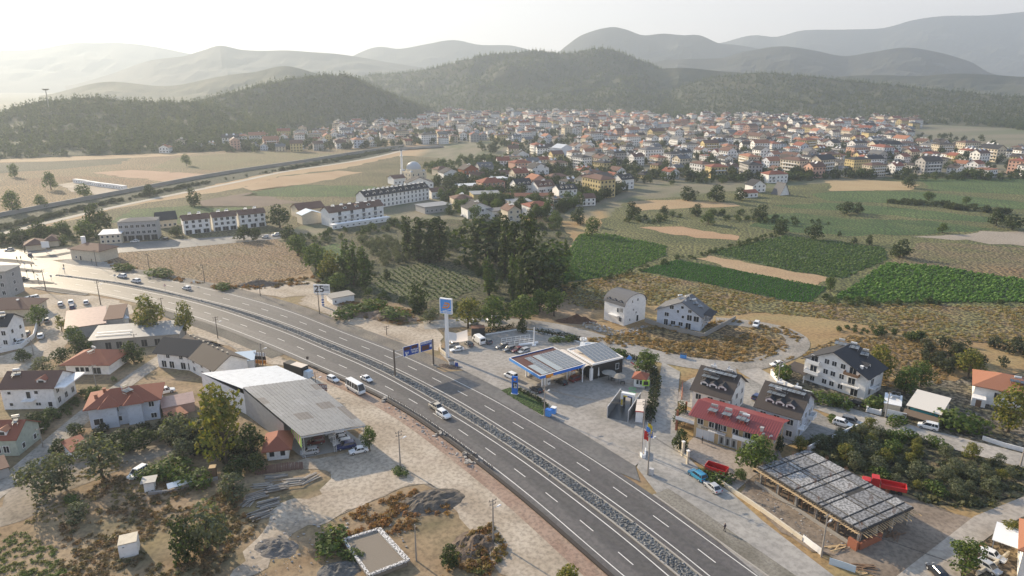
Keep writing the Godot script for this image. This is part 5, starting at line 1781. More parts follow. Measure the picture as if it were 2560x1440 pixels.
	for s in [0.36,0.73]:
		b = MB.new()
		b.tube(Vector3(w * s, 0.3,-d + 3.0),Vector3(w * s, 2.8,-d + 3.0),0.3,0.3,10)
		part(o, "roller", b.mesh(),M.dark)
	b = MB.new()
	b.hexa(Transform3D(Basis(),Vector3(w * 0.43,2.95,-d + 3.56)),Vector3(w * 0.2,0.34,0.04))
	b.hexa(Transform3D(Basis(),Vector3(w * 0.27,0.5,-d + 3.53)),Vector3(0.45,1.6,0.04))
	part(o, "banner", b.mesh(),M.yellow)
	b = MB.new()
	b.hexa(Transform3D(Basis(),Vector3(w * 0.64,2.95,-d + 3.56)),Vector3(w * 0.2,0.34,0.04))
	part(o, "banner", b.mesh(),M.sign_blue)
	ca = G(1588,1056)
	o = house("pump_house","white box hut with red edged flat roof by the car wash", ca, G(1606,1058),6.5,3.0,"white","flat",0.12,"fabric",0.1,0.5,"hut")
	b = MB.new()
	b.hexa(Transform3D(Basis(),Vector3(o.get_meta("box")[1] / 2,2.98,0.18)),Vector3(o.get_meta("box")[1] + 0.3,0.25,0.05))
	part(o, "red_trim", b.mesh(),M.red)
	for q in [[1606,1140,1072,"red","nearest the hut"],[1611,1135,1062,"blue_light","second from the hut"],[1615,1130,1055,"yellow","third from the hut"],[1618,1128,1068,"blue","nearest the lane"]]:
		p = G(q[0], q[1])
		h = tall(p, q[2])
		o = thing("flagpole","flagpole with a hanging flag by the lane, " + q[4],"flagpole", p, U(-0.3,0.3),"station flags")
		b = MB.new()
		b.tube(Vector3.ZERO, Vector3(0, h, 0),0.07,0.05,6)
		part(o, "pole", b.mesh(),M.plastic_white)
		b = MB.new()
		for i in 5:
			var z0 := sin(i * 1.7) * 0.15
			var z1 := sin((i + 1) * 1.7) * 0.15
			slab(b, [Vector3(0.06 + i * 0.2, h - 2.4 - 0.1 * i, z0),Vector3(0.26 + i * 0.2, h - 2.5 - 0.1 * i, z1),Vector3(0.26 + i * 0.2, h - 0.3 - 0.16 * i, z1),Vector3(0.06 + i * 0.2, h - 0.2 - 0.16 * i, z0)],0.02)
		part(o, "flag", b.mesh(), M[q[3]])
	wall_run("gate_wall","white angled gate wall beside the station flags","wall",[1601,1139,1606,1146,1612,1146,1613,1128],0.9,0.35,"plastic_white")
	box_thing("recycling_bin","blue recycling bin at the end of the island, nearer the road","bin",G(1371,1040),Vector3(1.3,1.7,1.1),-0.5,"blue_light","blue","recycling bins")
	box_thing("recycling_bin","blue recycling bin at the end of the island, behind its twin","bin",G(1384,1034),Vector3(1.1,1.7,1.0),-0.5,"blue_light","plastic_white","recycling bins")
	box_thing("utility_cabinet","grey utility cabinet standing on the earth heap at the entry","cabinet",G(1129,912),Vector3(1.5,1.4,1.1),0.3,"galvanised","dark")
	box_thing("electric_box","grey electric box at the foot of the lane's tall pole","cabinet",G(1628,1187),Vector3(0.9,1.5,0.7),-0.5,"galvanised")
	post_sign(1142,922,1.4,"square","sign_blue","small blue direction plate at the station entry",-0.3,1.2)
	post_sign(1360,1037,2.2,"square","dark","black chevron plate at the end of the green island",-0.5,0.9)
	hedge("clipped_hedge","dark clipped hedge along the inner side of the green island",[1297,978,1330,992,1360,1012,1368,1022],1.2,1.1)
	hedge("clipped_hedge","long dark hedge behind the station apron, left part",[1205,834,1250,828,1285,818],1.6,1.5)
	hedge("clipped_hedge","dark hedge along the back of the apron, right part",[1345,832,1400,842,1448,852],1.6,1.6)
	hedge("clipped_hedge","dark hedge beside the lane behind the kiosk",[1620,910,1640,960,1632,1010,1622,1055],2.2,2.6)
	hedge("clipped_hedge","hedge behind the playground next to the back street",[1500,872,1560,890,1600,905],1.3,1.8)
func on_box(a: Vector3, b: Vector3, v: Vector3) -> Vector3:
	return Transform3D(Basis(Vector3.UP, atan2(-(b - a).z, (b - a).x)), a) * v
func hedge(called: String, label: String, pts: Array, h: float, w: float, cs := [Color(0.018,0.03,0.012),Color(0.03,0.045,0.016),Color(0.045,0.06,0.02)]) -> void:
	var c := W(pts)
	var o := thing(called, label, "hedge",Vector3(c[0].x, 0, c[0].y))
	var b := MB.new()
	var n := int(length_of(c) * 16 * (h + w) / 2.5)
	var r := resample(c, n)
	for i in n:
		var p := Vector3(r[i].x - c[0].x + U(-w, w) / 2,U(0.1, h), r[i].y - c[0].y + U(-w, w) / 2)
		leaf_faces(b, p, U(0.18,0.34),Vector3(U(-1,1),0.5,U(-1,1)).normalized(), cs[rng.randi() % 3])
	part(o, "foliage", b.mesh(),M.leaf_any)
	b = MB.new()
	for i in range(0, n, 12): b.bar(Vector3(r[i].x - c[0].x, 0, r[i].y - c[0].y),Vector3(r[i].x - c[0].x, h * 0.8, r[i].y - c[0].y),0.06)
	part(o, "stem", b.mesh(),M.bark).set_meta("kind","stuff")

func gp(px: float, py: float, h: float) -> Vector3:
	var p := G(px, py, h)
	p.y = 0
	return p
func right_side() -> void:
	var o: Node3D
	var b: MB
	var bx: Array
	var a := G(1559,815)
	var e := G(1612,797)
	o = frame_of("vaulted_house","unfinished white house with a dark vaulted roof","house", a, e)
	var w := a.distance_to(e)
	var d := 9.0
	walls(o, "wall",0, w, 0,-d, -0.1,6.9,M.white)
	b = MB.new()
	for z in [-0.01,-d + 0.01]:
		for i in 12:
			var u := PI * i / 12
			var v := PI * (i + 1) / 12
			var p := Vector3(w / 2 + cos(u) * w / 2,6.8 + sin(u) * 3.4, z)
			var q := Vector3(w / 2 + cos(v) * w / 2,6.8 + sin(v) * 3.4, z)
			if z > -1: b.tri(Vector3(w / 2,6.8, z), p, q)
			else: b.tri(Vector3(w / 2,6.8, z), q, p)
	part(o, "gable", b.mesh(),M.white)
	roof(o, "barrel",0, w, 0,-d, 6.8,3.5,M.shingle_grey, 0.3)
	bx = [0.0, w, 0.0,-d]
	for q in [[3.0,1.2,0.5,0.8],[4.8,4.4,0.5,0.8],[6.2,3.2,0.45,0.7],[4.0,7.4,0.5,0.9],[7.0,0.2,1.0,2.2],[6.8,7.6,0.6,0.9]]:
		window(o, "f", bx, q[0], q[1], q[2], q[3],"white")
	for q in [[1.2,4.6],[2.6,4.2],[7.4,4.4],[7.4,1.2]]: window(o, "l", bx, q[0] if q[0] > 3 else d - q[0], q[1],1.2,1.5,"white")
	b = MB.new()
	b.hexa(Transform3D(Basis(),Vector3(-0.7,3.0,-d * 0.45)),Vector3(1.4,0.2,4.0))
	part(o, "balcony", b.mesh(),M.white)
	for i in 3: dormer(o, Transform3D(Basis(Vector3.UP, -PI / 2),Vector3(0.15,7.1,-1.8 - i * 2.6)),1.7,1.0,2.2,"white","shingle",0.5)
	for i in 3: dormer(o, Transform3D(Basis(Vector3.UP, PI / 2),Vector3(w - 0.15,7.1,-1.8 - i * 2.6)),1.7,1.0,2.2,"white","shingle",0.5)
	o = house("gabled_house","pale blue gabled house inside a grey garden wall",G(1641,809),G(1750,829),9.5,5.4,"blue_wall","z",4.0,"shingle_grey",0.7,0.56)
	bx = o.get_meta("box")
	for q in [[3.3,0.3,1.3,2.0],[5.8,0.8,1.5,1.3],[8.4,0.8,1.4,1.3],[11.0,0.1,1.7,2.1],[3.4,3.4,1.4,1.3],[7.2,5.2,0.7,1.0],[9.0,3.6,0.8,0.9],[11.2,3.2,1.6,1.9],[13.5,3.2,1.7,1.8],[5.0,6.2,1.3,1.3],[8.6,6.9,0.9,0.9],[11.2,5.9,1.1,1.0]]:
		window(o, "f", bx, q[0], q[1], q[2], q[3])
	windows(o, "r", bx, 2,[0.9,3.4],1.3,1.3)
	balcony(o, "r", bx, 5.5,2.9,5.0,2.0,"wood", false)
	b = MB.new()
	slab(b, [Vector3(bx[1] + 0.2,5.6,-2.0),Vector3(bx[1] + 3.0,4.9,-2.0),Vector3(bx[1] + 3.0,4.9,-9.0),Vector3(bx[1] + 0.2,5.6,-9.0)],0.1)
	part(o, "awning", b.mesh(),M.shingle)
	for i in 3: solar(on(o, Vector3(6.5 + i * 2.4,8.6 - absf(i - 0.6) * 0.9,-5.0)), o.rotation.y + 0.8,2,"on the pale blue house, %s from its left eave" % ORD[i])
	for i in 2: solar(on(o, Vector3(10.8 + i * 2.0,7.3 - i * 1.0,-4.5 - i)), o.rotation.y + 0.8,2,["low on the right slope of the pale blue house","lowest on the right slope of the pale blue house"][i], false)
	dish(on(o, Vector3(9.0,8.4,-1.5)),0.5,"satellite dish near the ridge of the pale blue house")
	wall_run("garden_wall","grey rendered garden wall around the pale blue house","wall",[1612,805,1660,822,1758,844,1838,800],1.5,0.25,"concrete_wall")
	mound("earth_heap","dark red earth heap beside the unfinished white house",G(1440,803),Vector3(15,2.2,6),[Color(0.10,0.05,0.03),Color(0.15,0.085,0.055)],-0.1)
	rubble("rubble","broken pale rubble strewn below the unfinished white house",[1470,800,1545,826,1625,812,1600,840,1520,838,1450,815],420,[0.15,0.7])
	o = house("apartment_house","white apartment house with dark gabled roof behind the street wall",G(2006,948),G(2159,1000),10.0,6.6,"white","z",4.2,"shingle",0.9,0.46,"apartment house")
	bx = o.get_meta("box")
	w = bx[1]
	for f in 3:
		for u in [0.36,0.48,0.62]:
			window(o, "f", bx, w * u, 0.9 + f * 2.9,1.2,1.3)
	balcony(o, "f", bx, w * 0.16,3.0,4.0,1.4)
	balcony(o, "f", bx, w * 0.16,5.9,3.6,1.2)
	balcony(o, "f", bx, w * 0.78,2.9,4.4,1.4,"steel", false)
	balcony(o, "f", bx, w * 0.78,5.8,3.8,1.4,"wood", true)
	window(o, "f", bx, w * 0.84,0.2,1.8,2.1)
	window(o, "f", bx, w * 0.16,0.6,1.2,1.3)
	balcony(o, "r", bx, 3.5,2.9,3.4,1.4,"steel", false)
	windows(o, "r", bx, 2,[0.8,5.0],1.2,1.4)
	chimney(o, Vector3(w * 0.86,6.9,-1.6))
	dormer(o, Transform3D(Basis(Vector3.UP, PI / 2),Vector3(w * 0.9,7.1,-4.2)),2.2,1.0,2.6,"white","shingle",0.5)
	for i in 3: solar(on(o, Vector3(w * 0.34 + i * 3.3,9.6 + (0.7 if i == 1 else 0.2) - i * 0.5,-7.6)), o.rotation.y + 0.25,3 if i < 2 else 2,"on the white apartment house, %s from the left" % ORD[i])
	b = MB.new()
	slab(b, [Vector3(-4.4,2.5,2.0),Vector3(1.6,2.5,2.6),Vector3(2.0,3.2,-3.0),Vector3(-4.4,3.2,-3.0)],0.12)
	part(o, "porch_roof", b.mesh(),M.shingle_brown)
	for q in [Vector3(-4.2,0,1.8),Vector3(1.5,0,2.4)]:
		b = MB.new()
		b.hexa(Transform3D(Basis(), q),Vector3(0.2,2.5,0.2))
		part(o, "porch_post", b.mesh(),M.white)
	wall_run("garden_wall","long white street wall before the white apartment house","wall",[1928,938,1945,958,2000,985,2050,998,2115,1015],1.5,0.25,"white","",5.0,1.8)
	wall_run("garden_wall","short white wall with posts beside the black parked car","wall",[2167,1030,2200,1038],1.3,0.25,"white","",4.0,1.6)
	for k in 2:
		var lft: Vector3 = [gp(1733,970,6.4),gp(1893,1012,6.4)][k]
		var nr: Vector3 = [gp(1822,994,6.4),gp(1996,1042,6.4)][k]
		o = house("dark_roof_house",["white house with dark roof behind the red metal roof","white house with dark roof nearest the shrubby lot"][k], lft, nr, 12.0,6.4,["white","blue_wall"][k],"x",4.0,"shingle_brown",0.7)
		bx = o.get_meta("box")
		w = bx[1]
		windows(o, "r", bx, 3,[0.9,3.8],1.2,1.4)
		window(o, "r", bx, 5.2,7.0,0.9,1.0)
		window(o, "r", bx, 6.8,7.0,0.9,1.0)
		windows(o, "f", bx, 3,[0.9,3.8],1.3,1.4)
		for i in 3: dormer(o, T(Vector3(w * (0.25 + 0.25 * i),6.75,-1.3)),2.0,1.3,2.6,"white","shingle",0.6)
		if k == 1:
			balcony(o, "r", bx, 2.5,2.9,3.0,1.4,"steel", false)
			balcony(o, "r", bx, 9.0,2.9,3.0,1.4)
		dormer(o, Transform3D(Basis(Vector3.UP, PI),Vector3(w * 0.6,7.2,-10.6)),2.4,1.2,3.0,"white","shingle",0.6)
		var tag_: String = ["on the dark roof behind the red metal roof","on the dark roof nearest the shrubby lot"][k]
		for i in 2: solar(on(o, Vector3(w * (0.3 + 0.45 * i),9.35,-4.9)), o.rotation.y, 4,["upper left ","upper right "][i] + tag_, true, 0.5)
		solar(on(o, Vector3(w * 0.33,8.3,-3.4)), o.rotation.y, 4,"lower " + tag_, true, 0.5)
		for i in 2: dish(on(o, Vector3(w * (0.3 + 0.4 * i),10.3,-6.4)),0.6,"satellite dish " + ["left ","right "][i] + "on the ridge " + tag_.substr(3))
	a = G(1733,1091)
	e = G(1924,1150)
	o = frame_of("shop_row","yellow two storey shop row with red metal roof","shop building", a, e)
	w = a.distance_to(e)
	d = 9.0
	walls(o, "wall",0, w, 0,-d, -0.1,5.9,M.tan, "x",1.5)
	bx = [0.0, w, 0.0,-d]
	b = MB.new()
	for k in 2:
		var lo := Vector3(0,5.75,1.3) if k == 0 else Vector3(0,5.75,-d - 1.0)
		var hi := Vector3(0,7.45,-d / 2)
		var pn := int((w + 2.4) / 0.55)
		for i in pn:
			var x := -1.2 + i * 0.55
			if k == 0:
				slab(b, [Vector3(x, lo.y, lo.z),Vector3(x + 0.4, lo.y, lo.z),Vector3(x + 0.4, hi.y, hi.z),Vector3(x, hi.y, hi.z)],0.06)
				slab(b, [Vector3(x + 0.4, lo.y + 0.09, lo.z),Vector3(x + 0.55, lo.y + 0.09, lo.z),Vector3(x + 0.55, hi.y + 0.09, hi.z),Vector3(x + 0.4, hi.y + 0.09, hi.z)],0.1)
			else:
				slab(b, [Vector3(x + 0.55, lo.y, lo.z),Vector3(x, lo.y, lo.z),Vector3(x, hi.y, hi.z),Vector3(x + 0.55, hi.y, hi.z)],0.06)
	part(o, "roof", b.mesh(),M.metal_red)
	for i in 6:
		window(o, "f", bx, w * (0.08 + 0.155 * i),3.7,1.3,1.3)
	balcony(o, "f", bx, w * 0.32,3.2,4.0,1.1,"wood", false)
	balcony(o, "f", bx, w * 0.7,3.2,6.0,1.1,"plastic_white", true)
	for i in 3:
		var sx := w * (0.16 + 0.3 * i)
		b = MB.new()
		b.hexa(Transform3D(Basis(),Vector3(sx, 0.2,0.04)),Vector3(w * 0.24,2.3,0.06))
		var sf := part(o, "shop_window", b.mesh(),[mat("poster_white",Color(0.6,0.62,0.64),0.3), mat("poster",Color(0.30,0.31,0.31),0.3), mat("poster_grey",Color(0.42,0.43,0.44),0.3)][i])
		b = MB.new()
		for j in 4: b.hexa(Transform3D(Basis(),Vector3(sx + w * (-0.12 + 0.08 * j),0.1,0.1)),Vector3(0.1,2.5,0.1))
		part(sf, "mullion", b.mesh(),M.frame)
		if i != 0:
			b = MB.new()
			for j in 3: b.hexa(Transform3D(Basis(),Vector3(sx + w * (-0.08 + 0.08 * j),0.5,0.08)),Vector3(0.5,1.5,0.02))
			part(sf, "poster", b.mesh(),M.dark)
	b = MB.new()
	b.hexa(Transform3D(Basis(),Vector3(w * 0.17,2.75,0.12)),Vector3(4.2,0.75,0.12))
	var sg := part(o, "shop_sign", b.mesh(),M.cream)
	text(sg, "GÜLNARE",0.42,T(Vector3(w * 0.17,3.1,0.2)),"dark")
	windows(o, "r", bx, 2,[3.4],1.2,1.3)
	b = MB.new()
	b.hexa(Transform3D(Basis(),Vector3(-2.4,2.9,-3.0)),Vector3(4.6,0.2,6.0))
	var ter := part(o, "terrace", b.mesh(),M.concrete_wall)
	for q in [Vector3(-4.4,0,-0.3),Vector3(-4.4,0,-5.6)]:
		b = MB.new()
		b.hexa(Transform3D(Basis(), q),Vector3(0.4,5.4,0.4))
		part(o, "brick_pillar", b.mesh(),M.brick)
	b = MB.new()
	b.hexa(Transform3D(Basis(),Vector3(-2.4,3.1,-0.05)),Vector3(4.6,0.8,0.1))
	part(ter, "railing", b.mesh(),M.white)
	for i in 3: solar(on(o, Vector3(w * 0.2 + i * 3.3,6.5,-1.6)), o.rotation.y, 2,"on the red metal roof, %s from its left end" % ORD[i], true, 0.45)
	solar(on(o, Vector3(w * 0.62,6.4,-1.4)), o.rotation.y, 2,"standing alone right of centre on the red metal roof", true, 0.45)
	chimney(o, Vector3(w * 0.86,6.0,-0.3),1.0,"grey_wall")
	for i in 2: dish(on(o, Vector3(w * 0.9 + i * 1.6,5.0,0.8)),0.2,"white satellite dish at the right end of the shop row, " + ["left one","right one"][i])
	wall_run("garden_wall","low stone planter wall along the shop yard","wall",[1696,1105,1700,1135,1718,1148],0.8,0.4,"cream")
	for q in [[1706,1140,1103,"nearer the lane"],[1718,1160,1126,"nearer the parked blue car"]]:
		var gp_ := thing("gate_pillar","tall white gate pillar of the shop yard, " + q[3],"pillar",G(q[0], q[1]),0.4,"yard gate pillars")
		b = MB.new()
		b.hexa(Transform3D(),Vector3(0.5, tall(G(q[0], q[1]), q[2]) - 0.15,0.5))
		part(gp_, "shaft", b.mesh(),M.cream)
		b = MB.new()
		b.hexa(Transform3D(Basis(),Vector3(0, tall(G(q[0], q[1]), q[2]) - 0.15,0)),Vector3(0.65,0.15,0.65))
		part(gp_, "cap", b.mesh(),M.white)
	wall_run("garden_wall","long stone wall between the parked cars and the building site","wall",[1765,1170,1800,1208,1830,1230,1880,1263,1940,1305,2006,1353],0.9,0.35,"cream")
	wall_run("site_hoarding","white hoarding panels at the corner of the building site","hoarding",[2006,1353,2030,1372,2052,1388],1.4,0.08,"plastic_white")
	wall_run("site_hoarding","pale blue hoarding panels at the lower edge of the site","hoarding",[2072,1410,2104,1420,2138,1432],1.3,0.08,"metal_blue")
	wall_run("barrier_wall","red and white striped post wall beside the lane","wall",[1706,960,1704,1000],1.0,0.2,"brick")
	building_site()
	a = gp(2271,1012,3.4)
	e = gp(2350,1034,3.4)
	o = frame_of("fabric_pavilion","open pavilion with a stretched cream fabric roof","pavilion", a, e)
	w = a.distance_to(e)
	b = MB.new()
	slab(b, [Vector3(-0.4,3.3,0.4),Vector3(w + 0.4,3.3,0.4),Vector3(w + 0.4,4.2,-9.5),Vector3(-0.4,4.2,-9.5)],0.06)
	part(o, "fabric_roof", b.mesh(), mat("fabric_pale",Color(0.62,0.58,0.52),0.85))
	for q in [Vector3(0,0,0),Vector3(w, 0,0),Vector3(0,0,-9),Vector3(w, 0,-9),Vector3(w, 0,-4.5)]:
		b = MB.new()
		b.hexa(Transform3D(Basis(), q),Vector3(0.2,3.3 - q.z * 0.09,0.2))
		part(o, "post", b.mesh(),M.cream)
	b = MB.new()
	b.hexa(Transform3D(Basis(),Vector3(w / 2,1.8,-0.6)),Vector3(w - 0.8,0.8,0.1))
	part(o, "teal_screen", b.mesh(),M.teal)
	b = MB.new()
	slab(b, [Vector3(-0.5,1.7,2.4),Vector3(w + 0.3,1.7,2.4),Vector3(w + 0.3,2.5,0.5),Vector3(-0.5,2.5,0.5)],0.25)
	part(o, "thatch", b.mesh(), mat("thatch",Color(0.20,0.145,0.10),0.95,0, S.grain, 0.6))
	b = MB.new()
	b.hexa(Transform3D(Basis(),Vector3(w + 0.2,0,-4.5)),Vector3(0.25,2.6,9.0))
	part(o, "side_wall", b.mesh(),M.cream)
	wall_run("sheet_gate","pale sheet metal gate between street and pavilion","gate",[2211,1040,2264,1052],2.0,0.1,"plastic_white")
	o = house("garden_shed","small shed with dark and white roof left of the pavilion",gp(2212,1006,2.6),gp(2252,1014,2.6),5.0,2.5,"cream","lean",0.6,"plastic_white",0.2,0.5,"shed")
	solar(on(o, Vector3(2.2,3.0,-3.4)), o.rotation.y, 2,"lying on the small garden shed", false, 0.2,"panel")
	o = house("pink_roof_house","white house with a pink tiled hip roof at the right edge",G(2430,1003),G(2600,1038),11.0,4.6,"white","hip",2.6,"tile_orange",0.7)
	bx = o.get_meta("box")
	for u in [5.0,7.6,10.6,13.5]: window(o, "f", bx, u, 2.2,1.4,1.4)
	b = MB.new()
	b.hexa(Transform3D(Basis(),Vector3(1.2,0,1.5)),Vector3(3.0,2.2,3.0))
	var pch := part(o, "porch", b.mesh(),M.white)
	b = MB.new()
	b.hexa(Transform3D(Basis(),Vector3(1.2,0,3.02)),Vector3(1.2,1.9,0.06))
	part(pch, "door", b.mesh(),M.wood)
	for i in 2: solar(on(o, Vector3(8.6 + i * 3.2,6.0,-2.6)), o.rotation.y, 3,["left","right"][i] + " one on the pink tiled house", true, 0.5,"panel")
	a = gp(2494,1352,2.6)
	e = gp(2560,1375,2.6)
	o = frame_of("carport","white flat carport roof in the lower right garden","carport", a, e)
	w = a.distance_to(e) * 1.4
	b = MB.new()
	slab(b, [Vector3(-0.8,2.6,0.2),Vector3(w, 2.6,0.2),Vector3(w, 2.9,-6),Vector3(-0.8,2.9,-6)],0.1)
	part(o, "roof", b.mesh(),M.plastic_white)
	for q in [Vector3(-0.5,0,0),Vector3(w - 0.3,0,0),Vector3(-0.5,0,-5.8),Vector3(w - 0.3,0,-5.8)]:
		b = MB.new()
		b.hexa(Transform3D(Basis(), q),Vector3(0.14,2.6,0.14))
		part(o, "post", b.mesh(),M.steel)
	o = house("corner_house","white house with orange tiled roof cut by the right edge",G(2542,1442),G(2640,1475),9.0,5.5,"white","hip",2.2,"tile_orange",0.8)
	windows(o, "l", o.get_meta("box"),2,[0.9,3.6],1.2,1.3)
	wall_run("garden_wall","curved low cream wall in the lower right garden","wall",[2440,1440,2490,1412,2520,1388],0.9,0.3,"cream")
	wall_run("garden_wall","white street wall with railing at the right edge","wall",[2455,1100,2510,1118,2600,1142],1.1,0.2,"white")
	wall_run("garden_wall","low white wall around the shrubby lot's corner","wall",[2080,1098,2155,1064],1.0,0.25,"white")
	wall_run("garden_wall","white wall fragment behind the building site","wall",[2018,1130,2046,1114],1.4,0.25,"white")
	box_thing("waste_bin","blue waste container on the street by the dry lot","bin",G(1708,895),Vector3(1.8,1.3,1.1),-0.4,"blue_light","dark")
	person(G(1811,1330) + Vector3(0,0.13,0),2.3,"person in dark clothes walking along the side street",0.8,Color(0.04,0.03,0.045),Color(0.03,0.02,0.025),Color(0.02,0.012,0.01))
	person(G(1327,948) + Vector3(0,0.14,0),0.5,"person in dark clothes standing under the fuel canopy",0.1,Color(0.03,0.03,0.04),Color(0.02,0.02,0.025),Color(0.02,0.015,0.01))
	person(G(1755,1109) + Vector3(0,0.14,0),-0.8,"person in black standing before the white shop window",0.15,Color(0.02,0.02,0.025),Color(0.03,0.03,0.035),Color(0.02,0.015,0.01))
func building_site() -> void:
	var h := 4.0
	var c := [gp(1893,1166, h),gp(2152,1327, h),gp(2306,1266, h),gp(2010,1127, h)]    # left, front, right, back
	var o := frame_of("unfinished_building","unfinished single storey building with a raw concrete deck","building site", c[0], c[1])
	var w: float = c[0].distance_to(c[1])
	var inv := o.transform.affine_inverse()
	var B: Vector3 = inv * c[3]
	var R: Vector3 = inv * c[2]
	var d: float = -(B.z + R.z) / 2
	var b := MB.new()
	b.hexa(Transform3D(Basis(),Vector3(w / 2, h - 0.4,-d / 2)),Vector3(w, 0.3, d))
	part(o, "deck", b.mesh(), mat("deck_dark",Color(0.05,0.048,0.046),0.9,0, S.fine, 0.3))
	var m1 := mat("deck_grey",Color(0.27,0.27,0.275),0.85,0, noise_tex(31,0.02,[[0.0,0.5],[0.42,0.72],[0.6,0.95],[1.0,1.0]],512, FastNoiseLite.TYPE_SIMPLEX, 6),0.11)
	var m2 := mat("deck_pale",Color(0.42,0.415,0.41),0.85,0,M.deck_grey.albedo_texture, 0.13)
	var xs := [0.0,0.07,0.22,0.40,0.46,0.62,0.66,0.84,0.93,1.0]
	var zs := [0.0,0.13,0.42,0.5,0.8,1.0]
	rng.seed = 12
	for i in xs.size() - 1:
		for j in zs.size() - 1:
			if i == 5 and j == 3 : continue
			var x0: float = xs[i] * w + 0.2
			var x1: float = xs[i + 1] * w - 0.2
			var z0: float = zs[j] * d + 0.2
			var z1: float = zs[j + 1] * d - 0.2
			b = MB.new()
			b.hexa(Transform3D(Basis(),Vector3((x0 + x1) / 2, h - 0.1,-(z0 + z1) / 2)),Vector3(x1 - x0,0.14 + U(0,0.03), z1 - z0))
			part(o, "deck_panel", b.mesh(), m1 if rng.randf() < 0.6 else m2)
	for i in 6:
		for j in 4:
			b = MB.new()
			b.hexa(Transform3D(Basis(),Vector3(lerpf(0.6, w - 0.6, i / 5.0),0,-lerpf(0.8, d - 0.6, j / 3.0))),Vector3(0.5, h - 0.4,0.5))
			part(o, "column", b.mesh(),M.concrete_wall)
			if rng.randf() < 0.7:
				b = MB.new()
				for q in [Vector3(-0.18,0,-0.18),Vector3(0.18,0,-0.18),Vector3(0.18,0,0.18),Vector3(-0.18,0,0.18)]:
					b.bar(Vector3(lerpf(0.6, w - 0.6, i / 5.0), h, -lerpf(0.8, d - 0.6, j / 3.0)) + q, Vector3(lerpf(0.6, w - 0.6, i / 5.0) + U(-0.1,0.1), h + 1.1,-lerpf(0.8, d - 0.6, j / 3.0)) + q, 0.035)
				part(o, "starter_bars", b.mesh(),M.rust)
	for i in 40:      # timbers of the edge formwork
		b = MB.new()
		var x := w * (i + 0.5) / 40
		b.bar(Vector3(x + U(-0.1,0.1), h - 0.5,-0.4),Vector3(x + U(-0.2,0.2), h - 0.35 + U(-0.05,0.15),U(1.0,1.6)),0.11,0.09)
		part(o, "formwork_timber", b.mesh(),M.timber)
	for k in 3:
		b = MB.new()
		b.bar(Vector3(-0.3, h - 0.45 + 0.17 * k, 0.35 + 0.4 * k),Vector3(w + 0.2, h - 0.45 + 0.17 * k, 0.35 + 0.4 * k),0.1,0.06)
		part(o, "edge_board", b.mesh(),M.timber)
	for i in 26:
		b = MB.new()
		var z := -d * (i + 0.5) / 26
		b.bar(Vector3(w - 0.3, h - 0.5, z),Vector3(w + U(0.9,1.9), h - 0.7 + U(-0.1,0.1), z + U(-0.2,0.2)),0.1)
		part(o, "formwork_timber", b.mesh(),M.timber)
	for i in 60:      # props
		b = MB.new()
		var q := Vector3(U(0.3, w - 0.2),0,-U(0.2, d - 0.3) if i % 3 else -U(0.1,0.6))
		b.bar(q, q + Vector3(U(-0.1,0.1), h - 0.42,U(-0.1,0.1)),0.09)
		part(o, "prop", b.mesh(),M.wood)
	b = MB.new()
	b.hexa(Transform3D(Basis(),Vector3(w / 2,0,0.1)),Vector3(w, 0.7,0.3))
	part(o, "footing", b.mesh(),M.concrete_wall)
	for q in [[Vector3(w + 0.1,0,-3.2),Vector3(0.5,1.5,6.0)],[Vector3(w - 0.7,0,0.5),Vector3(1.8,1.9,0.5)]]:
		b = MB.new()
		b.hexa(Transform3D(Basis(), q[0]), q[1])
		part(o, "brick_wall", b.mesh(),M.brick)
	rubble("site_rubble","stones and scraps scattered over the building site yard",[1850,1235,1900,1210,2010,1290,2130,1370,2040,1375,1960,1330],150,[0.08,0.35])
	for k in 3:
		var p: Vector3 = [G(2080,1372),G(2150,1420),G(2235,1345)][k]
		o = thing("timber_stack",["yellow boards leaning beside the site pole","loose dark boards on the ground below the deck","scrap boards in the pit beside the deck"][k],"timber", p, [0.4,-0.3,0.8][k],"loose timber on the site")
		for i in 9:
			b = MB.new()
			b.bar(Vector3(U(-1.5,-0.5),0.06 + 0.05 * i, U(-1.2,1.2)),Vector3(U(1.5,3.0),0.06 + 0.05 * i, U(-1.2,1.2)),0.18,0.05)
			part(o, "board", b.mesh(),[M.timber, M.wood, M.wood][k])
	o = thing("pallet","yellow pallet standing beside the blue hoarding","pallet",G(2152,1430),0.3)
	for i in 6:
		b = MB.new()
		b.hexa(Transform3D(Basis(),Vector3(-0.7 + i * 0.28,0.1,0)),Vector3(0.16,0.05,1.5))
		part(o, "slat", b.mesh(),M.timber)
	for z in [-0.6,0.0,0.6]:
		b = MB.new()
		b.hexa(Transform3D(Basis(),Vector3(0,0.0, z)),Vector3(1.6,0.1,0.12))
		part(o, "runner", b.mesh(),M.timber)
func mound(called: String, label: String, p: Vector3, s: Vector3, cs: Array, yaw := 0.0) -> void:
	var o := thing(called, label, "heap", p, yaw)
	var b := MB.new()
	var n := 22
	var f := func(i: int, j: int) -> Vector3:
		var u := float(i) / n * 2 - 1
		var v := float(j) / n * 2 - 1
		var r := sqrt(u * u + v * v)
		var y := maxf(0.0,1.0 - r) * (0.8 + 0.9 * noise.get_noise_2d(u * 30 + p.x, v * 30)) + 0.12 * noise.get_noise_2d(u * 120, v * 120 + p.z) * clampf(2 - 2 * r, 0,1)
		return Vector3(u * s.x / 2, y * s.y - 0.05, v * s.z / 2)
	for i in n:
		for j in n:
			b.col = (cs[0] as Color).lerp(cs[1], clampf(noise.get_noise_2d(i * 9, j * 9) + 0.5,0,1))
			b.quad(f.call(i, j + 1), f.call(i + 1, j + 1), f.call(i + 1, j), f.call(i, j))
	part(o, "heap", b.mesh(), vmat("heap",0.95, S.grain, false, 0.15))
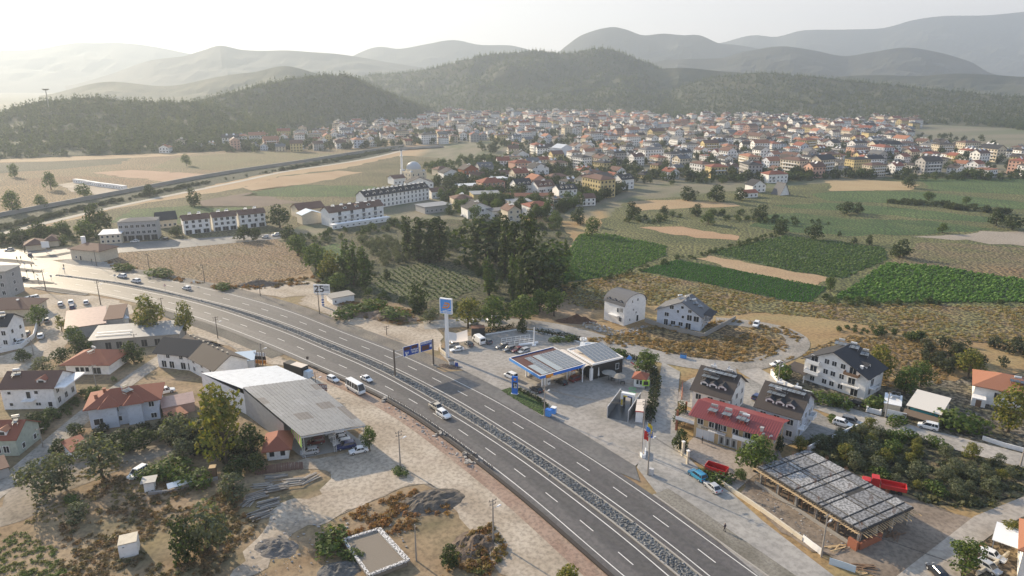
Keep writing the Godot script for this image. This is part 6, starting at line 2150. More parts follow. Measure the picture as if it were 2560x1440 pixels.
func rubble(called: String, label: String, pts: Array, n: int, size: Array) -> void:
	var w := W(pts)
	var lo := w[0]
	var hi := w[0]
	for p in w:
		lo = lo.min(p)
		hi = hi.max(p)
	var xs := []
	var cs := PackedColorArray()
	while xs.size() < n:
		var p := Vector2(U(lo.x, hi.x),U(lo.y, hi.y))
		if not Geometry2D.is_point_in_polygon(p, w): continue
		var s := lerpf(size[0], size[1], pow(rng.randf(),2.5))
		xs.append(Transform3D(Basis(Vector3(U(-1,1),U(-1,1),U(-1,1)).normalized(),U(0, TAU)).scaled(Vector3(s * U(0.7,1.8), s * 0.6, s)),Vector3(p.x, 0.15, p.y)))
		var g := U(0.2,0.5)
		cs.append(Color(g, g * 0.95, g * 0.9))
	many(called, label, "rubble", S.stone, vmat("stone",0.9), xs, cs)

func ridge_house(called: String, label: String, r0: Vector3, r1: Vector3, width: float, eave: float, wall: String, rm: String, over := 0.6, category := "house") -> Node3D:
	var u := (r1 - r0)
	var rise := r0.y - eave
	u.y = 0
	var n := u.normalized().cross(Vector3.UP)
	var a := Vector3(r0.x, 0, r0.z) + n * width / 2
	return house(called, label, a, a + u, width, eave, wall, "x", rise, rm, over, 0.5, category)
func left_side() -> void:
	var o: Node3D
	var b: MB
	var bx: Array
	o = ridge_house("long_house","white house with brown gabled roof running towards the warehouse",G(470,836,7.6),G(574,886,7.6),9.5,4.8,"white","shingle_brown",0.7)
	bx = o.get_meta("box")
	windows(o, "f", bx, 5,[0.9,3.2],1.1,1.2)
	windows(o, "r", bx, 3,[1.0],1.2,1.2)
	for i in 9: 
		b = MB.new()
		b.hexa(Transform3D(Basis(),Vector3(bx[1] * (i + 0.5) / 9,7.65,-4.75)),Vector3(0.5,0.3,0.4))
		part(o, "ridge_cap", b.mesh(),M.cream)
	o = house("long_house","white wing with dark roof and garden terrace facing left",G(398,918),G(506,930),8.5,5.2,"white","x",2.6,"shingle",0.9)
	bx = o.get_meta("box")
	for u in [2.0,4.6,8.4,10.8]: window(o, "f", bx, u, 0.3,1.5,2.0)
	for u in [3.6,8.0,10.8]: window(o, "f", bx, u, 3.3,1.1,1.3)
	windows(o, "l", bx, 2,[0.9,3.4],1.1,1.2)
	o = house("lean_to","white annexe with pale blue sheet roof below the long house",gp(533,907,3.2),gp(633,898,3.2),5.0,3.0,"white","lean",0.8,"metal_blue",0.3,0.5,"annexe")
	bx = o.get_meta("box")
	window(o, "l", bx, 2.5,1.0,0.9,1.3)
	var h := 5.4
	var P0 := gp(610,987, h)
	var P1 := gp(778,965, h)
	var P2 := gp(914,1062, h)
	var P3 := gp(752,1091, h)
	var Q0 := gp(503,935, h)
	var Q1 := gp(692,916, h)
	o = thing("warehouse","big open sided warehouse with grey sheet roof over parked cars","warehouse", P3)
	rng.seed = 51
	var shade := [mat("sheet_a",Color(0.25,0.25,0.25),0.6,0, S.stain, 0.05), mat("sheet_b",Color(0.29,0.29,0.285),0.6,0, S.stain, 0.05), mat("sheet_c",Color(0.34,0.335,0.33),0.55,0, S.stain, 0.05), mat("sheet_d",Color(0.20,0.185,0.175),0.65,0, S.stain, 0.05)]
	for i in 8:
		for j in 9:
			var A := P3.lerp(P2, j / 9.0).lerp(P0.lerp(P1, j / 9.0), i / 8.0)
			var B := P3.lerp(P2,(j + 1) / 9.0).lerp(P0.lerp(P1,(j + 1) / 9.0), i / 8.0)
			var C := P3.lerp(P2,(j + 1) / 9.0).lerp(P0.lerp(P1,(j + 1) / 9.0),(i + 1) / 8.0)
			var D := P3.lerp(P2, j / 9.0).lerp(P0.lerp(P1, j / 9.0),(i + 1) / 8.0)
			b = MB.new()
			for k in 4:      # corrugations
				var f := k / 4.0
				var g := (k + 1) / 4.0
				var y := Vector3(0, h + 0.25 * i + (0.05 if k % 2 else 0.0) + U(0,0.04),0)
				slab(b, [A.lerp(B, f) - P3 + y, A.lerp(B, g) - P3 + y, D.lerp(C, g) - P3 + y + Vector3(0,0.28,0), D.lerp(C, f) - P3 + y + Vector3(0,0.28,0)],0.04)
			part(o, "roof_sheet", b.mesh(), shade[1] if rng.randf() < 0.6 else shade[rng.randi() % 4])
	for q in [0.02,0.5,0.98]:
		b = MB.new()
		var c := P3.lerp(P2, q) - P3
		for s in [-0.25,0.25]: b.bar(c + Vector3(s, 0,0), c + Vector3(s, h, 0),0.1)
		for k in 8: b.bar(c + Vector3(-0.25, k * 0.65,0), c + Vector3(0.25, k * 0.65 + 0.6,0),0.06)
		part(o, "lattice_column", b.mesh(),M.galvanised)
	b = MB.new()
	b.bar(Vector3(0, h - 0.3,0), P2 - P3 + Vector3(0, h - 0.3,0),0.25)
	part(o, "eaves_beam", b.mesh(),M.galvanised)
	b = MB.new()
	var bw := P0.lerp(P1,0.0) - P3
	var be := P0.lerp(P1,1.0) - P3
	b.quad(bw, be, be + Vector3(0, h + 1.9,0), bw + Vector3(0, h + 1.9,0))
	b.quad(P0.lerp(P3,0.0) - P3, P0.lerp(P3,0.72) - P3, P0.lerp(P3,0.72) - P3 + Vector3(0, h, 0), P0 - P3 + Vector3(0, h + 1.5,0))
	part(o, "back_wall", b.mesh(),M.grey_wall)
	b = MB.new()
	var fl := [Vector3(0,0.09,0), P2 - P3 + Vector3(0,0.09,0), be + Vector3(0,0.09,0), bw + Vector3(0,0.09,0)]
	b.poly(fl)
	part(o, "floor", b.mesh(),M.concrete_wall)
	o = thing("warehouse","white roofed half of the warehouse nearer the road","warehouse", P0)
	b = MB.new()
	for j in 12:
		var A := P0.lerp(P1, j / 12.0) - P0
		var B := P0.lerp(P1,(j + 1) / 12.0) - P0
		var C := Q0.lerp(Q1,(j + 1) / 12.0) - P0
		var D := Q0.lerp(Q1, j / 12.0) - P0
		slab(b, [A + Vector3(0, h + 1.6,0), B + Vector3(0, h + 1.6,0), C + Vector3(0, h + 0.3,0), D + Vector3(0, h + 0.3,0)],0.08)
	part(o, "roof", b.mesh(),M.metal_white)
	b = MB.new()
	for k in [[P1, Q1],[Q1, Q0],[Q0, P0]]:
		var A: Vector3 = k[0] - P0
		var B: Vector3 = k[1] - P0
		b.quad(A, B, B + Vector3(0, h + 0.2,0), A + Vector3(0, h + 0.2,0))
	part(o, "wall", b.mesh(),M.white)
	o = thing("banner","green and pink striped banner hung at the warehouse corner","banner",gp(727,1055, h))
	b = MB.new()
	var e0 := Vector3.ZERO
	var e1 := P3 - gp(727,1055, h)
	slab(b, [e0 + Vector3(0, h - 2.4,0.3), e1 + Vector3(0, h - 2.6,0.3), e1 + Vector3(0, h - 0.2,0), e0 + Vector3(0, h + 0.3,0)],0.05)
	part(o, "cloth", b.mesh(),M.lime)
	for k in 4:
		b = MB.new()
		var f := 0.15 + 0.22 * k
		slab(b, [e0.lerp(e1, f) + Vector3(0, h - 2.3,0.36), e0.lerp(e1, f + 0.1) + Vector3(0, h - 2.35,0.36), e0.lerp(e1, f + 0.1) + Vector3(0, h - 0.2,0.1), e0.lerp(e1, f) + Vector3(0, h - 0.1,0.1)],0.03)
		part(o, "stripe", b.mesh(), mat("pink",Color(0.65,0.35,0.40),0.8))
	o = house("cottage","small white cottage with red hip roof beside the warehouse",G(668,1152),G(722,1146),7.0,2.6,"white","hip",2.0,"tile_red",0.9)
	windows(o, "f", o.get_meta("box"),2,[0.9],1.0,1.2)
	o = thing("box_lorry","lorry with a black sided box body beside the warehouse","lorry",G(748,940),-0.55)
	b = MB.new()
	b.hexa(Transform3D(Basis(),Vector3(-1.0,1.0,0)),Vector3(7.5,2.5,2.4))
	part(o, "box_body", b.mesh(),M.dark)
	b = MB.new()
	b.hexa(Transform3D(Basis(),Vector3(0.4,3.5,0)),Vector3(4.5,0.06,2.4))
	part(o, "roof", b.mesh(),M.fabric)
	b = MB.new()
	b.hexa(Transform3D(Basis(),Vector3(3.9,0.7,0)),Vector3(1.9,1.9,2.2),0.85)
	part(o, "cab", b.mesh(),M.metal_blue)
	for x in [-3.0,-1.8,3.6]:
		for z in [-0.95,0.95]: part(o, "wheel", S.tyre, M.rubber, T(Vector3(x, 0.45, z),0,Vector3.ONE * 1.4))
	o = house("red_roof_house","pale grey house with red hip roof and bays by the lane",G(229,1073),G(402,1046),9.0,5.4,"blue_wall","hip",2.4,"tile_red",0.9)
	bx = o.get_meta("box")
	window(o, "f", bx, 2.0,0.9,2.4,1.5)
	window(o, "f", bx, 6.2,1.1,1.0,1.2)
	window(o, "f", bx, 5.8,3.6,1.0,1.2)
	window(o, "f", bx, 13.4,3.6,1.1,1.3)
	window(o, "f", bx, 13.6,0.6,1.2,1.2)
	for x in [4.5,9.8]:
		b = MB.new()
		b.hexa(Transform3D(Basis(),Vector3(x, -0.1,0.5)),Vector3(3.2,5.5,1.0))
		var by := part(o, "bay", b.mesh(),M.blue_wall)
		b = MB.new()
		b.tri(Vector3(x - 2.3,5.4,1.6),Vector3(x + 2.3,5.4,1.6),Vector3(x, 7.4,-1.8))
		b.tri(Vector3(x + 2.3,5.4,1.6),Vector3(x + 2.3,5.4,-1),Vector3(x, 7.4,-1.8))
		b.tri(Vector3(x - 2.3,5.4,-1),Vector3(x - 2.3,5.4,1.6),Vector3(x, 7.4,-1.8))
		part(by, "roof", b.mesh(),M.tile_red)
	for q in [Vector3(1.5,6.2,-3.0),Vector3(3.2,6.9,-4.5)]: chimney(o, q, 1.2,"tile_orange")
	solar(on(o, Vector3(8.4,6.9,-2.6)), o.rotation.y + 0.7,2,"on the red hip roof of the grey bay house")
	o = house("red_roof_house","white two storey house with brown tiled roof and flat terrace",G(12,1024),G(143,1021),9.0,6.0,"white","x",2.6,"tile_brown",0.5)
	bx = o.get_meta("box")
	for q in [[2.0,4.2,0.8,0.7],[6.6,3.0,1.0,1.8],[8.6,4.2,0.9,0.8],[2.0,1.0,0.8,0.8],[8.6,1.0,1.2,0.8],[11.5,0.6,1.0,1.3]]: window(o, "f", bx, q[0], q[1], q[2], q[3])
	windows(o, "r", bx, 3,[1.0,3.8],1.1,1.5)
	dormer(o, T(Vector3(bx[1] * 0.74,6.4,-1.2)),2.2,1.0,2.4,"white","tile_red",0.6)
	b = MB.new()
	b.hexa(Transform3D(Basis(),Vector3(6.6,2.5,0.7)),Vector3(3.0,0.2,1.4))
	part(o, "porch", b.mesh(),M.white)
	b = MB.new()
	b.hexa(Transform3D(Basis(),Vector3(bx[1] + 1.5,5.6,-4.5)),Vector3(3.2,0.3,9.4))
	part(o, "terrace", b.mesh(),M.white)
	solar(on(o, Vector3(2.5,7.6,-3.2)), o.rotation.y + 0.4,2,"on the left end of the brown tiled terrace house")
	o = house("red_roof_house","low white house with red hip roof behind the lane pole",G(168,936),G(275,936),9.5,3.2,"white","hip",2.6,"tile_red",1.0)
	bx = o.get_meta("box")
	for u in [3.2,4.6,6.0]: window(o, "f", bx, u, 0.9,1.0,1.3)
	window(o, "f", bx, 8.6,0.2,2.4,1.9,"frame","dark")
	solar(on(o, Vector3(6.0,5.2,-3.0)), o.rotation.y - 0.5,1,"lying along the hip of the low white house")
	o = house("red_roof_house","old pale green house with red roof at the left edge",G(-50,1141),G(48,1139),8.0,4.2,"green_wall","x",2.6,"tile_red",0.4)
	bx = o.get_meta("box")
	window(o, "f", bx, bx[1] - 4.2,0.8,1.2,1.6)
	window(o, "f", bx, bx[1] - 2.4,0.8,1.2,1.6)
	windows(o, "r", bx, 2,[0.9],0.9,1.2)
	dormer(o, T(Vector3(bx[1] - 3.2,4.5,-0.7)),2.0,1.2,2.4,"white","tile_orange",0.5)
	solar(on(o, Vector3(bx[1] - 1.4,6.2,-3.0)),0.4,1,"with a steel tank on the old green house")
	o = house("shed","low shed with dull red sheet roof among the olives",gp(178,1128,2.2),gp(222,1112,2.2),5.0,2.1,"white","lean",0.7,"tile_red",0.3,0.5,"shed")
	o = house("shed","low dark red roof at the very left edge below the lane",gp(-60,1190,2.4),gp(20,1165,2.4),5.0,2.2,"grey_wall","lean",0.6,"tile_brown",0.2,0.5,"shed")
	o = house("shed","long shed with glaring pale red sheet roof by the cypresses",gp(405,1018,2.8),gp(485,1002,2.8),4.5,2.5,"pink_wall","lean",0.9,"metal_pink",0.2,0.5,"shed")
	(M.metal_pink as StandardMaterial3D).roughness = 0.35
	o = house("shed","lower shed with pale red roof in front of the long one",gp(428,1045,2.4),gp(468,1030,2.4),3.5,2.2,"pink_wall","lean",0.5,"tile_orange",0.2,0.5,"shed")
	o = house("workshop","workshop with pale pink sheet roof beside the junction yard",gp(163,820,4.2),gp(262,806,4.2),15.0,4.0,"grey_wall","lean",1.4,"metal_pink",0.4,0.5,"workshop")
	o = house("workshop","brown sheet roofed end of the pink workshop",gp(260,800,4.4),gp(306,795,4.4),13.0,4.4,"grey_wall","lean",1.0,"tile_brown",0.2,0.5,"workshop")
	o = house("workshop","lean-to with white sheet roof at the end of the workshop",gp(262,806,3.6),gp(320,792,3.6),5.0,3.2,"white","lean",0.9,"metal_white",0.3,0.5,"workshop")
	o = house("storehouse","long grey storehouse with pale sheet roof below the big tree",gp(222,849,3.8),gp(446,832,3.8),10.0,3.5,"concrete_wall","lean",1.2,"metal_grey",0.4,0.5,"storehouse")
	bx = o.get_meta("box")
	for u in [0.2,0.32,0.45,0.6,0.75]: window(o, "f", bx, bx[1] * u, 0.2,1.6,2.2,"concrete_wall","dark","door")
	for k in 2:
		b = MB.new()
		b.hexa(Transform3D(Basis(Vector3.RIGHT, 0.12),Vector3(6.0,4.15 + 0.22 * k, -2.5 - 1.8 * k)),Vector3(10.0,0.05,0.5))
		part(o, "skylight", b.mesh(),M.plastic_white)
	o = house("apartment_block","narrow grey apartment block at the left edge by the road",G(-60,746),G(27,744),9.0,10.5,"grey_wall","hip",1.2,"concrete_wall",0.5,0.5,"apartment block")
	bx = o.get_meta("box")
	for y in [1.2,4.4,7.6]:
		window(o, "f", bx, bx[1] - 5.0, y, 1.8,1.5)
		window(o, "f", bx, bx[1] - 2.0, y, 1.2,1.5)
		window(o, "r", bx, 4.0, y, 1.3,1.4)
	o = house("red_roof_house","low house with dark red hip roof at the left edge",G(-60,802),G(78,797),11.0,3.8,"cream","hip",2.6,"tile_brown",0.8)
	windows(o, "r", o.get_meta("box"),2,[1.0],1.1,1.2)
	chimney(o, Vector3(o.get_meta("box")[1] * 0.7,4.8,-4),1.2)
	o = house("white_villa","tall white house with dark roof at the left edge",G(-60,870),G(28,868),8.0,7.2,"white","x",2.6,"shingle",0.5)
	bx = o.get_meta("box")
	windows(o, "f", bx, 4,[1.0,4.0],1.2,1.4)
	windows(o, "r", bx, 2,[1.0,4.0],1.0,1.2)
	solar(on(o, Vector3(bx[1] - 2.5,8.8,-2.5)),0.3,2,"on the tall white house at the left edge")
	wall_run("garden_wall","white garden wall of the tall white house","wall",[0,882,55,870,85,845,95,810],1.5,0.25,"white")
	o = house("white_hut","small white cube hut in the dry scrub",G(300,1398),G(347,1387),3.0,2.6,"white","flat",0.12,"cream",0.02,0.5,"hut")
	window(o, "f", o.get_meta("box"),0.8,2.1,0.35,0.18,"white","dark","vent")
	o = house("privy","narrow white privy with a grey slab roof by the fence",G(362,1232),G(387,1228),1.8,2.2,"white","flat",0.1,"metal_grey",0.5,0.5,"hut")
	box_thing("privy","narrow brown cabin at the garden edge","hut",G(535,1192),Vector3(1.2,2.4,1.2),0.2,"wood","timber")
	o = frame_of("lean_shelter","white sheet shelter propped against the low stone wall","shelter",G(420,1230),G(468,1216))
	b = MB.new()
	slab(b, [Vector3(0,1.1,0.8),Vector3(4.6,1.1,0.8),Vector3(4.6,1.6,-0.6),Vector3(0,1.6,-0.6)],0.05)
	part(o, "sheet", b.mesh(),M.plastic_white)
	for x in [0.2,2.3,4.4]:
		b = MB.new()
		b.bar(Vector3(x, 0,0.7),Vector3(x, 1.1,0.7),0.08)
		part(o, "prop", b.mesh(),M.wood)
	wall_run("stone_wall","low rough stone wall below the garden","wall",[372,1236,420,1232,470,1217,545,1198],0.6,0.5,"rubble")
	box_thing("boat_hull","upturned pale boat lying under the garden trees","boat",G(314,1118),Vector3(3.6,0.7,1.2),0.1,"plastic_white","")
	var c := [G(922,1440,0.9),G(1018,1403,0.9),G(945,1323,0.9),G(857,1350,0.9)]
	o = thing("ruin_slab","abandoned concrete platform with peeling white rim","ruin",Vector3(c[0].x, 0, c[0].z))
	b = MB.new()
	var q := []
	for p in c: q.append(p - c[0] + Vector3(0,0.85,0))
	slab(b, q, 0.95)
	part(o, "platform", b.mesh(), mat("platform",Color(0.26,0.22,0.175),0.9,0, S.grain, 0.12))
	for k in 4:
		b = MB.new()
		var A: Vector3 = q[k]
		var B: Vector3 = q[(k + 1) % 4]
		var n := (B - A).cross(Vector3.UP).normalized() * -0.35
		var wd := 0.5 if k != 1 else 0.9
		slab(b, [A + n + Vector3(0,0.3,0), B + n + Vector3(0,0.3,0), B + n - n.normalized() * wd + Vector3(0,0.3,0), A + n - n.normalized() * wd + Vector3(0,0.3,0)] if (B - A).cross(-n).y > 0 else [A + n - n.normalized() * wd + Vector3(0,0.3,0), B + n - n.normalized() * wd + Vector3(0,0.3,0), B + n + Vector3(0,0.3,0), A + n + Vector3(0,0.3,0)],0.35)
		part(o, "rim", b.mesh(), mat("peeling",Color(0.66,0.64,0.62),0.85,0, noise_peel(),0.2))
	mound("earth_heap","dark earth heap with rusty bushes by the track",G(1075,1255),Vector3(15,1.8,9),[Color(0.10,0.085,0.07),Color(0.19,0.16,0.13)],0.4)
	mound("gravel_heap","grey gravel heap at the left of the ruined slab",G(690,1370),Vector3(9,1.2,6),[Color(0.13,0.12,0.11),Color(0.22,0.2,0.185)],-0.3)
	mound("gravel_heap","grey rubble heap below the ruined slab",G(850,1425),Vector3(8,1.2,5),[Color(0.11,0.11,0.105),Color(0.2,0.19,0.18)],0.2)
	mound("earth_heap","brown earth heap at the foot of the street lamp",G(1185,1360),Vector3(10,1.4,8),[Color(0.10,0.07,0.05),Color(0.2,0.15,0.11)],0.8)
	mound("earth_heap","pale earth bank by the stubble field's corner",G(650,712),Vector3(22,2.2,8),[Color(0.13,0.10,0.08),Color(0.24,0.19,0.15)],0.1)
	mound("earth_heap","brown spoil bank behind the far verge of the road",G(960,792),Vector3(30,2.4,9),[Color(0.14,0.10,0.07),Color(0.28,0.21,0.165)],-0.25)
	mound("earth_heap","bare earth heap at the entry of the fuel station",G(1125,917),Vector3(9,0.9,3.5),[Color(0.10,0.075,0.06),Color(0.2,0.15,0.12)],-0.4)
	rubble("rubble","pale stones scattered around the ruined slab",[640,1300,860,1290,1060,1300,1010,1380,820,1440,600,1440],260,[0.08,0.4])
	rubble("rubble","stones lying along the near edge of the road",[980,1010,1060,1068,1200,1175,1190,1185,1050,1080,960,1020],130,[0.1,0.5])
	rng.seed = 91
	var k2 := 0
	for r in [[640,1245,0.5,14,"M"],[690,1225,0.35,16,"M"],[735,1210,0.2,14,"M"],[672,1262,0.45,12,"M"],[620,1255,1.3,8,"M"],[770,1200,0.9,12,"M"],[690,1195,0.2,8,"M"],[655,1215,0.15,7,"M"],[650,1290,0.6,14,"M"]]:
		o = thing("timber_stack","heap of grey weathered poles in the timber yard, " + ["at its middle","right of its middle","at its right side","at its lower middle","leaning at its left side","at its far right end","at its upper edge","at its upper left","at its lowest corner"][k2],"timber",G(r[0], r[1]), r[2],"weathered timber heaps")
		k2 += 1
		for i in r[3]:
			b = MB.new()
			var z := U(-1.4,1.4)
			var y := 0.12 + 0.13 * int(i / 4.0)
			b.bar(Vector3(U(-2.4,-1.4), y, z),Vector3(U(1.4,2.6), y + U(-0.05,0.1), z + U(-0.5,0.5)),U(0.12,0.24),U(0.1,0.16))
			part(o, "pole", b.mesh(),[mat("grey_timber",Color(0.30,0.27,0.24),0.9), mat("grey_timber2",Color(0.20,0.185,0.17),0.9), mat("grey_timber3",Color(0.38,0.35,0.31),0.9)][rng.randi() % 3])
	o = thing("timber_stack","long brown stack of upright cut poles behind the timber yard","timber",G(700,1180),0.25)
	for i in 60:
		b = MB.new()
		var x := -5.0 + i * 0.165
		b.bar(Vector3(x, 0,U(-0.2,0.2)),Vector3(x + U(-0.1,0.1),1.1 + 0.5 * sin(i * 0.05) + U(-0.1,0.1),-0.9),0.13)
		part(o, "pole", b.mesh(), mat("brown_timber",Color(0.15,0.085,0.065),0.9))
	o = thing("edge_stakes","row of short dark stakes along the near road edge","stakes",Vector3.ZERO)
	var line_ := resample(curve([972,997,1020,1024,1065,1052,1110,1085,1160,1120,1195,1148],1.0),60)
	for i in 60:
		b = MB.new()
		b.bar(Vector3(line_[i].x, 0.05, line_[i].y),Vector3(line_[i].x + U(-0.08,0.08),U(0.85,1.1), line_[i].y + U(-0.08,0.08)),0.17)
		part(o, "stake", b.mesh(),M.pole_dark)
	line_ = resample(curve([1208,1158,1220,1167,1232,1176],1.0),7)
	o = thing("edge_stakes","last few dark stakes beyond the gap at the road edge","stakes",Vector3.ZERO)
	for i in 7:
		b = MB.new()
		b.bar(Vector3(line_[i].x, 0.05, line_[i].y),Vector3(line_[i].x + U(-0.08,0.08),U(0.85,1.1), line_[i].y),0.17)
		part(o, "stake", b.mesh(),M.pole_dark)
	for r in [[1172,1140,"kerb blocks dumped at the road edge, lower group"],[1180,1156,"kerb blocks stacked high beside the dirt track"],[1100,1086,"pale kerb blocks beside the stakes"],[960,1002,"pale slabs lying at the start of the stakes"]]:
		o = thing("block_pile", r[2],"blocks",G(r[0], r[1]),U(0,1),"dumped kerb blocks")
		for i in 7:
			b = MB.new()
			b.hexa(Transform3D(Basis(Vector3.UP, U(0, TAU)),Vector3(U(-1.2,1.2),0.05 + (0.35 if i > 4 else 0.0),U(-0.9,0.9))),Vector3(U(0.6,1.1),0.3,U(0.35,0.6)))
			part(o, "block", b.mesh(),M.kerbstone)
func noise_peel() -> Texture2D:
	if not S.has("peel"): S.peel = noise_tex(41,0.02,[[0.0,0.3],[0.38,0.4],[0.44,0.98],[1.0,1.0]],512, FastNoiseLite.TYPE_SIMPLEX, 5)
	return S.peel

func signs() -> void:
	var o: Node3D
	var b: MB
	var p := G(988,941)
	var q := G(1084,913)
	var h := 8.2
	var u := q - p
	o = thing("sign_gantry","steel gantry with blue direction signs over the road","road sign", p, atan2(-u.z, u.x))
	var w := u.length()
	for x in [0.0, w]:
		b = MB.new()
		b.tube(Vector3(x, 0,0),Vector3(x, h, 0),0.28,0.22,10)
		var po := part(o, "post", b.mesh(),M.pole_dark)
		b = MB.new()
		b.hexa(Transform3D(Basis(),Vector3(x, 0,0)),Vector3(1.0,0.3,1.0))
		part(po, "footing", b.mesh(),M.kerbstone)
	for y in [5.6,7.4]:
		b = MB.new()
		b.bar(Vector3(0, y, -0.1),Vector3(w, y, -0.1),0.14)
		part(o, "beam", b.mesh(),M.steel)
	for k in 2:
		var x0: float = [w * 0.22, w * 0.66][k]
		var x1: float = [w * 0.62, w * 0.97][k]
		var y0 := 5.2
		var hh := 3.0
		b = MB.new()
		b.hexa(Transform3D(Basis(),Vector3((x0 + x1) / 2, y0,0.15)),Vector3(x1 - x0, hh, 0.1))
		var pn := part(o, "sign_panel", b.mesh(),M.plastic_white)
		b = MB.new()
		b.hexa(Transform3D(Basis(),Vector3((x0 + x1) / 2, y0 + 0.08,0.17)),Vector3(x1 - x0 - 0.16, hh - 0.16,0.1))
		part(pn, "face", b.mesh(),M.sign_blue)
		var z := 0.26
		if k == 0:
			for s in [0.25,0.72]:
				b = MB.new()
				b.hexa(Transform3D(Basis(),Vector3(lerpf(x0, x1, s), y0 + hh - 1.15, z - 0.03)),Vector3((x1 - x0) * 0.36,0.85,0.04))
				part(pn, "brown_plate", b.mesh(),M.brown_dark)
			text(pn, "Kaş",0.55,T(Vector3(lerpf(x0, x1,0.22), y0 + 1.1, z)),"plastic_white")
			text(pn, "Fethiye",0.5,T(Vector3(lerpf(x0, x1,0.72), y0 + 1.5, z)),"plastic_white")
			text(pn, "Muğla",0.5,T(Vector3(lerpf(x0, x1,0.72), y0 + 0.85, z)),"plastic_white")
			text(pn, "↓",0.5,T(Vector3(lerpf(x0, x1,0.2), y0 + 0.4, z)),"plastic_white")
		else:
			b = MB.new()
			b.hexa(Transform3D(Basis(),Vector3((x0 + x1) / 2, y0 + hh - 0.75, z - 0.03)),Vector3((x1 - x0) * 0.85,0.5,0.04))
			part(pn, "white_plate", b.mesh(),M.plastic_white)
			text(pn, "Şehir Merkezi",0.36,T(Vector3((x0 + x1) / 2, y0 + hh - 0.5, z)),"sign_blue")
			b = MB.new()
			b.hexa(Transform3D(Basis(),Vector3(lerpf(x0, x1,0.42), y0 + 0.4, z - 0.03)),Vector3((x1 - x0) * 0.6,1.4,0.04))
			part(pn, "brown_plate", b.mesh(),M.brown_dark)
			text(pn, "➚",0.6,T(Vector3(lerpf(x0, x1,0.87), y0 + 1.2, z)),"plastic_white")
	p = G(806,992)
	o = thing("name_board","dark red name board on two posts at the warehouse corner","sign", p, -0.1)
	b = MB.new()
	b.hexa(Transform3D(Basis(),Vector3(0,1.8,0)),Vector3(3.0,1.8,0.12))
	var bd := part(o, "board", b.mesh(), mat("dark_red",Color(0.13,0.03,0.025),0.6))
	text(bd, "KEMER",0.75,T(Vector3(0,3.0,0.08)),"plastic_white")
	text(bd, "KERESTECİLİK",0.36,T(Vector3(0,2.25,0.08)),"plastic_white")
	for s in [-1.2,1.2]:
		b = MB.new()
		b.bar(Vector3(s, 0,-0.1),Vector3(s, 1.8,-0.1),0.12)
		part(o, "post", b.mesh(),M.steel)
	p = G(652,912)
	o = thing("billboard","slatted white and black billboard beside the dirt track","billboard", p, -0.15)
	for k in 3:
		b = MB.new()
		b.hexa(Transform3D(Basis(),Vector3(0,0.4 + 1.2 * k, 0)),Vector3(3.6,1.1,0.1))
		part(o, "panel", b.mesh(),[M.orange, M.dark, M.plastic_white][k])
	for i in 5:
		b = MB.new()
		b.bar(Vector3(-1.6 + i * 0.8,0,0.1),Vector3(-1.6 + i * 0.8,4.2,0.1),0.1)
		part(o, "slat", b.mesh(),M.rust)
	p = G(808,766)
	h = tall(p, 711)
	o = thing("billboard","white billboard with a big black 25 on one post","billboard", p, -0.05)
	b = MB.new()
	b.tube(Vector3.ZERO, Vector3(0, h - 3.2,0),0.42,0.42,10)
	var ps := part(o, "post", b.mesh(),M.plastic_white)
	for k in 3:
		b = MB.new()
		b.tube(Vector3(0,0.4 + k * 1.0,0),Vector3(0,0.9 + k * 1.0,0),0.44,0.44,10)
		part(ps, "band", b.mesh(),M.sign_blue)
	b = MB.new()
	b.hexa(Transform3D(Basis(),Vector3(0, h - 3.4,0)),Vector3(6.0,3.4,0.35))
	bd = part(o, "board", b.mesh(),M.plastic_white)
	text(bd, "25",2.6,T(Vector3(-0.9, h - 1.7,0.2)),"dark")
	for k in 4:
		b = MB.new()
		b.hexa(Transform3D(Basis(),Vector3(1.75, h - 0.8 - k * 0.55,0.19)),Vector3(1.9,0.28,0.03))
		part(bd, "small_print", b.mesh(),M.panel_grey)
	b = MB.new()
	b.hexa(Transform3D(Basis(),Vector3(0, h - 3.8,0.3)),Vector3(4.6,0.12,0.9))
	part(o, "catwalk", b.mesh(),M.steel)
	o = thing("billboard","white signboard on a post outside the roadside restaurant","billboard",G(117,632),0.2)
	b = MB.new()
	b.hexa(Transform3D(Basis(),Vector3(0,2.6,0)),Vector3(3.4,3.0,0.2))
	part(o, "board", b.mesh(),M.plastic_white)
	b = MB.new()
	b.bar(Vector3.ZERO, Vector3(0,2.6,0),0.2)
	part(o, "post", b.mesh(),M.steel)

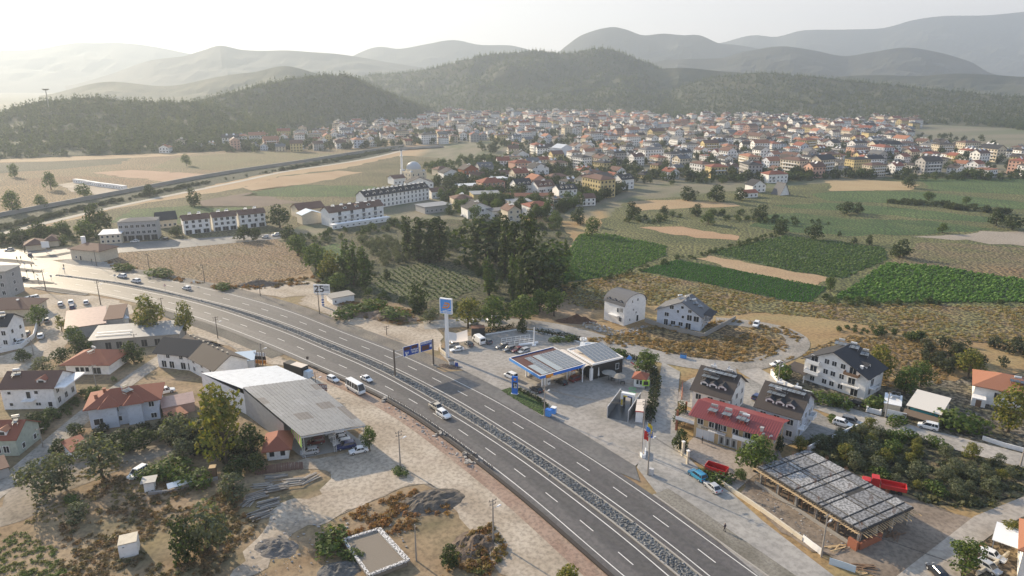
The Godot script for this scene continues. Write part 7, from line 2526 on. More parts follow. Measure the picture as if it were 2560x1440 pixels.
func far_windows(o: Node3D, face: String, n: int, floors: Array, w := 1.2, h := 1.3) -> void:
	windows(o, face, o.get_meta("box"), n, floors, w, h)
var built := []
func beyond_road() -> void:
	var o: Node3D
	var b: MB
	var bx: Array
	o = house("beige_building","beige roadside building with brown hip roof and white tower tank",G(180,649),G(252,656),10.0,5.2,"cream","hip",2.2,"tile_brown",0.8,0.5,"building")
	window(o, "f", o.get_meta("box"),3.0,1.0,0.8,1.0)
	window(o, "f", o.get_meta("box"),5.6,0.2,0.9,2.0,"cream","dark","door")
	b = MB.new()
	b.tube(Vector3(0.8,4.5,-7),Vector3(0.8,9.6,-7),1.0,1.0,12)
	part(o, "tower_tank", b.mesh(),M.plastic_white)
	o = house("concrete_block","three storey raw concrete block above an open ground floor",G(301,604),G(397,598),10.0,10.0,"grey_wall","hip",1.2,"shingle_grey",0.3,0.5,"building")
	far_windows(o, "f",7,[3.6,6.8],1.6,1.5)
	bx = o.get_meta("box")
	for i in 5: window(o, "f", bx, bx[1] * (i + 0.5) / 5,0.1,2.8,2.6,"concrete_wall","dark","bay_opening")
	o = house("annexe_building","low pale house with white sheet roof left of the concrete block",G(252,611),G(305,608),9.0,5.0,"cream","lean",0.8,"metal_white",0.5)
	far_windows(o, "f",4,[0.8,3.2],1.0,1.1)
	o = house("dark_gable_house","house with dark roof just right of the concrete block",G(396,572),G(444,567),9.0,5.0,"cream","x",3.6,"shingle",0.6)
	far_windows(o, "f",4,[1.0],1.2,1.3)
	var k := 0
	for r in [[462,587,528,580],[536,579,594,573],[602,572,666,565]]:
		o = house("row_house",["left","middle","right"][k] + " house of the white row with brown roofs by the minor road",G(r[0], r[1]),G(r[2], r[3]),9.0,8.0,"white","x",2.0,"tile_brown",0.5,0.5,"house","white row by the minor road")
		far_windows(o, "f",4,[3.4,5.9],1.4,1.5)
		bx = o.get_meta("box")
		for i in 3: window(o, "f", bx, bx[1] * (i + 0.5) / 3,0.1,3.0,2.2,"frame","dark","shopfront")
		for i in 2: solar(on(o, Vector3(bx[1] * (0.3 + 0.35 * i),9.6,-3.4)), o.rotation.y + PI, 2,["left","right"][i] + " one on the " + ["left","middle","right"][k] + " white row house", true, 0.5,"plastic_white")
		k += 1
	o = house("restaurant","low brown roofed roadside restaurant among trees",G(66,628),G(114,623),10.0,2.8,"cream","hip",2.2,"tile_brown",1.0,0.5,"restaurant")
	o = house("restaurant","smaller brown roofed wing of the roadside restaurant",G(114,618),G(148,615),9.0,3.0,"cream","hip",2.2,"tile_brown",0.8,0.5,"restaurant")
	o = house("hotel","white three storey hotel with brown roof behind the orchard",G(826,567),G(960,546),10.0,8.2,"white","x",2.8,"tile_brown",0.5,0.5,"hotel")
	bx = o.get_meta("box")
	far_windows(o, "f",9,[0.9,3.5],1.3,1.4)
	for i in 4: balcony(o, "f", bx, bx[1] * (0.18 + 0.22 * i),2.9,4.0,1.2,"steel", false)
	for i in 4: balcony(o, "f", bx, bx[1] * (0.18 + 0.22 * i),5.7,4.0,1.2,"steel", false)
	for i in 6: solar(on(o, Vector3(bx[1] * (0.12 + 0.15 * i),10.2,-3.6)), o.rotation.y + PI * 0.9,2,"on the white hotel, %s from the left" % ORD[i], true, 0.45,"plastic_white")
	for i in 3: dormer(o, T(Vector3(bx[1] * (0.3 + 0.22 * i),8.8,-1.2)),2.0,1.2,2.4,"white","tile_brown",0.5)
	o = house("hotel_wing","low white flat roofed wing in front of the hotel",G(832,574),G(976,553),4.0,2.4,"white","flat",0.15,"white",0.1,0.5,"annexe")
	far_windows(o, "f",10,[0.9],1.0,0.6)
	o = house("terrace_row","long white terrace with dark dormered roof full of solar heaters",G(915,525),G(1073,499),10.0,8.6,"white","x",3.2,"shingle",0.5,0.5,"terraced houses")
	bx = o.get_meta("box")
	far_windows(o, "f",16,[0.6,3.4,6.2],1.1,1.7)
	for i in 10: dormer(o, T(Vector3(bx[1] * (0.05 + 0.1 * i),9.0,-1.0)),2.0,1.2,2.6,"white","shingle",0.6)
	for i in 14: solar(on(o, Vector3(bx[1] * (0.04 + 0.07 * i),11.0,-4.2)), o.rotation.y + PI * 0.95,2,"on the long dark terrace, %s from the left" % ORD[i], true, 0.45,"plastic_white")
	o = house("hall","hall with pale blue vaulted roof left of the hotel",G(757,562),G(806,556),9.0,5.6,"cream","z",2.0,"metal_blue",0.4,0.5,"hall")
	o = house("hall","brown roofed restaurant hall behind the vaulted hall",G(748,545),G(812,537),12.0,5.0,"cream","x",3.0,"tile_brown",0.6,0.5,"hall")
	mosque()
	var rows := [
		[1207,487,1263,483,13,8.5,"pink_wall","hip",3.0,"tile_red","salmon apartment house with red hip roof"],
		[1184,511,1253,508,14,6.5,"yellow_wall","flat",0.3,"metal_grey","plain yellow hall with flat grey roof"],
		[1137,521,1183,518,12,6.0,"cream","hip",2.2,"tile_brown","cream house with brown roof left of the yellow hall"],
		[1292,491,1331,488,12,8.0,"white","x",3.8,"shingle","white house with tall dark roof right of the salmon house"],
		[1345,493,1387,489,12,7.5,"white","x",3.6,"tile_brown","white house with brown dormered roof, second right of the salmon house"],
		[1397,507,1442,504,11,9.0,"white","x",2.6,"shingle","white house with dark glazed front at the town edge"],
		[1331,452,1372,449,12,10.0,"white","z",4.0,"shingle","tall white gabled house with twin rows of dark windows"],
		[1110,454,1149,451,11,7.0,"white","z",3.0,"shingle","white balconied house right of the mosque"],
		[1160,453,1197,450,11,9.5,"brick","z",3.5,"shingle_brown","unrendered brick house right of the mosque"],
		[1199,441,1234,439,11,8.0,"grey_wall","x",3.5,"shingle_grey","grey house with dark roof behind the brick house"],
		[1287,433,1328,430,12,9.0,"pink_wall","hip",2.2,"tile_red","brick red apartment house among trees"],
		[1017,480,1084,477,11,6.5,"white","z",4.0,"shingle","wide white gabled house below the mosque"],
		[1170,547,1229,542,12,6.0,"white","z",3.4,"shingle","white gabled house with solar roof at the wood edge"],
		[1231,550,1277,546,10,5.0,"white","flat",0.3,"shingle_grey","low white flat roofed house at the wood edge"],
		[1270,563,1302,560,10,8.5,"cream","z",2.6,"tile_brown","narrow cream house with arched balcony behind the cypresses"],
		[1325,542,1381,537,12,6.0,"white","hip",2.2,"tile_red","white house with bright red roof at the wood edge"],
		[1256,504,1386,503,7,3.8,"cream","x",1.6,"tile_orange","long low cream sheds with tiled roof"],
		[1276,524,1331,521,12,4.5,"grey_wall","flat",0.2,"metal_grey","low hall with pale grey sheet roof"],
		[1063,535,1130,527,13,4.0,"grey_wall","flat",0.3,"metal_grey","hall with wide pale flat roof right of the hotel"],
		[1507,471,1534,469,10,8.0,"white","lean",3.0,"shingle","white house with one steep dark roof slope"],
		[1553,475,1584,472,11,8.0,"white","x",3.4,"shingle","white house with dark dormered roof by the green field"],
		[1450,443,1486,441,10,5.5,"white","hip",2.2,"tile_red","small white house with red hip roof in the trees"],
		[1377,460,1421,457,11,5.5,"cream","hip",2.2,"tile_brown","cream house with brown roof below the tall gabled one"],
		[1402,397,1430,394,14,11.0,"blue_wall","z",3.5,"metal_white","tall windowless pale blue house with white roof"],
		[1290,403,1323,401,10,6.5,"white","z",4.0,"shingle","white villa with dark mansard roof among trees"],
		[1881,482,1913,480,9,5.5,"white","z",3.6,"shingle","white gabled house at the edge of the green fields"],
		[1862,495,1894,493,8,3.6,"white","x",1.6,"tile_red","low white house with red roof beside the fields"],
		[1950,489,1973,487,8,0.8,"white","z",8.0,"shingle_grey","steep glass fronted cabin at the edge of the fields"],
		[1920,458,1968,456,11,7.0,"white","hip",2.4,"tile_red","white house with red roof before the sandy field"],
		[1242,470,1270,468,10,7.0,"white","flat",0.3,"metal_white","plain white block behind the salmon house"],
		[1080,497,1112,494,8,5.0,"white","x",2.0,"tile_brown","small brown roofed house at the end of the terrace"],
		[1150,480,1200,477,12,4.0,"grey_wall","flat",0.3,"metal_white","white roofed hall beside the car park"],
		[1096,440,1126,437,10,5.5,"cream","hip",2.2,"tile_brown","cream house with brown roof behind the mosque"],
		[985,462,1014,459,10,5.0,"white","x",2.0,"tile_brown","white house with brown roof left of the mosque"]]
	k = 0
	for r in rows:
		var hi: float = r[5]
		o = house("town_house", r[10],G(r[0], r[1]),G(r[2], r[3]), r[4], hi, r[6], r[7], r[8], r[9],0.5,0.5,"house","houses at the near edge of the town")
		bx = o.get_meta("box")
		for i in 5: built.append(V2(on(o, Vector3(bx[1] * i / 4.0,0,-float(r[4]) / 2))))
		var fl := []
		var y := 0.9
		while y + 1.6 < hi:
			fl.append(y)
			y += 2.9
		var n := int(clampf(bx[1] / 3.2,2,12))
		if k != 1 and k != 23: far_windows(o, "f", n, fl, 1.2,1.3)
		if k == 6: far_windows(o, "f",2,[10.2],1.0,1.2)
		if r[7] == "x" and hi > 6:
			for i in 3: dormer(o, T(Vector3(bx[1] * (0.22 + 0.28 * i), hi + 0.5,-1.0)),1.8,1.1,2.4,"white", r[9],0.5)
		if hi > 5.5 and k % 2 == 0 and r[7] != "lean":
			balcony(o, "f", bx, bx[1] * 0.25,2.9,3.4,1.2,"steel", false)
			solar(on(o, Vector3(bx[1] * 0.5, hi + (r[8] if r[7] != "flat" else 0.3) * 0.75,-float(r[4]) * 0.42)), o.rotation.y + PI, 3,"on the " + " ".join(Array(str(r[10]).split(" ")).slice(0,9)), true, 0.5,"plastic_white")
		k += 1
	var ci := 0
	for t in [[183,457,208,460],[209,461,222,463],[224,463,246,467],[248,467,280,471],[282,471,309,475]]:
		o = house("container_cabin",["first","second","third","fourth","last"][ci] + " from the left of the white cabins beyond the canal",G(t[0], t[1]),G(t[2], t[3]),3.0,2.8,"plastic_white","flat",0.1,"metal_white",0.1,0.5,"cabin","white cabins beyond the canal")
		far_windows(o, "f",4,[1.0],0.9,0.9)
		ci += 1
	var c := curve([-120,566,0,541,105,522,160,511,350,476,560,433,735,411,860,388,1010,367],12.0)
	b = MB.new()
	kerb(b, c, 0.8,2.6,-0.1)
	o = thing("canal_wall","long grey retaining wall along the far side of the canal","wall",Vector3.ZERO)
	part(o, "wall", b.mesh(),M.concrete_wall)
	b = MB.new()
	kerb(b, c, 1.1,0.25,2.5)
	part(o, "coping", b.mesh(),M.kerbstone)
	o = frame_of("bridge","flat concrete bridge where the canal reaches the town","bridge",G(990,377),G(1075,372))
	b = MB.new()
	b.hexa(Transform3D(Basis(),Vector3(30,0.6,-8)),Vector3(70,0.8,10))
	part(o, "deck", b.mesh(),M.concrete_wall)
	b = MB.new()
	for z in [-3.2,-12.8]: b.hexa(Transform3D(Basis(),Vector3(30,1.4, z)),Vector3(70,1.0,0.3))
	part(o, "parapet", b.mesh(),M.kerbstone)
	b = MB.new()
	for x in [8.0,30.0,52.0]: b.hexa(Transform3D(Basis(),Vector3(x, 0,-8)),Vector3(1.0,0.7,9))
	part(o, "pier", b.mesh(),M.concrete_wall)
	for q in [[121,256,222,990.0,"telecom mast with a wide head on the long left hill",5.0],[688,206,190,1390.0,"thin mast on the shoulder of the rounded hill",1.2]]:
		var p := P(q[0], q[1] + 6, q[3])
		var top := P(q[0], q[2], q[3])
		o = thing("mast", q[4],"mast", p)
		b = MB.new()
		b.tube(Vector3(0,-6,0),Vector3(0, top.y - p.y, 0),0.7,0.5,8)
		part(o, "shaft", b.mesh(),M.concrete_wall)
		b = MB.new()
		b.tube(Vector3(0, top.y - p.y - 2.0,0),Vector3(0, top.y - p.y, 0), q[5] * 0.5, q[5],10)
		part(o, "head", b.mesh(),M.concrete_wall)
func mosque() -> void:
	var o := frame_of("mosque","cream domed mosque with a slim minaret","mosque",G(1028,456),G(1066,452))
	var w := G(1028,456).distance_to(G(1066,452))
	var b := MB.new()
	b.hexa(Transform3D(Basis(),Vector3(w / 2,-0.1,-w / 2)),Vector3(w, 8.1, w))
	part(o, "wall", b.mesh(),M.cream)
	b = MB.new()
	b.tube(Vector3(w / 2,8,-w / 2),Vector3(w / 2,10,-w / 2), w * 0.44, w * 0.44,20)
	part(o, "drum", b.mesh(),M.cream)
	b = MB.new()
	var r := w * 0.42
	for j in 7:
		var a := PI / 2 * j / 7
		var c := PI / 2 * (j + 1) / 7
		b.tube(Vector3(w / 2,10 + sin(a) * r * 0.95,-w / 2),Vector3(w / 2,10 + sin(c) * r * 0.95,-w / 2), cos(a) * r, cos(c) * r + 0.001,20, false)
	part(o, "dome", b.mesh(), mat("dome",Color(0.42,0.43,0.44),0.5))
	for q in [Vector3(1.5,8,-1.5),Vector3(w - 1.5,8,-1.5),Vector3(w - 1.5,8,-w + 1.5),Vector3(1.5,8,-w + 1.5)]:
		b = MB.new()
		for j in 4: b.tube(q + Vector3(0, sin(PI / 8 * j) * 1.4,0), q + Vector3(0, sin(PI / 8 * (j + 1)) * 1.4,0), cos(PI / 8 * j) * 1.4, cos(PI / 8 * (j + 1)) * 1.4 + 0.001,12, false)
		part(o, "small_dome", b.mesh(),M.dome)
	for f in ["f","r","l"]: windows(o, f, [0.0, w, 0.0,-w],3,[1.5,4.8],1.0,1.8,"white")
	var m := Vector3(1.0,0,-w - 1.0)
	b = MB.new()
	b.hexa(Transform3D(Basis(), m),Vector3(2.4,9,2.4))
	b.tube(m + Vector3(0,9,0), m + Vector3(0,20,0),0.95,0.85,12)
	b.tube(m + Vector3(0,20,0), m + Vector3(0,24,0),0.7,0.65,12)
	var mi := part(o, "minaret", b.mesh(),M.white)
	b = MB.new()
	b.tube(m + Vector3(0,19.2,0), m + Vector3(0,20.1,0),0.9,1.5,12)
	part(mi, "gallery", b.mesh(),M.white)
	b = MB.new()
	b.tube(m + Vector3(0,24,0), m + Vector3(0,28,0),0.75,0.02,12)
	part(mi, "spire", b.mesh(),M.panel_grey)

var ORD := ["first","second","third","fourth","fifth","sixth","seventh","eighth","ninth","tenth","eleventh","twelfth","thirteenth","fourteenth","fifteenth","sixteenth","seventeenth","eighteenth","nineteenth","twentieth","twenty-first","twenty-second","twenty-third","twenty-fourth","twenty-fifth"]
func proto(type: String, st: int, w: float, d: float) -> Dictionary:
	var h := st * 2.9 + 0.3
	var rise := 0.3 if type == "flat" else d * 0.3 if type == "z" else w * 0.25 if type == "x" else 2.0
	rise = {"flat": 0.3,"hip": 2.0,"x": d * 0.3,"z": w * 0.28}[type]
	var n := Node3D.new()
	walls(n, "wall",-w / 2, w / 2, d / 2,-d / 2,-0.2, h + 0.2, null, type if type in ["x","z"] else "", rise)
	roof(n, type, -w / 2, w / 2, d / 2,-d / 2, h, rise, null, 0.5)
	var b := MB.new()
	for f in 4:
		var full := w if f % 2 == 0 else d
		var k := int(full / 2.8)
		for i in k:
			for s in st:
				var t := Transform3D(Basis(Vector3.UP, f * PI / 2),Vector3.ZERO).translated_local(Vector3((i + 0.5) / k * full - full / 2,0.9 + 2.9 * s, (d if f % 2 == 0 else w) / 2 + 0.02))
				b.hexa(t, Vector3(1.2,1.35,0.05))
	var e := MB.new()
	for s in range(1, st):
		e.hexa(Transform3D(Basis(),Vector3(0,2.9 * s - 0.1, d / 2 + 0.6)),Vector3(w * 0.7,0.14,1.2))
		e.hexa(Transform3D(Basis(),Vector3(0,2.9 * s, d / 2 + 1.15)),Vector3(w * 0.7,0.8,0.08))
	var g := MB.new()
	for i in 2:
		var p := Vector3(-w * 0.2 + i * w * 0.4, h + rise * 0.7,-d * 0.1)
		g.hexa(Transform3D(Basis(Vector3.RIGHT, -0.5), p + Vector3(0,0.5,0)),Vector3(2.2,0.1,1.9))
		g.hexa(Transform3D(Basis(), p + Vector3(0,1.3,0.9)),Vector3(1.7,0.55,0.55))
		g.bar(p, p + Vector3(0,1.3,0.9),0.1)
	var out := {"wall": n.get_child(0).mesh, "roof": n.get_child(1).mesh, "windows": b.mesh(),"balcony": e.mesh() if st > 1 else null, "heater": g.mesh(),"w": w, "d": d}
	n.free()
	return out
func to_px(p: Vector3) -> Vector2:
	var y := p.y - EYE
	var f := -y * sin(PITCH) - p.z * cos(PITCH)
	return Vector2(1280 + FL * p.x / f, 720 - FL * (y * cos(PITCH) - p.z * sin(PITCH)) / f)
func town() -> void:
	rng.seed = 2024
	var protos := []
	for t in [["x",2,11,9],["x",3,13,10],["hip",2,12,10],["hip",1,12,10],["hip",3,15,11],["z",2,10,11],["z",3,11,12],["flat",2,12,10],["x",4,18,11],["hip",4,20,12]]:
		protos.append(proto(t[0], t[1], t[2], t[3]))
	var types := ["gabled","gabled","hipped","hipped","hipped","gabled","gabled","flat","gabled","hipped"]
	var st := ["two","three","two","one","three","two","three","two","four","four"]
	var wl := ["white","white","white","white","white","white","white","cream","cream","blue_wall","grey_wall","pink_wall","white","cream","yellow_wall"]
	var wn := {"white": "white","cream": "cream","pink_wall": "salmon","blue_wall": "pale blue","yellow_wall": "yellow","grey_wall": "grey"}
	var rl := ["tile_brown","tile_red","shingle","tile_brown","shingle_brown","shingle_brown","shingle_grey","tile_red","tile_brown","tile_orange"]
	var rn := {"tile_brown": "brown","tile_red": "red","shingle": "dark","shingle_brown": "dark brown","shingle_grey": "grey","tile_orange": "orange"}
	var zones := [W([1255,425,1290,380,1220,340,1130,305,1105,278,1300,270,1500,283,1690,300,1900,290,2060,302,2290,316,2270,345,2330,372,2450,378,2600,382,2600,442,2300,442,2050,444,1900,446,1650,446,1560,460,1500,452,1420,440,1380,425]), W([400,383,470,366,560,357,700,348,850,322,1000,297,1110,290,1190,318,1270,345,1150,358,1040,362,900,370,760,380,620,376,520,374]), W([2170,302,2390,286,2410,300,2260,314,2180,312]), W([1090,470,1110,440,1210,425,1290,425,1420,440,1540,458,1560,480,1500,500,1450,520,1400,530,1330,552,1180,552,1120,540,1140,500])]
	var gaps := [W([1180,380,1330,362,1480,362,1470,372,1300,385]), W([1380,345,1480,342,1490,352,1390,356])]
	var cell := {}
	var spots := []
	for p in built:
		var c := Vector2i((p / 20.0).floor())
		if not cell.has(c): cell[c] = []
		cell[c].append(p)
	for z in zones.size():
		var lo: Vector2 = zones[z][0]
		var hi := lo
		for p in zones[z]:
			lo = lo.min(p)
			hi = hi.max(p)
		for i in int((hi.x - lo.x) * (hi.y - lo.y) / 90.0):
			var p := Vector2(U(lo.x, hi.x),U(lo.y, hi.y))
			if not Geometry2D.is_point_in_polygon(p, zones[z]): continue
			var bad := false
			for g in gaps: bad = bad or Geometry2D.is_point_in_polygon(p, g)
			if bad or nz(p.x, p.y, 0.16,4.0) < 0.2: continue
			var c := Vector2i((p / 20.0).floor())
			for u in range(-1,2):
				for v in range(-1,2):
					for e in cell.get(c + Vector2i(u, v),[]): bad = bad or e.distance_to(p) < 18.5
			if bad: continue
			if not cell.has(c): cell[c] = []
			cell[c].append(p)
			spots.append(p)
	spots.sort_custom(func(a, c): return a.y > c.y)
	print("town houses ", spots.size())
	var rest := MB.new()
	var each := []
	for i in spots.size():
		var p: Vector2 = spots[i]
		var k := rng.randi() % 8 if rng.randf() < 0.86 else 8 + rng.randi() % 2
		var d := {"p": Vector3(p.x, 0, p.y),"k": k, "yaw": (rng.randi() % 4) * PI / 2 + 0.35 + 0.5 * noise.get_noise_2d(p.x * 0.12, p.y * 0.12) + U(-0.08,0.08),"wall": wl[rng.randi() % wl.size()],"roof": rl[rng.randi() % rl.size()],"s": U(0.85,1.12)}
		if i < 300: each.append(d)
		else:
			var t := T(d.p, d.yaw, Vector3.ONE * d.s)
			var pr: Dictionary = protos[k]
			for q in [["wall",(M[d.wall] as StandardMaterial3D).albedo_color.srgb_to_linear() * 0.85],["roof",(M[d.roof] as StandardMaterial3D).albedo_color.srgb_to_linear() * 0.8],["windows",Color(0.03,0.035,0.045)],["heater",Color(0.5,0.52,0.55)]]:
				var arr: Array = (pr[q[0]] as ArrayMesh).surface_get_arrays(0)
				var vs: PackedVector3Array = arr[Mesh.ARRAY_VERTEX]
				var ns: PackedVector3Array = arr[Mesh.ARRAY_NORMAL]
				var col: Color = q[1]
				col.a = 1
				for j in vs.size():
					rest.v.append(t * vs[j])
					rest.n.append(t.basis.orthonormalized() * ns[j])
					rest.c.append(col)
	var ro := MeshInstance3D.new()
	ro.name = "far_town"
	ro.mesh = rest.mesh()
	ro.material_override = vmat("town",0.85)
	add_child(ro)
	tag(ro, "mass of small pale houses in the far part of the town","town","","stuff")
	for r in 20:
		var row := each.slice(r * 15, r * 15 + 15)
		row.sort_custom(func(a, c): return to_px(a.p).x < to_px(c.p).x)
		for i in row.size():
			var d: Dictionary = row[i]
			var o := thing("town_house","%s %s storey house, %s %s roof, %s from left in %s town row" % [wn[d.wall], st[d.k], rn[d.roof], types[d.k], ORD[i], ORD[r]],"house", d.p, d.yaw, "houses of the town")
			o.scale = Vector3.ONE * d.s
			var pr: Dictionary = protos[d.k]
			part(o, "wall", pr.wall, M[d.wall])
			part(o, "roof", pr.roof, M[d.roof])
			part(o, "windows", pr.windows, M.glass).set_meta("kind","stuff")
			if pr.balcony: part(o, "balcony", pr.balcony, M.white)
			if rng.randf() < 0.75: part(o, "solar_heater", pr.heater, M.plastic_white if rng.randf() < 0.5 else M.panel_grey)
	var tp := []
	var kk := 0
	while tp.size() < 2600 and kk < 40000:
		kk += 1
		var z: PackedVector2Array = zones[[0,0,1,3][kk % 4]]
		var q := z[rng.randi() % z.size()].lerp(z[rng.randi() % z.size()], rng.randf()).lerp(z[rng.randi() % z.size()], rng.randf() * 0.7)
		var bad := false
		var c := Vector2i((q / 20.0).floor())
		for u in range(-1,2):
			for v in range(-1,2):
				for e in cell.get(c + Vector2i(u, v),[]): bad = bad or e.distance_to(q) < 8.5
		if not bad: tp.append(q)
	tp.sort_custom(func(a, c): return a.y > c.y)
	var xs := []
	var cs := PackedColorArray()
	var gs := [Color(0.035,0.055,0.018),Color(0.055,0.08,0.024),Color(0.085,0.105,0.034)]
	each = tp.slice(0,120)
	for r in 8:
		var row := each.slice(r * 15, r * 15 + 15)
		row.sort_custom(func(a, c): return to_px(Vector3(a.x, 0, a.y)).x < to_px(Vector3(c.x, 0, c.y)).x)
		for i in row.size():
			tree(["broad","dark","broad","pine"][rng.randi() % 4],Vector3(row[i].x, 0, row[i].y),U(5,10),U(0.8,1.2),"tree between town houses, %s from left in the %s row of trees" % [ORD[i], ORD[r]],"trees between the town houses")
	for i in range(120, tp.size()):
		var s := U(4,10)
		xs.append(T(Vector3(tp[i].x, 0, tp[i].y),U(0, TAU),Vector3(s, s, s)))
		cs.append(gs[rng.randi() % 3])
	many("town_trees","dark green trees scattered through the far part of the town","trees", S.mid_tree, M.leaf_any, xs, cs)

func planting() -> void:
	rng.seed = 300
	trees([
		[375,838,735,1.0,"yellow","beside the storehouse, the bigger of the roadside pair"],
		[463,838,752,0.75,"yellow","beside the storehouse, the smaller of the roadside pair"],
		[565,1160,955,0.72,"yellow","towering in front of the warehouse roof"],
		[630,1130,1060,1.1,"dark","crowding the red roofed cottage"],
		[1420,1500,1412,0.9,"yellow","rising at the bottom edge of the picture"],
		[925,1128,1062,0.6,"broad","standing slim at the warehouse corner"],
		[1885,1180,1085,1.1,"broad","in front of the shop row's right end"],
		[1615,935,872,1.1,"broad","behind the kiosk at the lane corner"],
		[1700,1060,1003,0.7,"dark","at the left end of the shop row"],
		[1700,1125,1070,0.9,"dark","on the planter by the shop yard gate"],
		[2195,950,862,1.0,"yellow","behind the white apartment house"],
		[2260,985,915,1.1,"broad","right of the white apartment house"],
		[2300,965,900,1.0,"broad","between apartment house and pavilion"],
		[2420,945,872,1.1,"yellow","left of the pink roofed house"],
		[2520,1080,960,1.0,"yellow","big one beside the gravel drive at right"],
		[2410,1430,1345,1.0,"broad","beside the lower right street"],
		[2520,1350,1300,1.0,"yellow","behind the white carport"],
		[1170,820,742,1.1,"yellow","behind the station's shade shelter"],
		[1235,815,738,1.2,"broad","second behind the back street, left of the car"],
		[1305,810,735,1.2,"broad","third behind the back street"],
		[1385,790,720,1.0,"broad","at the right end of the orchard edge"],
		[1305,832,795,1.0,"dark","at the bend of the station hedge"],
		[1075,808,768,1.3,"olive","on the rubble bank left of the pole sign"],
		[1045,780,705,0.8,"dark","in front of the small striped field"],
		[967,698,672,1.0,"dark","standing alone in the small striped field"],
		[1062,715,698,0.9,"dark","small one at the edge of the striped field"],
		[845,725,680,1.4,"broad","left of the three poplars, low and wide"],
		[745,640,585,1.2,"broad","at the corner of the stubble field"],
		[790,680,605,1.1,"broad","along the stubble field, second from the road"],
		[825,700,625,1.0,"yellow","along the stubble field, nearest the poplars"],
		[700,570,510,1.1,"dark","right of the white row houses"],
		[720,600,560,1.2,"dark","above the stubble field's far corner"],
		[610,600,562,1.4,"dark","in front of the white row houses"],
		[640,600,568,1.2,"dark","by the minor road, right of its neighbour"],
		[440,590,562,1.4,"dark","between concrete block and white row"],
		[215,600,548,1.2,"broad","left of the low pale house"],
		[240,580,505,0.8,"dark","tall one behind the low pale house"],
		[265,570,520,0.8,"dark","shorter one behind the low pale house"],
		[105,600,545,1.0,"dark","behind the restaurant, right one"],
		[50,610,565,1.3,"dark","behind the restaurant, left one"],
		[160,590,550,1.1,"broad","behind the restaurant wing"],
		[485,515,468,0.9,"dark","on the canal track, halfway along"],
		[375,490,460,1.2,"dark","growing against the canal wall"],
		[35,532,475,1.0,"broad","in the tan field at far left, nearest the canal"],
		[105,520,485,1.1,"broad","in the tan field, second from far left"],
		[212,497,457,1.2,"broad","beside the container yard"],
		[128,475,428,0.9,"broad","left of the container yard"],
		[37,443,408,0.9,"broad","at the far edge of the tan plain"],
		[467,415,384,1.0,"broad","alone in the pale field under the hill"],
		[2250,643,598,1.3,"dark","big and round between two crop fields"],
		[2115,535,503,1.6,"dark","round clump on the upper field, left part"],
		[2145,533,506,1.3,"dark","round clump on the upper field, right part"],
		[1950,583,548,1.3,"dark","at the left of the dark crop field's top"],
		[2035,598,558,1.3,"dark","above the dark crop field"],
		[2098,590,577,1.2,"dark","small one above the dark crop field"],
		[2135,608,592,1.3,"dark","low one between the middle fields"],
		[2172,612,586,0.9,"dark","slender one between the middle fields"],
		[2075,725,690,1.0,"broad","at the end of the sandy strip"],
		[2320,505,477,1.3,"broad","on the upper green band, left one"],
		[2415,510,490,1.3,"broad","on the upper green band, right one"],
		[2270,470,440,1.2,"dark","at the tip of the sandy field"],
		[2355,582,556,1.2,"broad","on the edge of the grey ploughed field"],
		[2530,575,535,1.5,"dark","clump at the right edge of the fields"],
		[2490,565,525,1.2,"dark","left half of the clump at the right edge"],
		[1720,500,465,1.6,"dark","in the grove before the town, left"],
		[1790,503,460,1.5,"dark","in the grove before the town, middle"],
		[1850,500,468,1.4,"dark","in the grove before the town, right"],
		[1580,545,503,1.2,"dark","round one left of the sandy strips"],
		[1660,535,512,1.3,"dark","in the hedge above the sandy strips"],
		[1740,540,508,1.2,"dark","in the hedge above the sandy strips, farther right"],
		[1900,548,510,1.4,"dark","above the green field's left end"],
		[1770,560,528,1.4,"broad","at the yellow meadow's upper edge"],
		[1390,565,525,1.1,"broad","at the end of the wood by the town"],
		[1445,560,515,1.1,"dark","left of the dirt yard at the town edge"],
		[1480,590,540,1.0,"broad","behind the crop field's corner"],
		[1350,780,720,1.0,"broad","at the foot of the cypress group"]],"single trees in the fields and along the roads")
	trees([[868,700,592,1.0,"poplar","left of three beside the striped field"],[885,712,598,1.0,"poplar","middle of three beside the striped field"],[914,724,606,1.05,"poplar","right of three beside the striped field"],
		[1415,672,592,0.8,"poplar","standing alone before the crop field"],[1222,738,632,1.1,"poplar","pale one left of the cypress group"],[1282,752,630,0.9,"poplar","thin one before the cypress group"]],"poplars")
	trees([[1020,640,538,1.3,"cypress","at the left end of the dark tree row"],[1048,650,540,1.4,"cypress","second in the dark tree row"],[1075,655,545,1.5,"cypress","third in the dark tree row"],[1100,652,540,1.4,"cypress","at the right end of the dark tree row"],
		[1192,640,548,1.0,"cypress","at the left of the tall group"],[1215,650,535,1.6,"dark","broad one inside the tall cypress group"],[1240,655,540,1.0,"cypress","left of centre in the tall group"],[1262,690,535,1.0,"cypress","tallest left one of the tall group"],[1288,700,555,1.2,"cypress","in the middle of the tall group"],[1312,720,528,1.1,"cypress","tallest of the whole group"],[1330,700,550,1.1,"cypress","right of the tallest in the group"],[1345,740,625,1.3,"dark","leafy one at the right of the cypress group"],[1300,770,640,0.8,"cypress","nearest the back street in the group"],[1375,720,600,1.3,"broad","right flank of the cypress group"]],"cypress group")
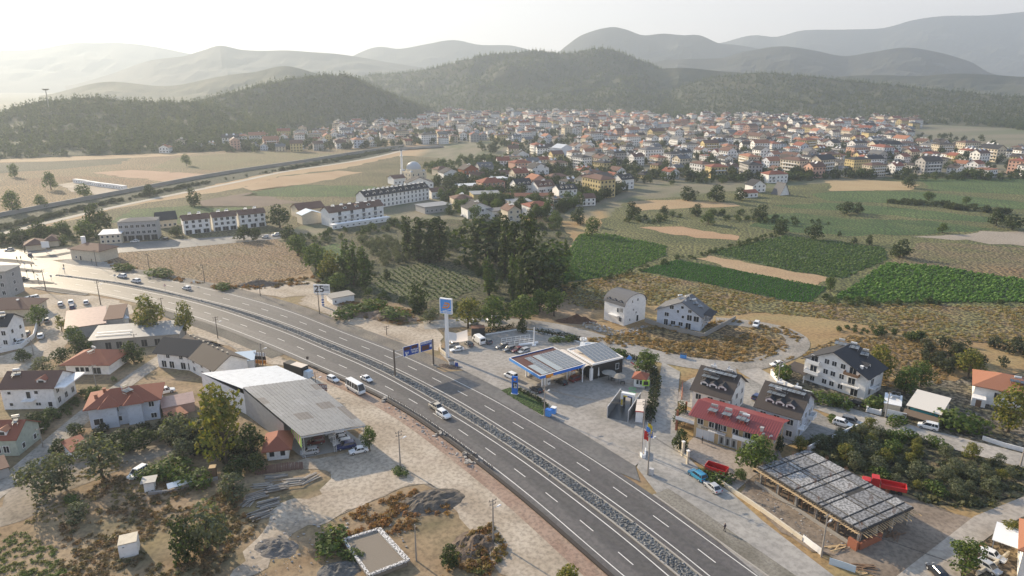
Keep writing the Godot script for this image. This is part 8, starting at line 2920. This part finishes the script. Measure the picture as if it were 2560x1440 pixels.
	trees([[110,1245,1150,1.15,"olive","nearest the lane, the widest"],[160,1218,1128,0.95,"olive","second from the lane with a bare trunk"],[255,1190,1085,1.1,"olive","with a leaning trunk above the clearing"],[200,1300,1255,1.4,"olive","low one left of the white hut"],[525,1380,1255,0.9,"olive","tall one in the scrub, right"],[465,1400,1290,0.8,"dark","leaning tree in the scrub beside the olive"],[585,1245,1180,1.2,"olive","left of the timber yard"],[445,1110,1030,1.2,"olive","below the long pink shed"],[460,1150,1095,1.2,"olive","in the garden below the sheds"],
		[60,905,872,1.3,"dark","beside the garden wall of the tall white house"],[205,885,835,1.2,"dark","round one left of the storehouse"],[155,905,868,1.3,"dark","round one left of the low red house"],[335,905,850,1.1,"dark","right of the low red house"],[110,930,890,1.4,"olive","spreading behind the terrace house"],[155,830,782,0.8,"thin","before the pink workshop"],[190,860,812,1.1,"broad","at the pink workshop's corner"],[100,815,760,1.0,"broad","in the yard of the left edge houses"],[190,1085,1055,1.5,"dark","left of the grey bay house"],[150,1132,1095,1.4,"dark","beside the low red shed"],[300,1130,1075,1.5,"dark","below the grey bay house, left"],[360,1120,1070,1.5,"dark","below the grey bay house, right"],[520,1130,1080,1.4,"dark","in the shade behind the tallest tree"],[640,1180,1135,1.3,"dark","before the red roofed cottage"],[590,1190,1140,1.3,"dark","left of the red roofed cottage"],[95,1075,1030,1.5,"dark","in front of the brown tiled house"],[130,1050,1018,1.5,"broad","at the terrace house's right corner"],
		[1125,1418,1357,0.9,"dark","alone beside the fork in the track"],[1940,1125,1085,1.1,"dark","right of the shop row"],[2000,1125,1090,1.2,"yellow","behind the shop row's corner"],[1850,1200,1170,1.2,"broad","at the corner of the building site"]],"trees in the gardens on the near side")
	trees([[385,1200,1165,1.6,"bush","yellow green one behind the white van"],[425,1180,1140,1.6,"bush","bright one in the garden below the sheds"],[455,1205,1165,1.2,"bush","conical one in the garden plot"],[500,1210,1175,1.5,"bush","broad one by the brown cabin"],[830,1365,1325,1.8,"bush","dark mass left of the ruined slab"],[880,1395,1370,1.4,"bush","yellowish one touching the ruined slab"],[180,1255,1235,1.4,"bush","under the middle olive tree"],[1000,1185,1168,1.8,"bush","dark patch at the foot of the track pole"],[1390,855,838,1.4,"bush","in the station's back hedge, left"],[1425,852,835,1.5,"bush","in the station's back hedge, right"],[1540,895,870,1.6,"bush","behind the black shop"],[1480,880,862,1.4,"bush","red flowered corner of the shop"],[1770,1190,1170,1.6,"bush","between blue car and red trailer"],[1800,1205,1178,1.6,"bush","behind the silver parked car"],[2000,1000,975,1.4,"bush","in front of the white apartment, left"],[2060,1010,975,1.4,"bush","in front of the white apartment, middle"],[2100,1015,982,1.3,"bush","in front of the white apartment, right"],[1955,945,905,1.0,"bush","tall dark one at the corner of the street wall"],[2190,1020,985,1.3,"bush","beside the black car's drive"],[2240,1062,1035,1.4,"bush","before the pavilion's thatch"],[2400,1075,1020,1.4,"bush","tall hedge like one by the gravel drive"],[2080,1052,1035,1.4,"bush","red tinged one on the street side"],[310,675,655,2.0,"bush","on the verge below the stubble, left"],[400,690,668,2.4,"bush","on the verge below the stubble, right"],[560,722,705,2.2,"bush","by the pole at the stubble's lower edge"],[930,775,745,2.0,"bush","on the bank left of the concrete hut"],[870,790,760,2.0,"bush","on the bank beside the concrete hut"],[985,795,765,2.0,"bush","round one on the bank above the road"]],"bushes")
	rng.seed = 8
	var k := 0
	var lot := W([2060,1100,2150,1072,2300,1105,2540,1175,2540,1215,2440,1265,2330,1250,2160,1185,2040,1125])
	var done := []
	while done.size() < 45 and k < 3000:
		k += 1
		var p := Vector2(U(40,130),U(-150,-105))
		if not Geometry2D.is_point_in_polygon(p, lot): continue
		var near := false
		for q in done: near = near or q.distance_to(p) < 2.7
		if near: continue
		done.append(p)
	done.sort_custom(func(a, c): return a.y > c.y)
	for r in 3:
		var row := done.slice(r * 15, r * 15 + 15)
		row.sort_custom(func(a, c): return a.x < c.x)
		for i in row.size():
			tree(["olive","olive","bush","olive","yellow"][rng.randi() % 5],Vector3(row[i].x, 0, row[i].y),U(2.2,4.2),U(1.0,1.4),"shrub on the lot behind the site, %s from left in its %s row" % [ORD[i],["nearest","middle","farthest"][r]],"shrubs of the overgrown lot","shrub")
	done = []
	var gv := W([890,602,985,586,1030,604,1050,645,965,668,925,652])
	k = 0
	while done.size() < 45 and k < 4000:
		k += 1
		var a := gv[0].lerp(gv[2], rng.randf()).lerp(gv[4].lerp(gv[3], rng.randf()), rng.randf())
		var near := false
		for q in done: near = near or q.distance_to(a) < 4.0
		if not near: done.append(a)
	done.sort_custom(func(a, c): return a.y > c.y)
	for r in 3:
		var row := done.slice(r * 15, r * 15 + 15)
		row.sort_custom(func(a, c): return a.x < c.x)
		for i in row.size():
			tree("olive",Vector3(row[i].x, 0, row[i].y),U(3.0,4.4),U(1.0,1.3),"grove olive behind the poplars, %s from left in its %s row" % [ORD[i],["nearest","middle","farthest"][r]],"olive grove behind the poplars")
	var gs := [Color(0.045,0.075,0.018),Color(0.075,0.115,0.026),Color(0.12,0.15,0.04)]
	scatter("thicket","dense green thicket around the cypresses and the orchard","thicket", W([1110,650,1180,600,1400,580,1410,640,1400,720,1340,790,1150,800,1090,770,1180,740,1210,715]),40.0, S.mid_tree, [1.5,4.0], gs, 0.9)
	scatter("thicket","green thicket between the hotel and the orchard field","thicket", W([720,600,830,575,1010,560,1240,560,1400,548,1400,575,1190,598,1110,640,1000,585,880,595,800,630,760,650]),34.0, S.mid_tree, [2.0,5.0], gs, 0.9,0.3,0.5)
	scatter("thicket","dark thicket behind the poplars and below the olive grove","thicket", W([790,650,850,660,920,655,960,672,930,700,935,740,1010,760,1080,765,1060,790,940,770,860,745,800,710]),20.0, S.mid_tree, [2.0,5.0], gs, 0.8,0.25,1.0)
	scatter("hedgerow","dark hedgerows along the field edges at right","hedgerow", W([1430,712,1520,690,1600,668,1760,632,1960,580,1990,580,1780,640,1690,655,1600,680,1500,706,1430,725]),9.0, S.mid_tree, [1.5,3.2], gs, 0.7,0.2,1.0)
	scatter("hedgerow","dark scrubby hedge below the big crop field at right","hedgerow", W([2060,745,2200,756,2560,760,2700,768,2700,776,2560,768,2200,766,2060,764]),8.0, S.mid_tree, [1.5,3.5], gs, 0.7,0.3,1.0)
	scatter("hedgerow","hedge of round shrubs across the upper green fields","hedgerow", W([2215,503,2300,508,2440,520,2520,530,2520,538,2440,530,2300,516,2215,509]),14.0, S.mid_tree, [3.0,5.0],[Color(0.06,0.08,0.025),Color(0.09,0.11,0.035)],0.8)
	scatter("hedgerow","straggling hedges and brush among the upper fields","hedgerow", W([1540,545,1900,530,2100,560,2000,566,1880,556,1700,556,1560,565]),40.0, S.mid_tree, [2.0,5.0], gs, 0.8,0.45,0.5)
	scatter("hedgerow","brush along the dirt road behind the houses at right","hedgerow", W([2100,815,2200,828,2320,850,2310,858,2200,842,2090,828]),6.0, S.mid_tree, [1.5,3.2], gs, 0.8)
	scatter("thicket","olive and thorn thicket beyond the pink roofed house","thicket", W([2300,870,2420,860,2600,880,2600,935,2450,925,2380,935,2310,930]),10.0, S.mid_tree, [2.5,5.0],[Color(0.06,0.07,0.04),Color(0.09,0.10,0.055),Color(0.05,0.06,0.02)],0.9,0.2)
	scatter("thicket","dark garden thicket below the grey bay house","thicket", W([230,1080,330,1075,430,1060,520,1060,640,1120,640,1175,520,1150,430,1115,300,1120,230,1110]),5.0, S.mid_tree, [1.5,4.0],[Color(0.02,0.03,0.012),Color(0.03,0.042,0.016),Color(0.05,0.06,0.022)],0.9,0.3,1.0)
	scatter("thicket","shrubs around the houses along the left lane","thicket", W([70,1040,150,1030,190,1000,290,935,300,950,200,1020,130,1075,60,1130,40,1090]),6.0, S.mid_tree, [1.2,2.8], gs, 0.9,0.35,1.0)
	scatter("thicket","small trees lining the minor road and restaurant","thicket", W([-60,600,60,585,200,575,250,600,180,612,60,612,-60,622]),24.0, S.mid_tree, [3.0,7.0], gs, 0.9,0.2,1.0)
	scatter("thicket","distant trees and gardens in front of the town","thicket", W([1060,420,1200,395,1290,395,1340,420,1260,440,1180,425,1080,440]),60.0, S.mid_tree, [4.0,9.0], gs, 0.9)
	scatter("thicket","dark trees along the lower edge of the town","thicket", W([1640,448,1900,446,2300,443,2600,443,2600,452,2300,451,2060,449,1900,458,1660,462]),60.0, S.mid_tree, [4.0,9.0], gs, 0.9)
	scatter("thicket","distant woods along the foot of the hills","thicket", W([1060,285,1300,272,1600,280,1780,285,2100,280,2600,310,2600,330,2300,300,2080,294,1800,296,1600,292,1300,280,1100,292]),110.0, S.mid_tree, [6.0,12.0], gs, 0.9,0.15,0.3)

func poles_and_cars() -> void:
	for r in [[1001,1166,1078,2, true, "at the edge of the shaded yard"],[1233,1352,1248,2, true, "beside the fork in the dirt track"],[1041,1402,1311,0, false, "cut bare beside the ruined slab"],[1619,1188,1078,2, true, "between lane and side street"],[1605,1135,1000,3, false, "behind the car wash"],[1361,1040,962,1, true, "at the end of the green island"],[2053,1392,1285,1, true, "at the corner of the building site"],[545,846,792,2, true, "beside the long white house"],[657,914,858,1, true, "by the slatted billboard"],[791,975,930,1, true, "behind the black lorry"],[967,838,815,2, false, "on the far verge near the sign gantry"],[799,785,715,1, false, "before the big number billboard"],[651,740,695,2, false, "on the far verge below the stubble, right"],[512,707,662,2, false, "below the stubble field, second from the junction"],[374,677,634,2, false, "below the stubble field, nearest the junction"],[115,727,674,2, true, "at the junction's gravel triangle"],[252,762,700,2, true, "above the junction yard"],[242,666,625,1, false, "before the beige building"],[408,787,745,1, false, "behind the bigger roadside tree"],[243,980,912,1, false, "on the lane before the low red house"],[108,1118,1070,1, false, "on the lane beside the olives"],[1944,962,902,1, true, "at the corner of the street wall"],[2213,1045,980,1, true, "beside the sheet metal gate"],[2551,1165,1080,1, false, "at the right edge of the street"],[62,632,588,2, false, "before the roadside restaurant"],[125,622,600,0, false, "beside the restaurant signboard"],[459,597,562,1, false, "before the white row houses"],[85,890,850,1, false, "by the tall white house's wall"],[340,870,835,1, false, "behind the storehouse"]]:
		pole(r[0], r[1], r[2], r[3], r[4], r[5],"pole_dark" if r[1] < 860 else "pole")
	var lp := func(px, py, ty): return G(px, py) + Vector3(0, tall(G(px, py), ty) - 0.5,0)
	cable(lp.call(243,980,912), lp.call(108,1118,1070),1.5,"thick cable sagging between the two lane poles")
	cable(lp.call(340,870,835), lp.call(243,980,912),1.5,"cable from the storehouse to the lane pole")
	for i in 3:
		var s := Vector3(0.5 * (i - 1),-0.3,0.5 * (i - 1))
		cable(lp.call(1361,1040,962) + s, lp.call(1605,1135,1000) + s, 1.2,["upper","middle","lower"][i] + " cable strung across the station forecourt")
		cable(lp.call(2053,1392,1285) + s, lp.call(2053,1392,1285) + s + Vector3(45,0,30),1.0,["upper","middle","lower"][i] + " cable leaving the site pole to the right")
		cable(lp.call(1619,1188,1078) + s, lp.call(2053,1392,1285) + s, 1.5,["upper","middle","lower"][i] + " cable along the side street")
	for r in [[289,702,2.4,"round","galvanised","round road sign at the left end of the median"],[414,728,2.6,"triangle","plastic_white","triangular warning sign on the median"],[486,714,1.8,"square","plastic_white","small white marker on the verge below the stubble"],[162,686,2.6,"round","galvanised","round sign on the median tip at the junction"],[770,912,2.2,"square","pole_dark","narrow dark marker at the start of the road wall"],[62,671,2.6,"round","galvanised","round sign between the junction lanes"],[130,704,2.4,"square","galvanised","small sign on the near traffic island"]]:
		post_sign(r[0], r[1], r[2], r[3], r[4], r[5],0.3)
	for r in [[163,684,4.2,"on the median tip"],[81,658,3.2,"on the upper island, right end"],[54,655,2.8,"on the upper island, middle"],[44,655,2.6,"on the upper island, left"],[82,680,3.6,"on the middle island"],[70,697,4.0,"before the near island, left"],[88,700,4.0,"on the near island, right"],[98,712,3.0,"on the near island, centre"],[231,663,3.0,"by the verge before the beige building"],[40,690,3.2,"with red panels at far left"]]:
		signal_light(r[0], r[1], r[2],"traffic light " + r[3])
	cars([["suv","white",305,694,240,686,"white car on the road, first from the junction"],["suv","white",340,706,280,697,"white car on the road, second from the junction"],["hatch","white",467,724,400,708,"white car on the road, third from the junction"],["old","white",917,952,962,975,"white saloon driving towards the viewer past the minibus"],["suv","white",1109,1042,1150,1068,"white car on the near carriageway passing the stakes"],["pickup","beige",1092,1024,1130,1048,"pale loaded pickup just behind the white car"],["minibus","white",889,978,930,1002,"white minibus on the dirt track by the warehouse"],["wagon","white",833,953,872,970,"white estate car on the dirt track behind the minibus"]],"vehicles on the main road")
	cars([["sedan","white",1143,878,1115,882,"white saloon parked under the fabric shelter"],["hatch","silver",1132,866,1110,870,"small silver car inside the fabric shelter"],["wagon","grey",1172,864,1155,852,"dark grey estate beside the shelter"],["van","white",1197,857,1180,845,"tall white van parked by the black box"],["hatch","grey",1219,858,1205,849,"small grey car hidden behind the tall van"],["sedan","grey",1256,870,1240,873,"grey saloon, leftmost of four parked by the railing"],["wagon","grey",1273,877,1255,882,"dark estate, second of four parked by the railing"],["sedan","maroon",1294,879,1275,884,"dark red saloon, third of four by the railing"],["hatch","silver",1310,882,1292,888,"pale car half hidden by the canopy edge"],["combi","white",1277,945,1255,935,"white van leaving the canopy on its left"],["sedan","black",1341,979,1315,966,"black saloon at the pump nearest the island"],["sedan","black",1402,960,1375,948,"black saloon at the pump in the middle"],["suv","maroon",1440,952,1455,946,"dark red car beside the shop front"]],"cars at the fuel station")
	cars([["suv","blue",1743,1195,1722,1180,"bright blue car parked by the stone wall"],["sedan","silver",1781,1224,1758,1204,"silver saloon with black roof behind the blue car"],["suv","white",1890,816,1880,830,"white car on the dry lot by the blue house"],["sedan","white",1943,915,1920,917,"white saloon on the dirt road corner"],["suv","white",2106,1065,2130,1072,"white car parked by the lot's wall"],["combi","grey",2127,1060,2150,1066,"grey van beside the white parked car"],["hatch","black",2138,1012,2120,1006,"black car in the apartment drive"],["combi","white",2319,1072,2290,1065,"white van on the street before the pavilion"],["sedan","black",2372,1046,2368,1065,"dark car in the drive beside the pavilion"],["old","white",2478,1395,2500,1405,"white old saloon in the lower right garden"],["hatch","silver",2468,1425,2490,1438,"silver car under the tree at lower right"],["hatch","black",2341,1437,2330,1425,"black car at the bottom edge of the side road"],["hatch","navy",1893,998,1905,990,"dark blue car between the dark roofed houses"],["combi","grey",1233,803,1215,805,"grey van under the trees behind the station"],["hatch","silver",1182,812,1165,816,"silver car in the shade behind the pole sign"]],"cars at the right")
	cars([["old","white",897,1132,868,1138,"white saloon parked outside the warehouse"],["hatch","silver",775,1135,745,1140,"silver hatchback beneath the warehouse edge"],["suv","white",836,1085,810,1090,"white car, farthest in the warehouse row"],["hatch","white",843,1094,815,1099,"white car, second farthest in the warehouse row"],["sedan","silver",850,1103,822,1108,"silver car in the middle of the warehouse row"],["wagon","white",856,1112,826,1117,"white car, second nearest in the warehouse row"],["suv","navy",866,1121,838,1126,"dark blue car, nearest in the warehouse row"],["hatch","maroon",790,1110,765,1114,"dark red car deep inside the warehouse"],["combi","white",346,1190,330,1200,"white van parked in the olive garden"],["pickup","white",412,984,430,980,"white pickup behind the grey bay house"],["hatch","white",152,764,152,750,"white car, left one in the junction yard"],["suv","white",178,760,176,745,"white car, right one in the junction yard"],["hatch","navy",181,772,180,760,"blue car behind the white yard cars"],["hatch","white",216,760,216,748,"pale car by the workshop's red heap"],["hatch","beige",100,762,104,752,"beige car by the yard trees"],["wagon","white",67,752,45,757,"white estate beside the white van at the yard"],["combi","white",82,751,60,756,"white van at the edge of the junction yard"],["hatch","silver",118,805,122,790,"silver car in the shade of the yard trees"],["suv","white",103,845,106,832,"white car on the pale yard by the workshop"],["hatch","grey",69,838,72,826,"grey car inside the white walled court"],["sedan","white",53,858,70,853,"white saloon inside the white walled court"],["suv","black",58,702,90,700,"black car waiting at the junction"],["sedan","silver",33,698,10,699,"silver car beside the left edge block"],["sedan","white",338,606,310,608,"white car before the concrete block"],["hatch","black",412,601,385,603,"dark car before the bushes on the minor road"],["sedan","silver",24,627,5,629,"silver car outside the restaurant, far left"],["hatch","navy",75,640,70,632,"dark blue car turning out of the minor road"],["hatch","white",663,595,650,596,"white car at the end of the minor road, left"],["suv","white",690,590,680,591,"white car at the end of the minor road, right"],["hatch","silver",1245,492,1260,491,"silver car on the car park by the salmon house"],["hatch","white",1190,492,1200,491,"white car on the car park before the hall"],["sedan","white",1160,540,1150,541,"white car before the cream house"],["hatch","silver",1446,518,1460,517,"silver car in the lane at the town edge"]],"parked cars on the near side and by the town")
	for k in 2:
		var o: Node3D
		var b: MB
		if k == 0:
			o = thing("tipper_trailer","red open trailer standing in the shop yard","trailer",G(1790,1188) + Vector3(0,0.14,0),-0.62)
			b = MB.new()
			for z in [-1.1,1.1]: b.hexa(Transform3D(Basis(),Vector3(0,0.9, z)),Vector3(4.4,1.2,0.1))
			for x in [-2.2,2.2]: b.hexa(Transform3D(Basis(),Vector3(x, 0.9,0)),Vector3(0.1,1.2,2.1))
			part(o, "sides", b.mesh(),M.red)
			b = MB.new()
			b.hexa(Transform3D(Basis(),Vector3(0,0.85,0)),Vector3(4.3,0.12,2.1))
			part(o, "bed", b.mesh(),M.dark)
			for x in [-1.2,1.2]:
				for z in [-0.9,0.9]: part(o, "wheel", S.tyre, M.rubber, T(Vector3(x, 0.4, z),0,Vector3.ONE * 1.2))
		else:
			o = thing("red_lorry","old red lorry parked behind the concrete deck","lorry",G(2195,1222),-0.42)
			b = MB.new()
			b.hexa(Transform3D(Basis(),Vector3(-2.2,0.8,0)),Vector3(1.8,1.0,1.9),0.9)
			part(o, "bonnet", b.mesh(),M.red)
			b = MB.new()
			b.hexa(Transform3D(Basis(),Vector3(-0.7,0.8,0)),Vector3(1.6,1.9,2.1),0.85)
			part(o, "cab", b.mesh(),M.red)
			b = MB.new()
			b.hexa(Transform3D(Basis(),Vector3(-0.75,1.75,0)),Vector3(1.62,0.6,1.9),0.92)
			part(o, "window", b.mesh(),M.glass)
			b = MB.new()
			for z in [-1.1,1.1]: b.hexa(Transform3D(Basis(),Vector3(2.6,1.0, z)),Vector3(4.6,0.8,0.1))
			for x in [0.3,4.9]: b.hexa(Transform3D(Basis(),Vector3(x, 1.0,0)),Vector3(0.1,0.8,2.1))
			b.hexa(Transform3D(Basis(),Vector3(2.6,0.9,0)),Vector3(4.6,0.1,2.1))
			part(o, "bed", b.mesh(),M.red)
			for x in [-2.2,2.6,3.8]:
				for z in [-0.95,0.95]: part(o, "wheel", S.tyre, M.rubber, T(Vector3(x, 0.45, z),0,Vector3.ONE * 1.35))
	var hut := house("bank_hut","small concrete hut with slab roof on the bank",G(832,762),G(886,752),6.0,2.4,"white","flat",0.15,"concrete_wall",0.4,0.5,"hut")
	window(hut, "f", hut.get_meta("box"),1.2,0.6,0.5,0.8,"white","dark")

func _ready() -> void:
	rng.seed = 1
	noise.seed = 4
	noise.frequency = 0.05
	noise.fractal_octaves = 3
	sky_and_camera()
	ground_materials()
	building_materials()
	tree_kinds()
	ground()
	roads()
	land()
	hills()
	beyond_road()
	town()
	right_side()
	left_side()
	station()
	signs()
	planting()
	poles_and_cars()
	print("built ", Time.get_ticks_msec())
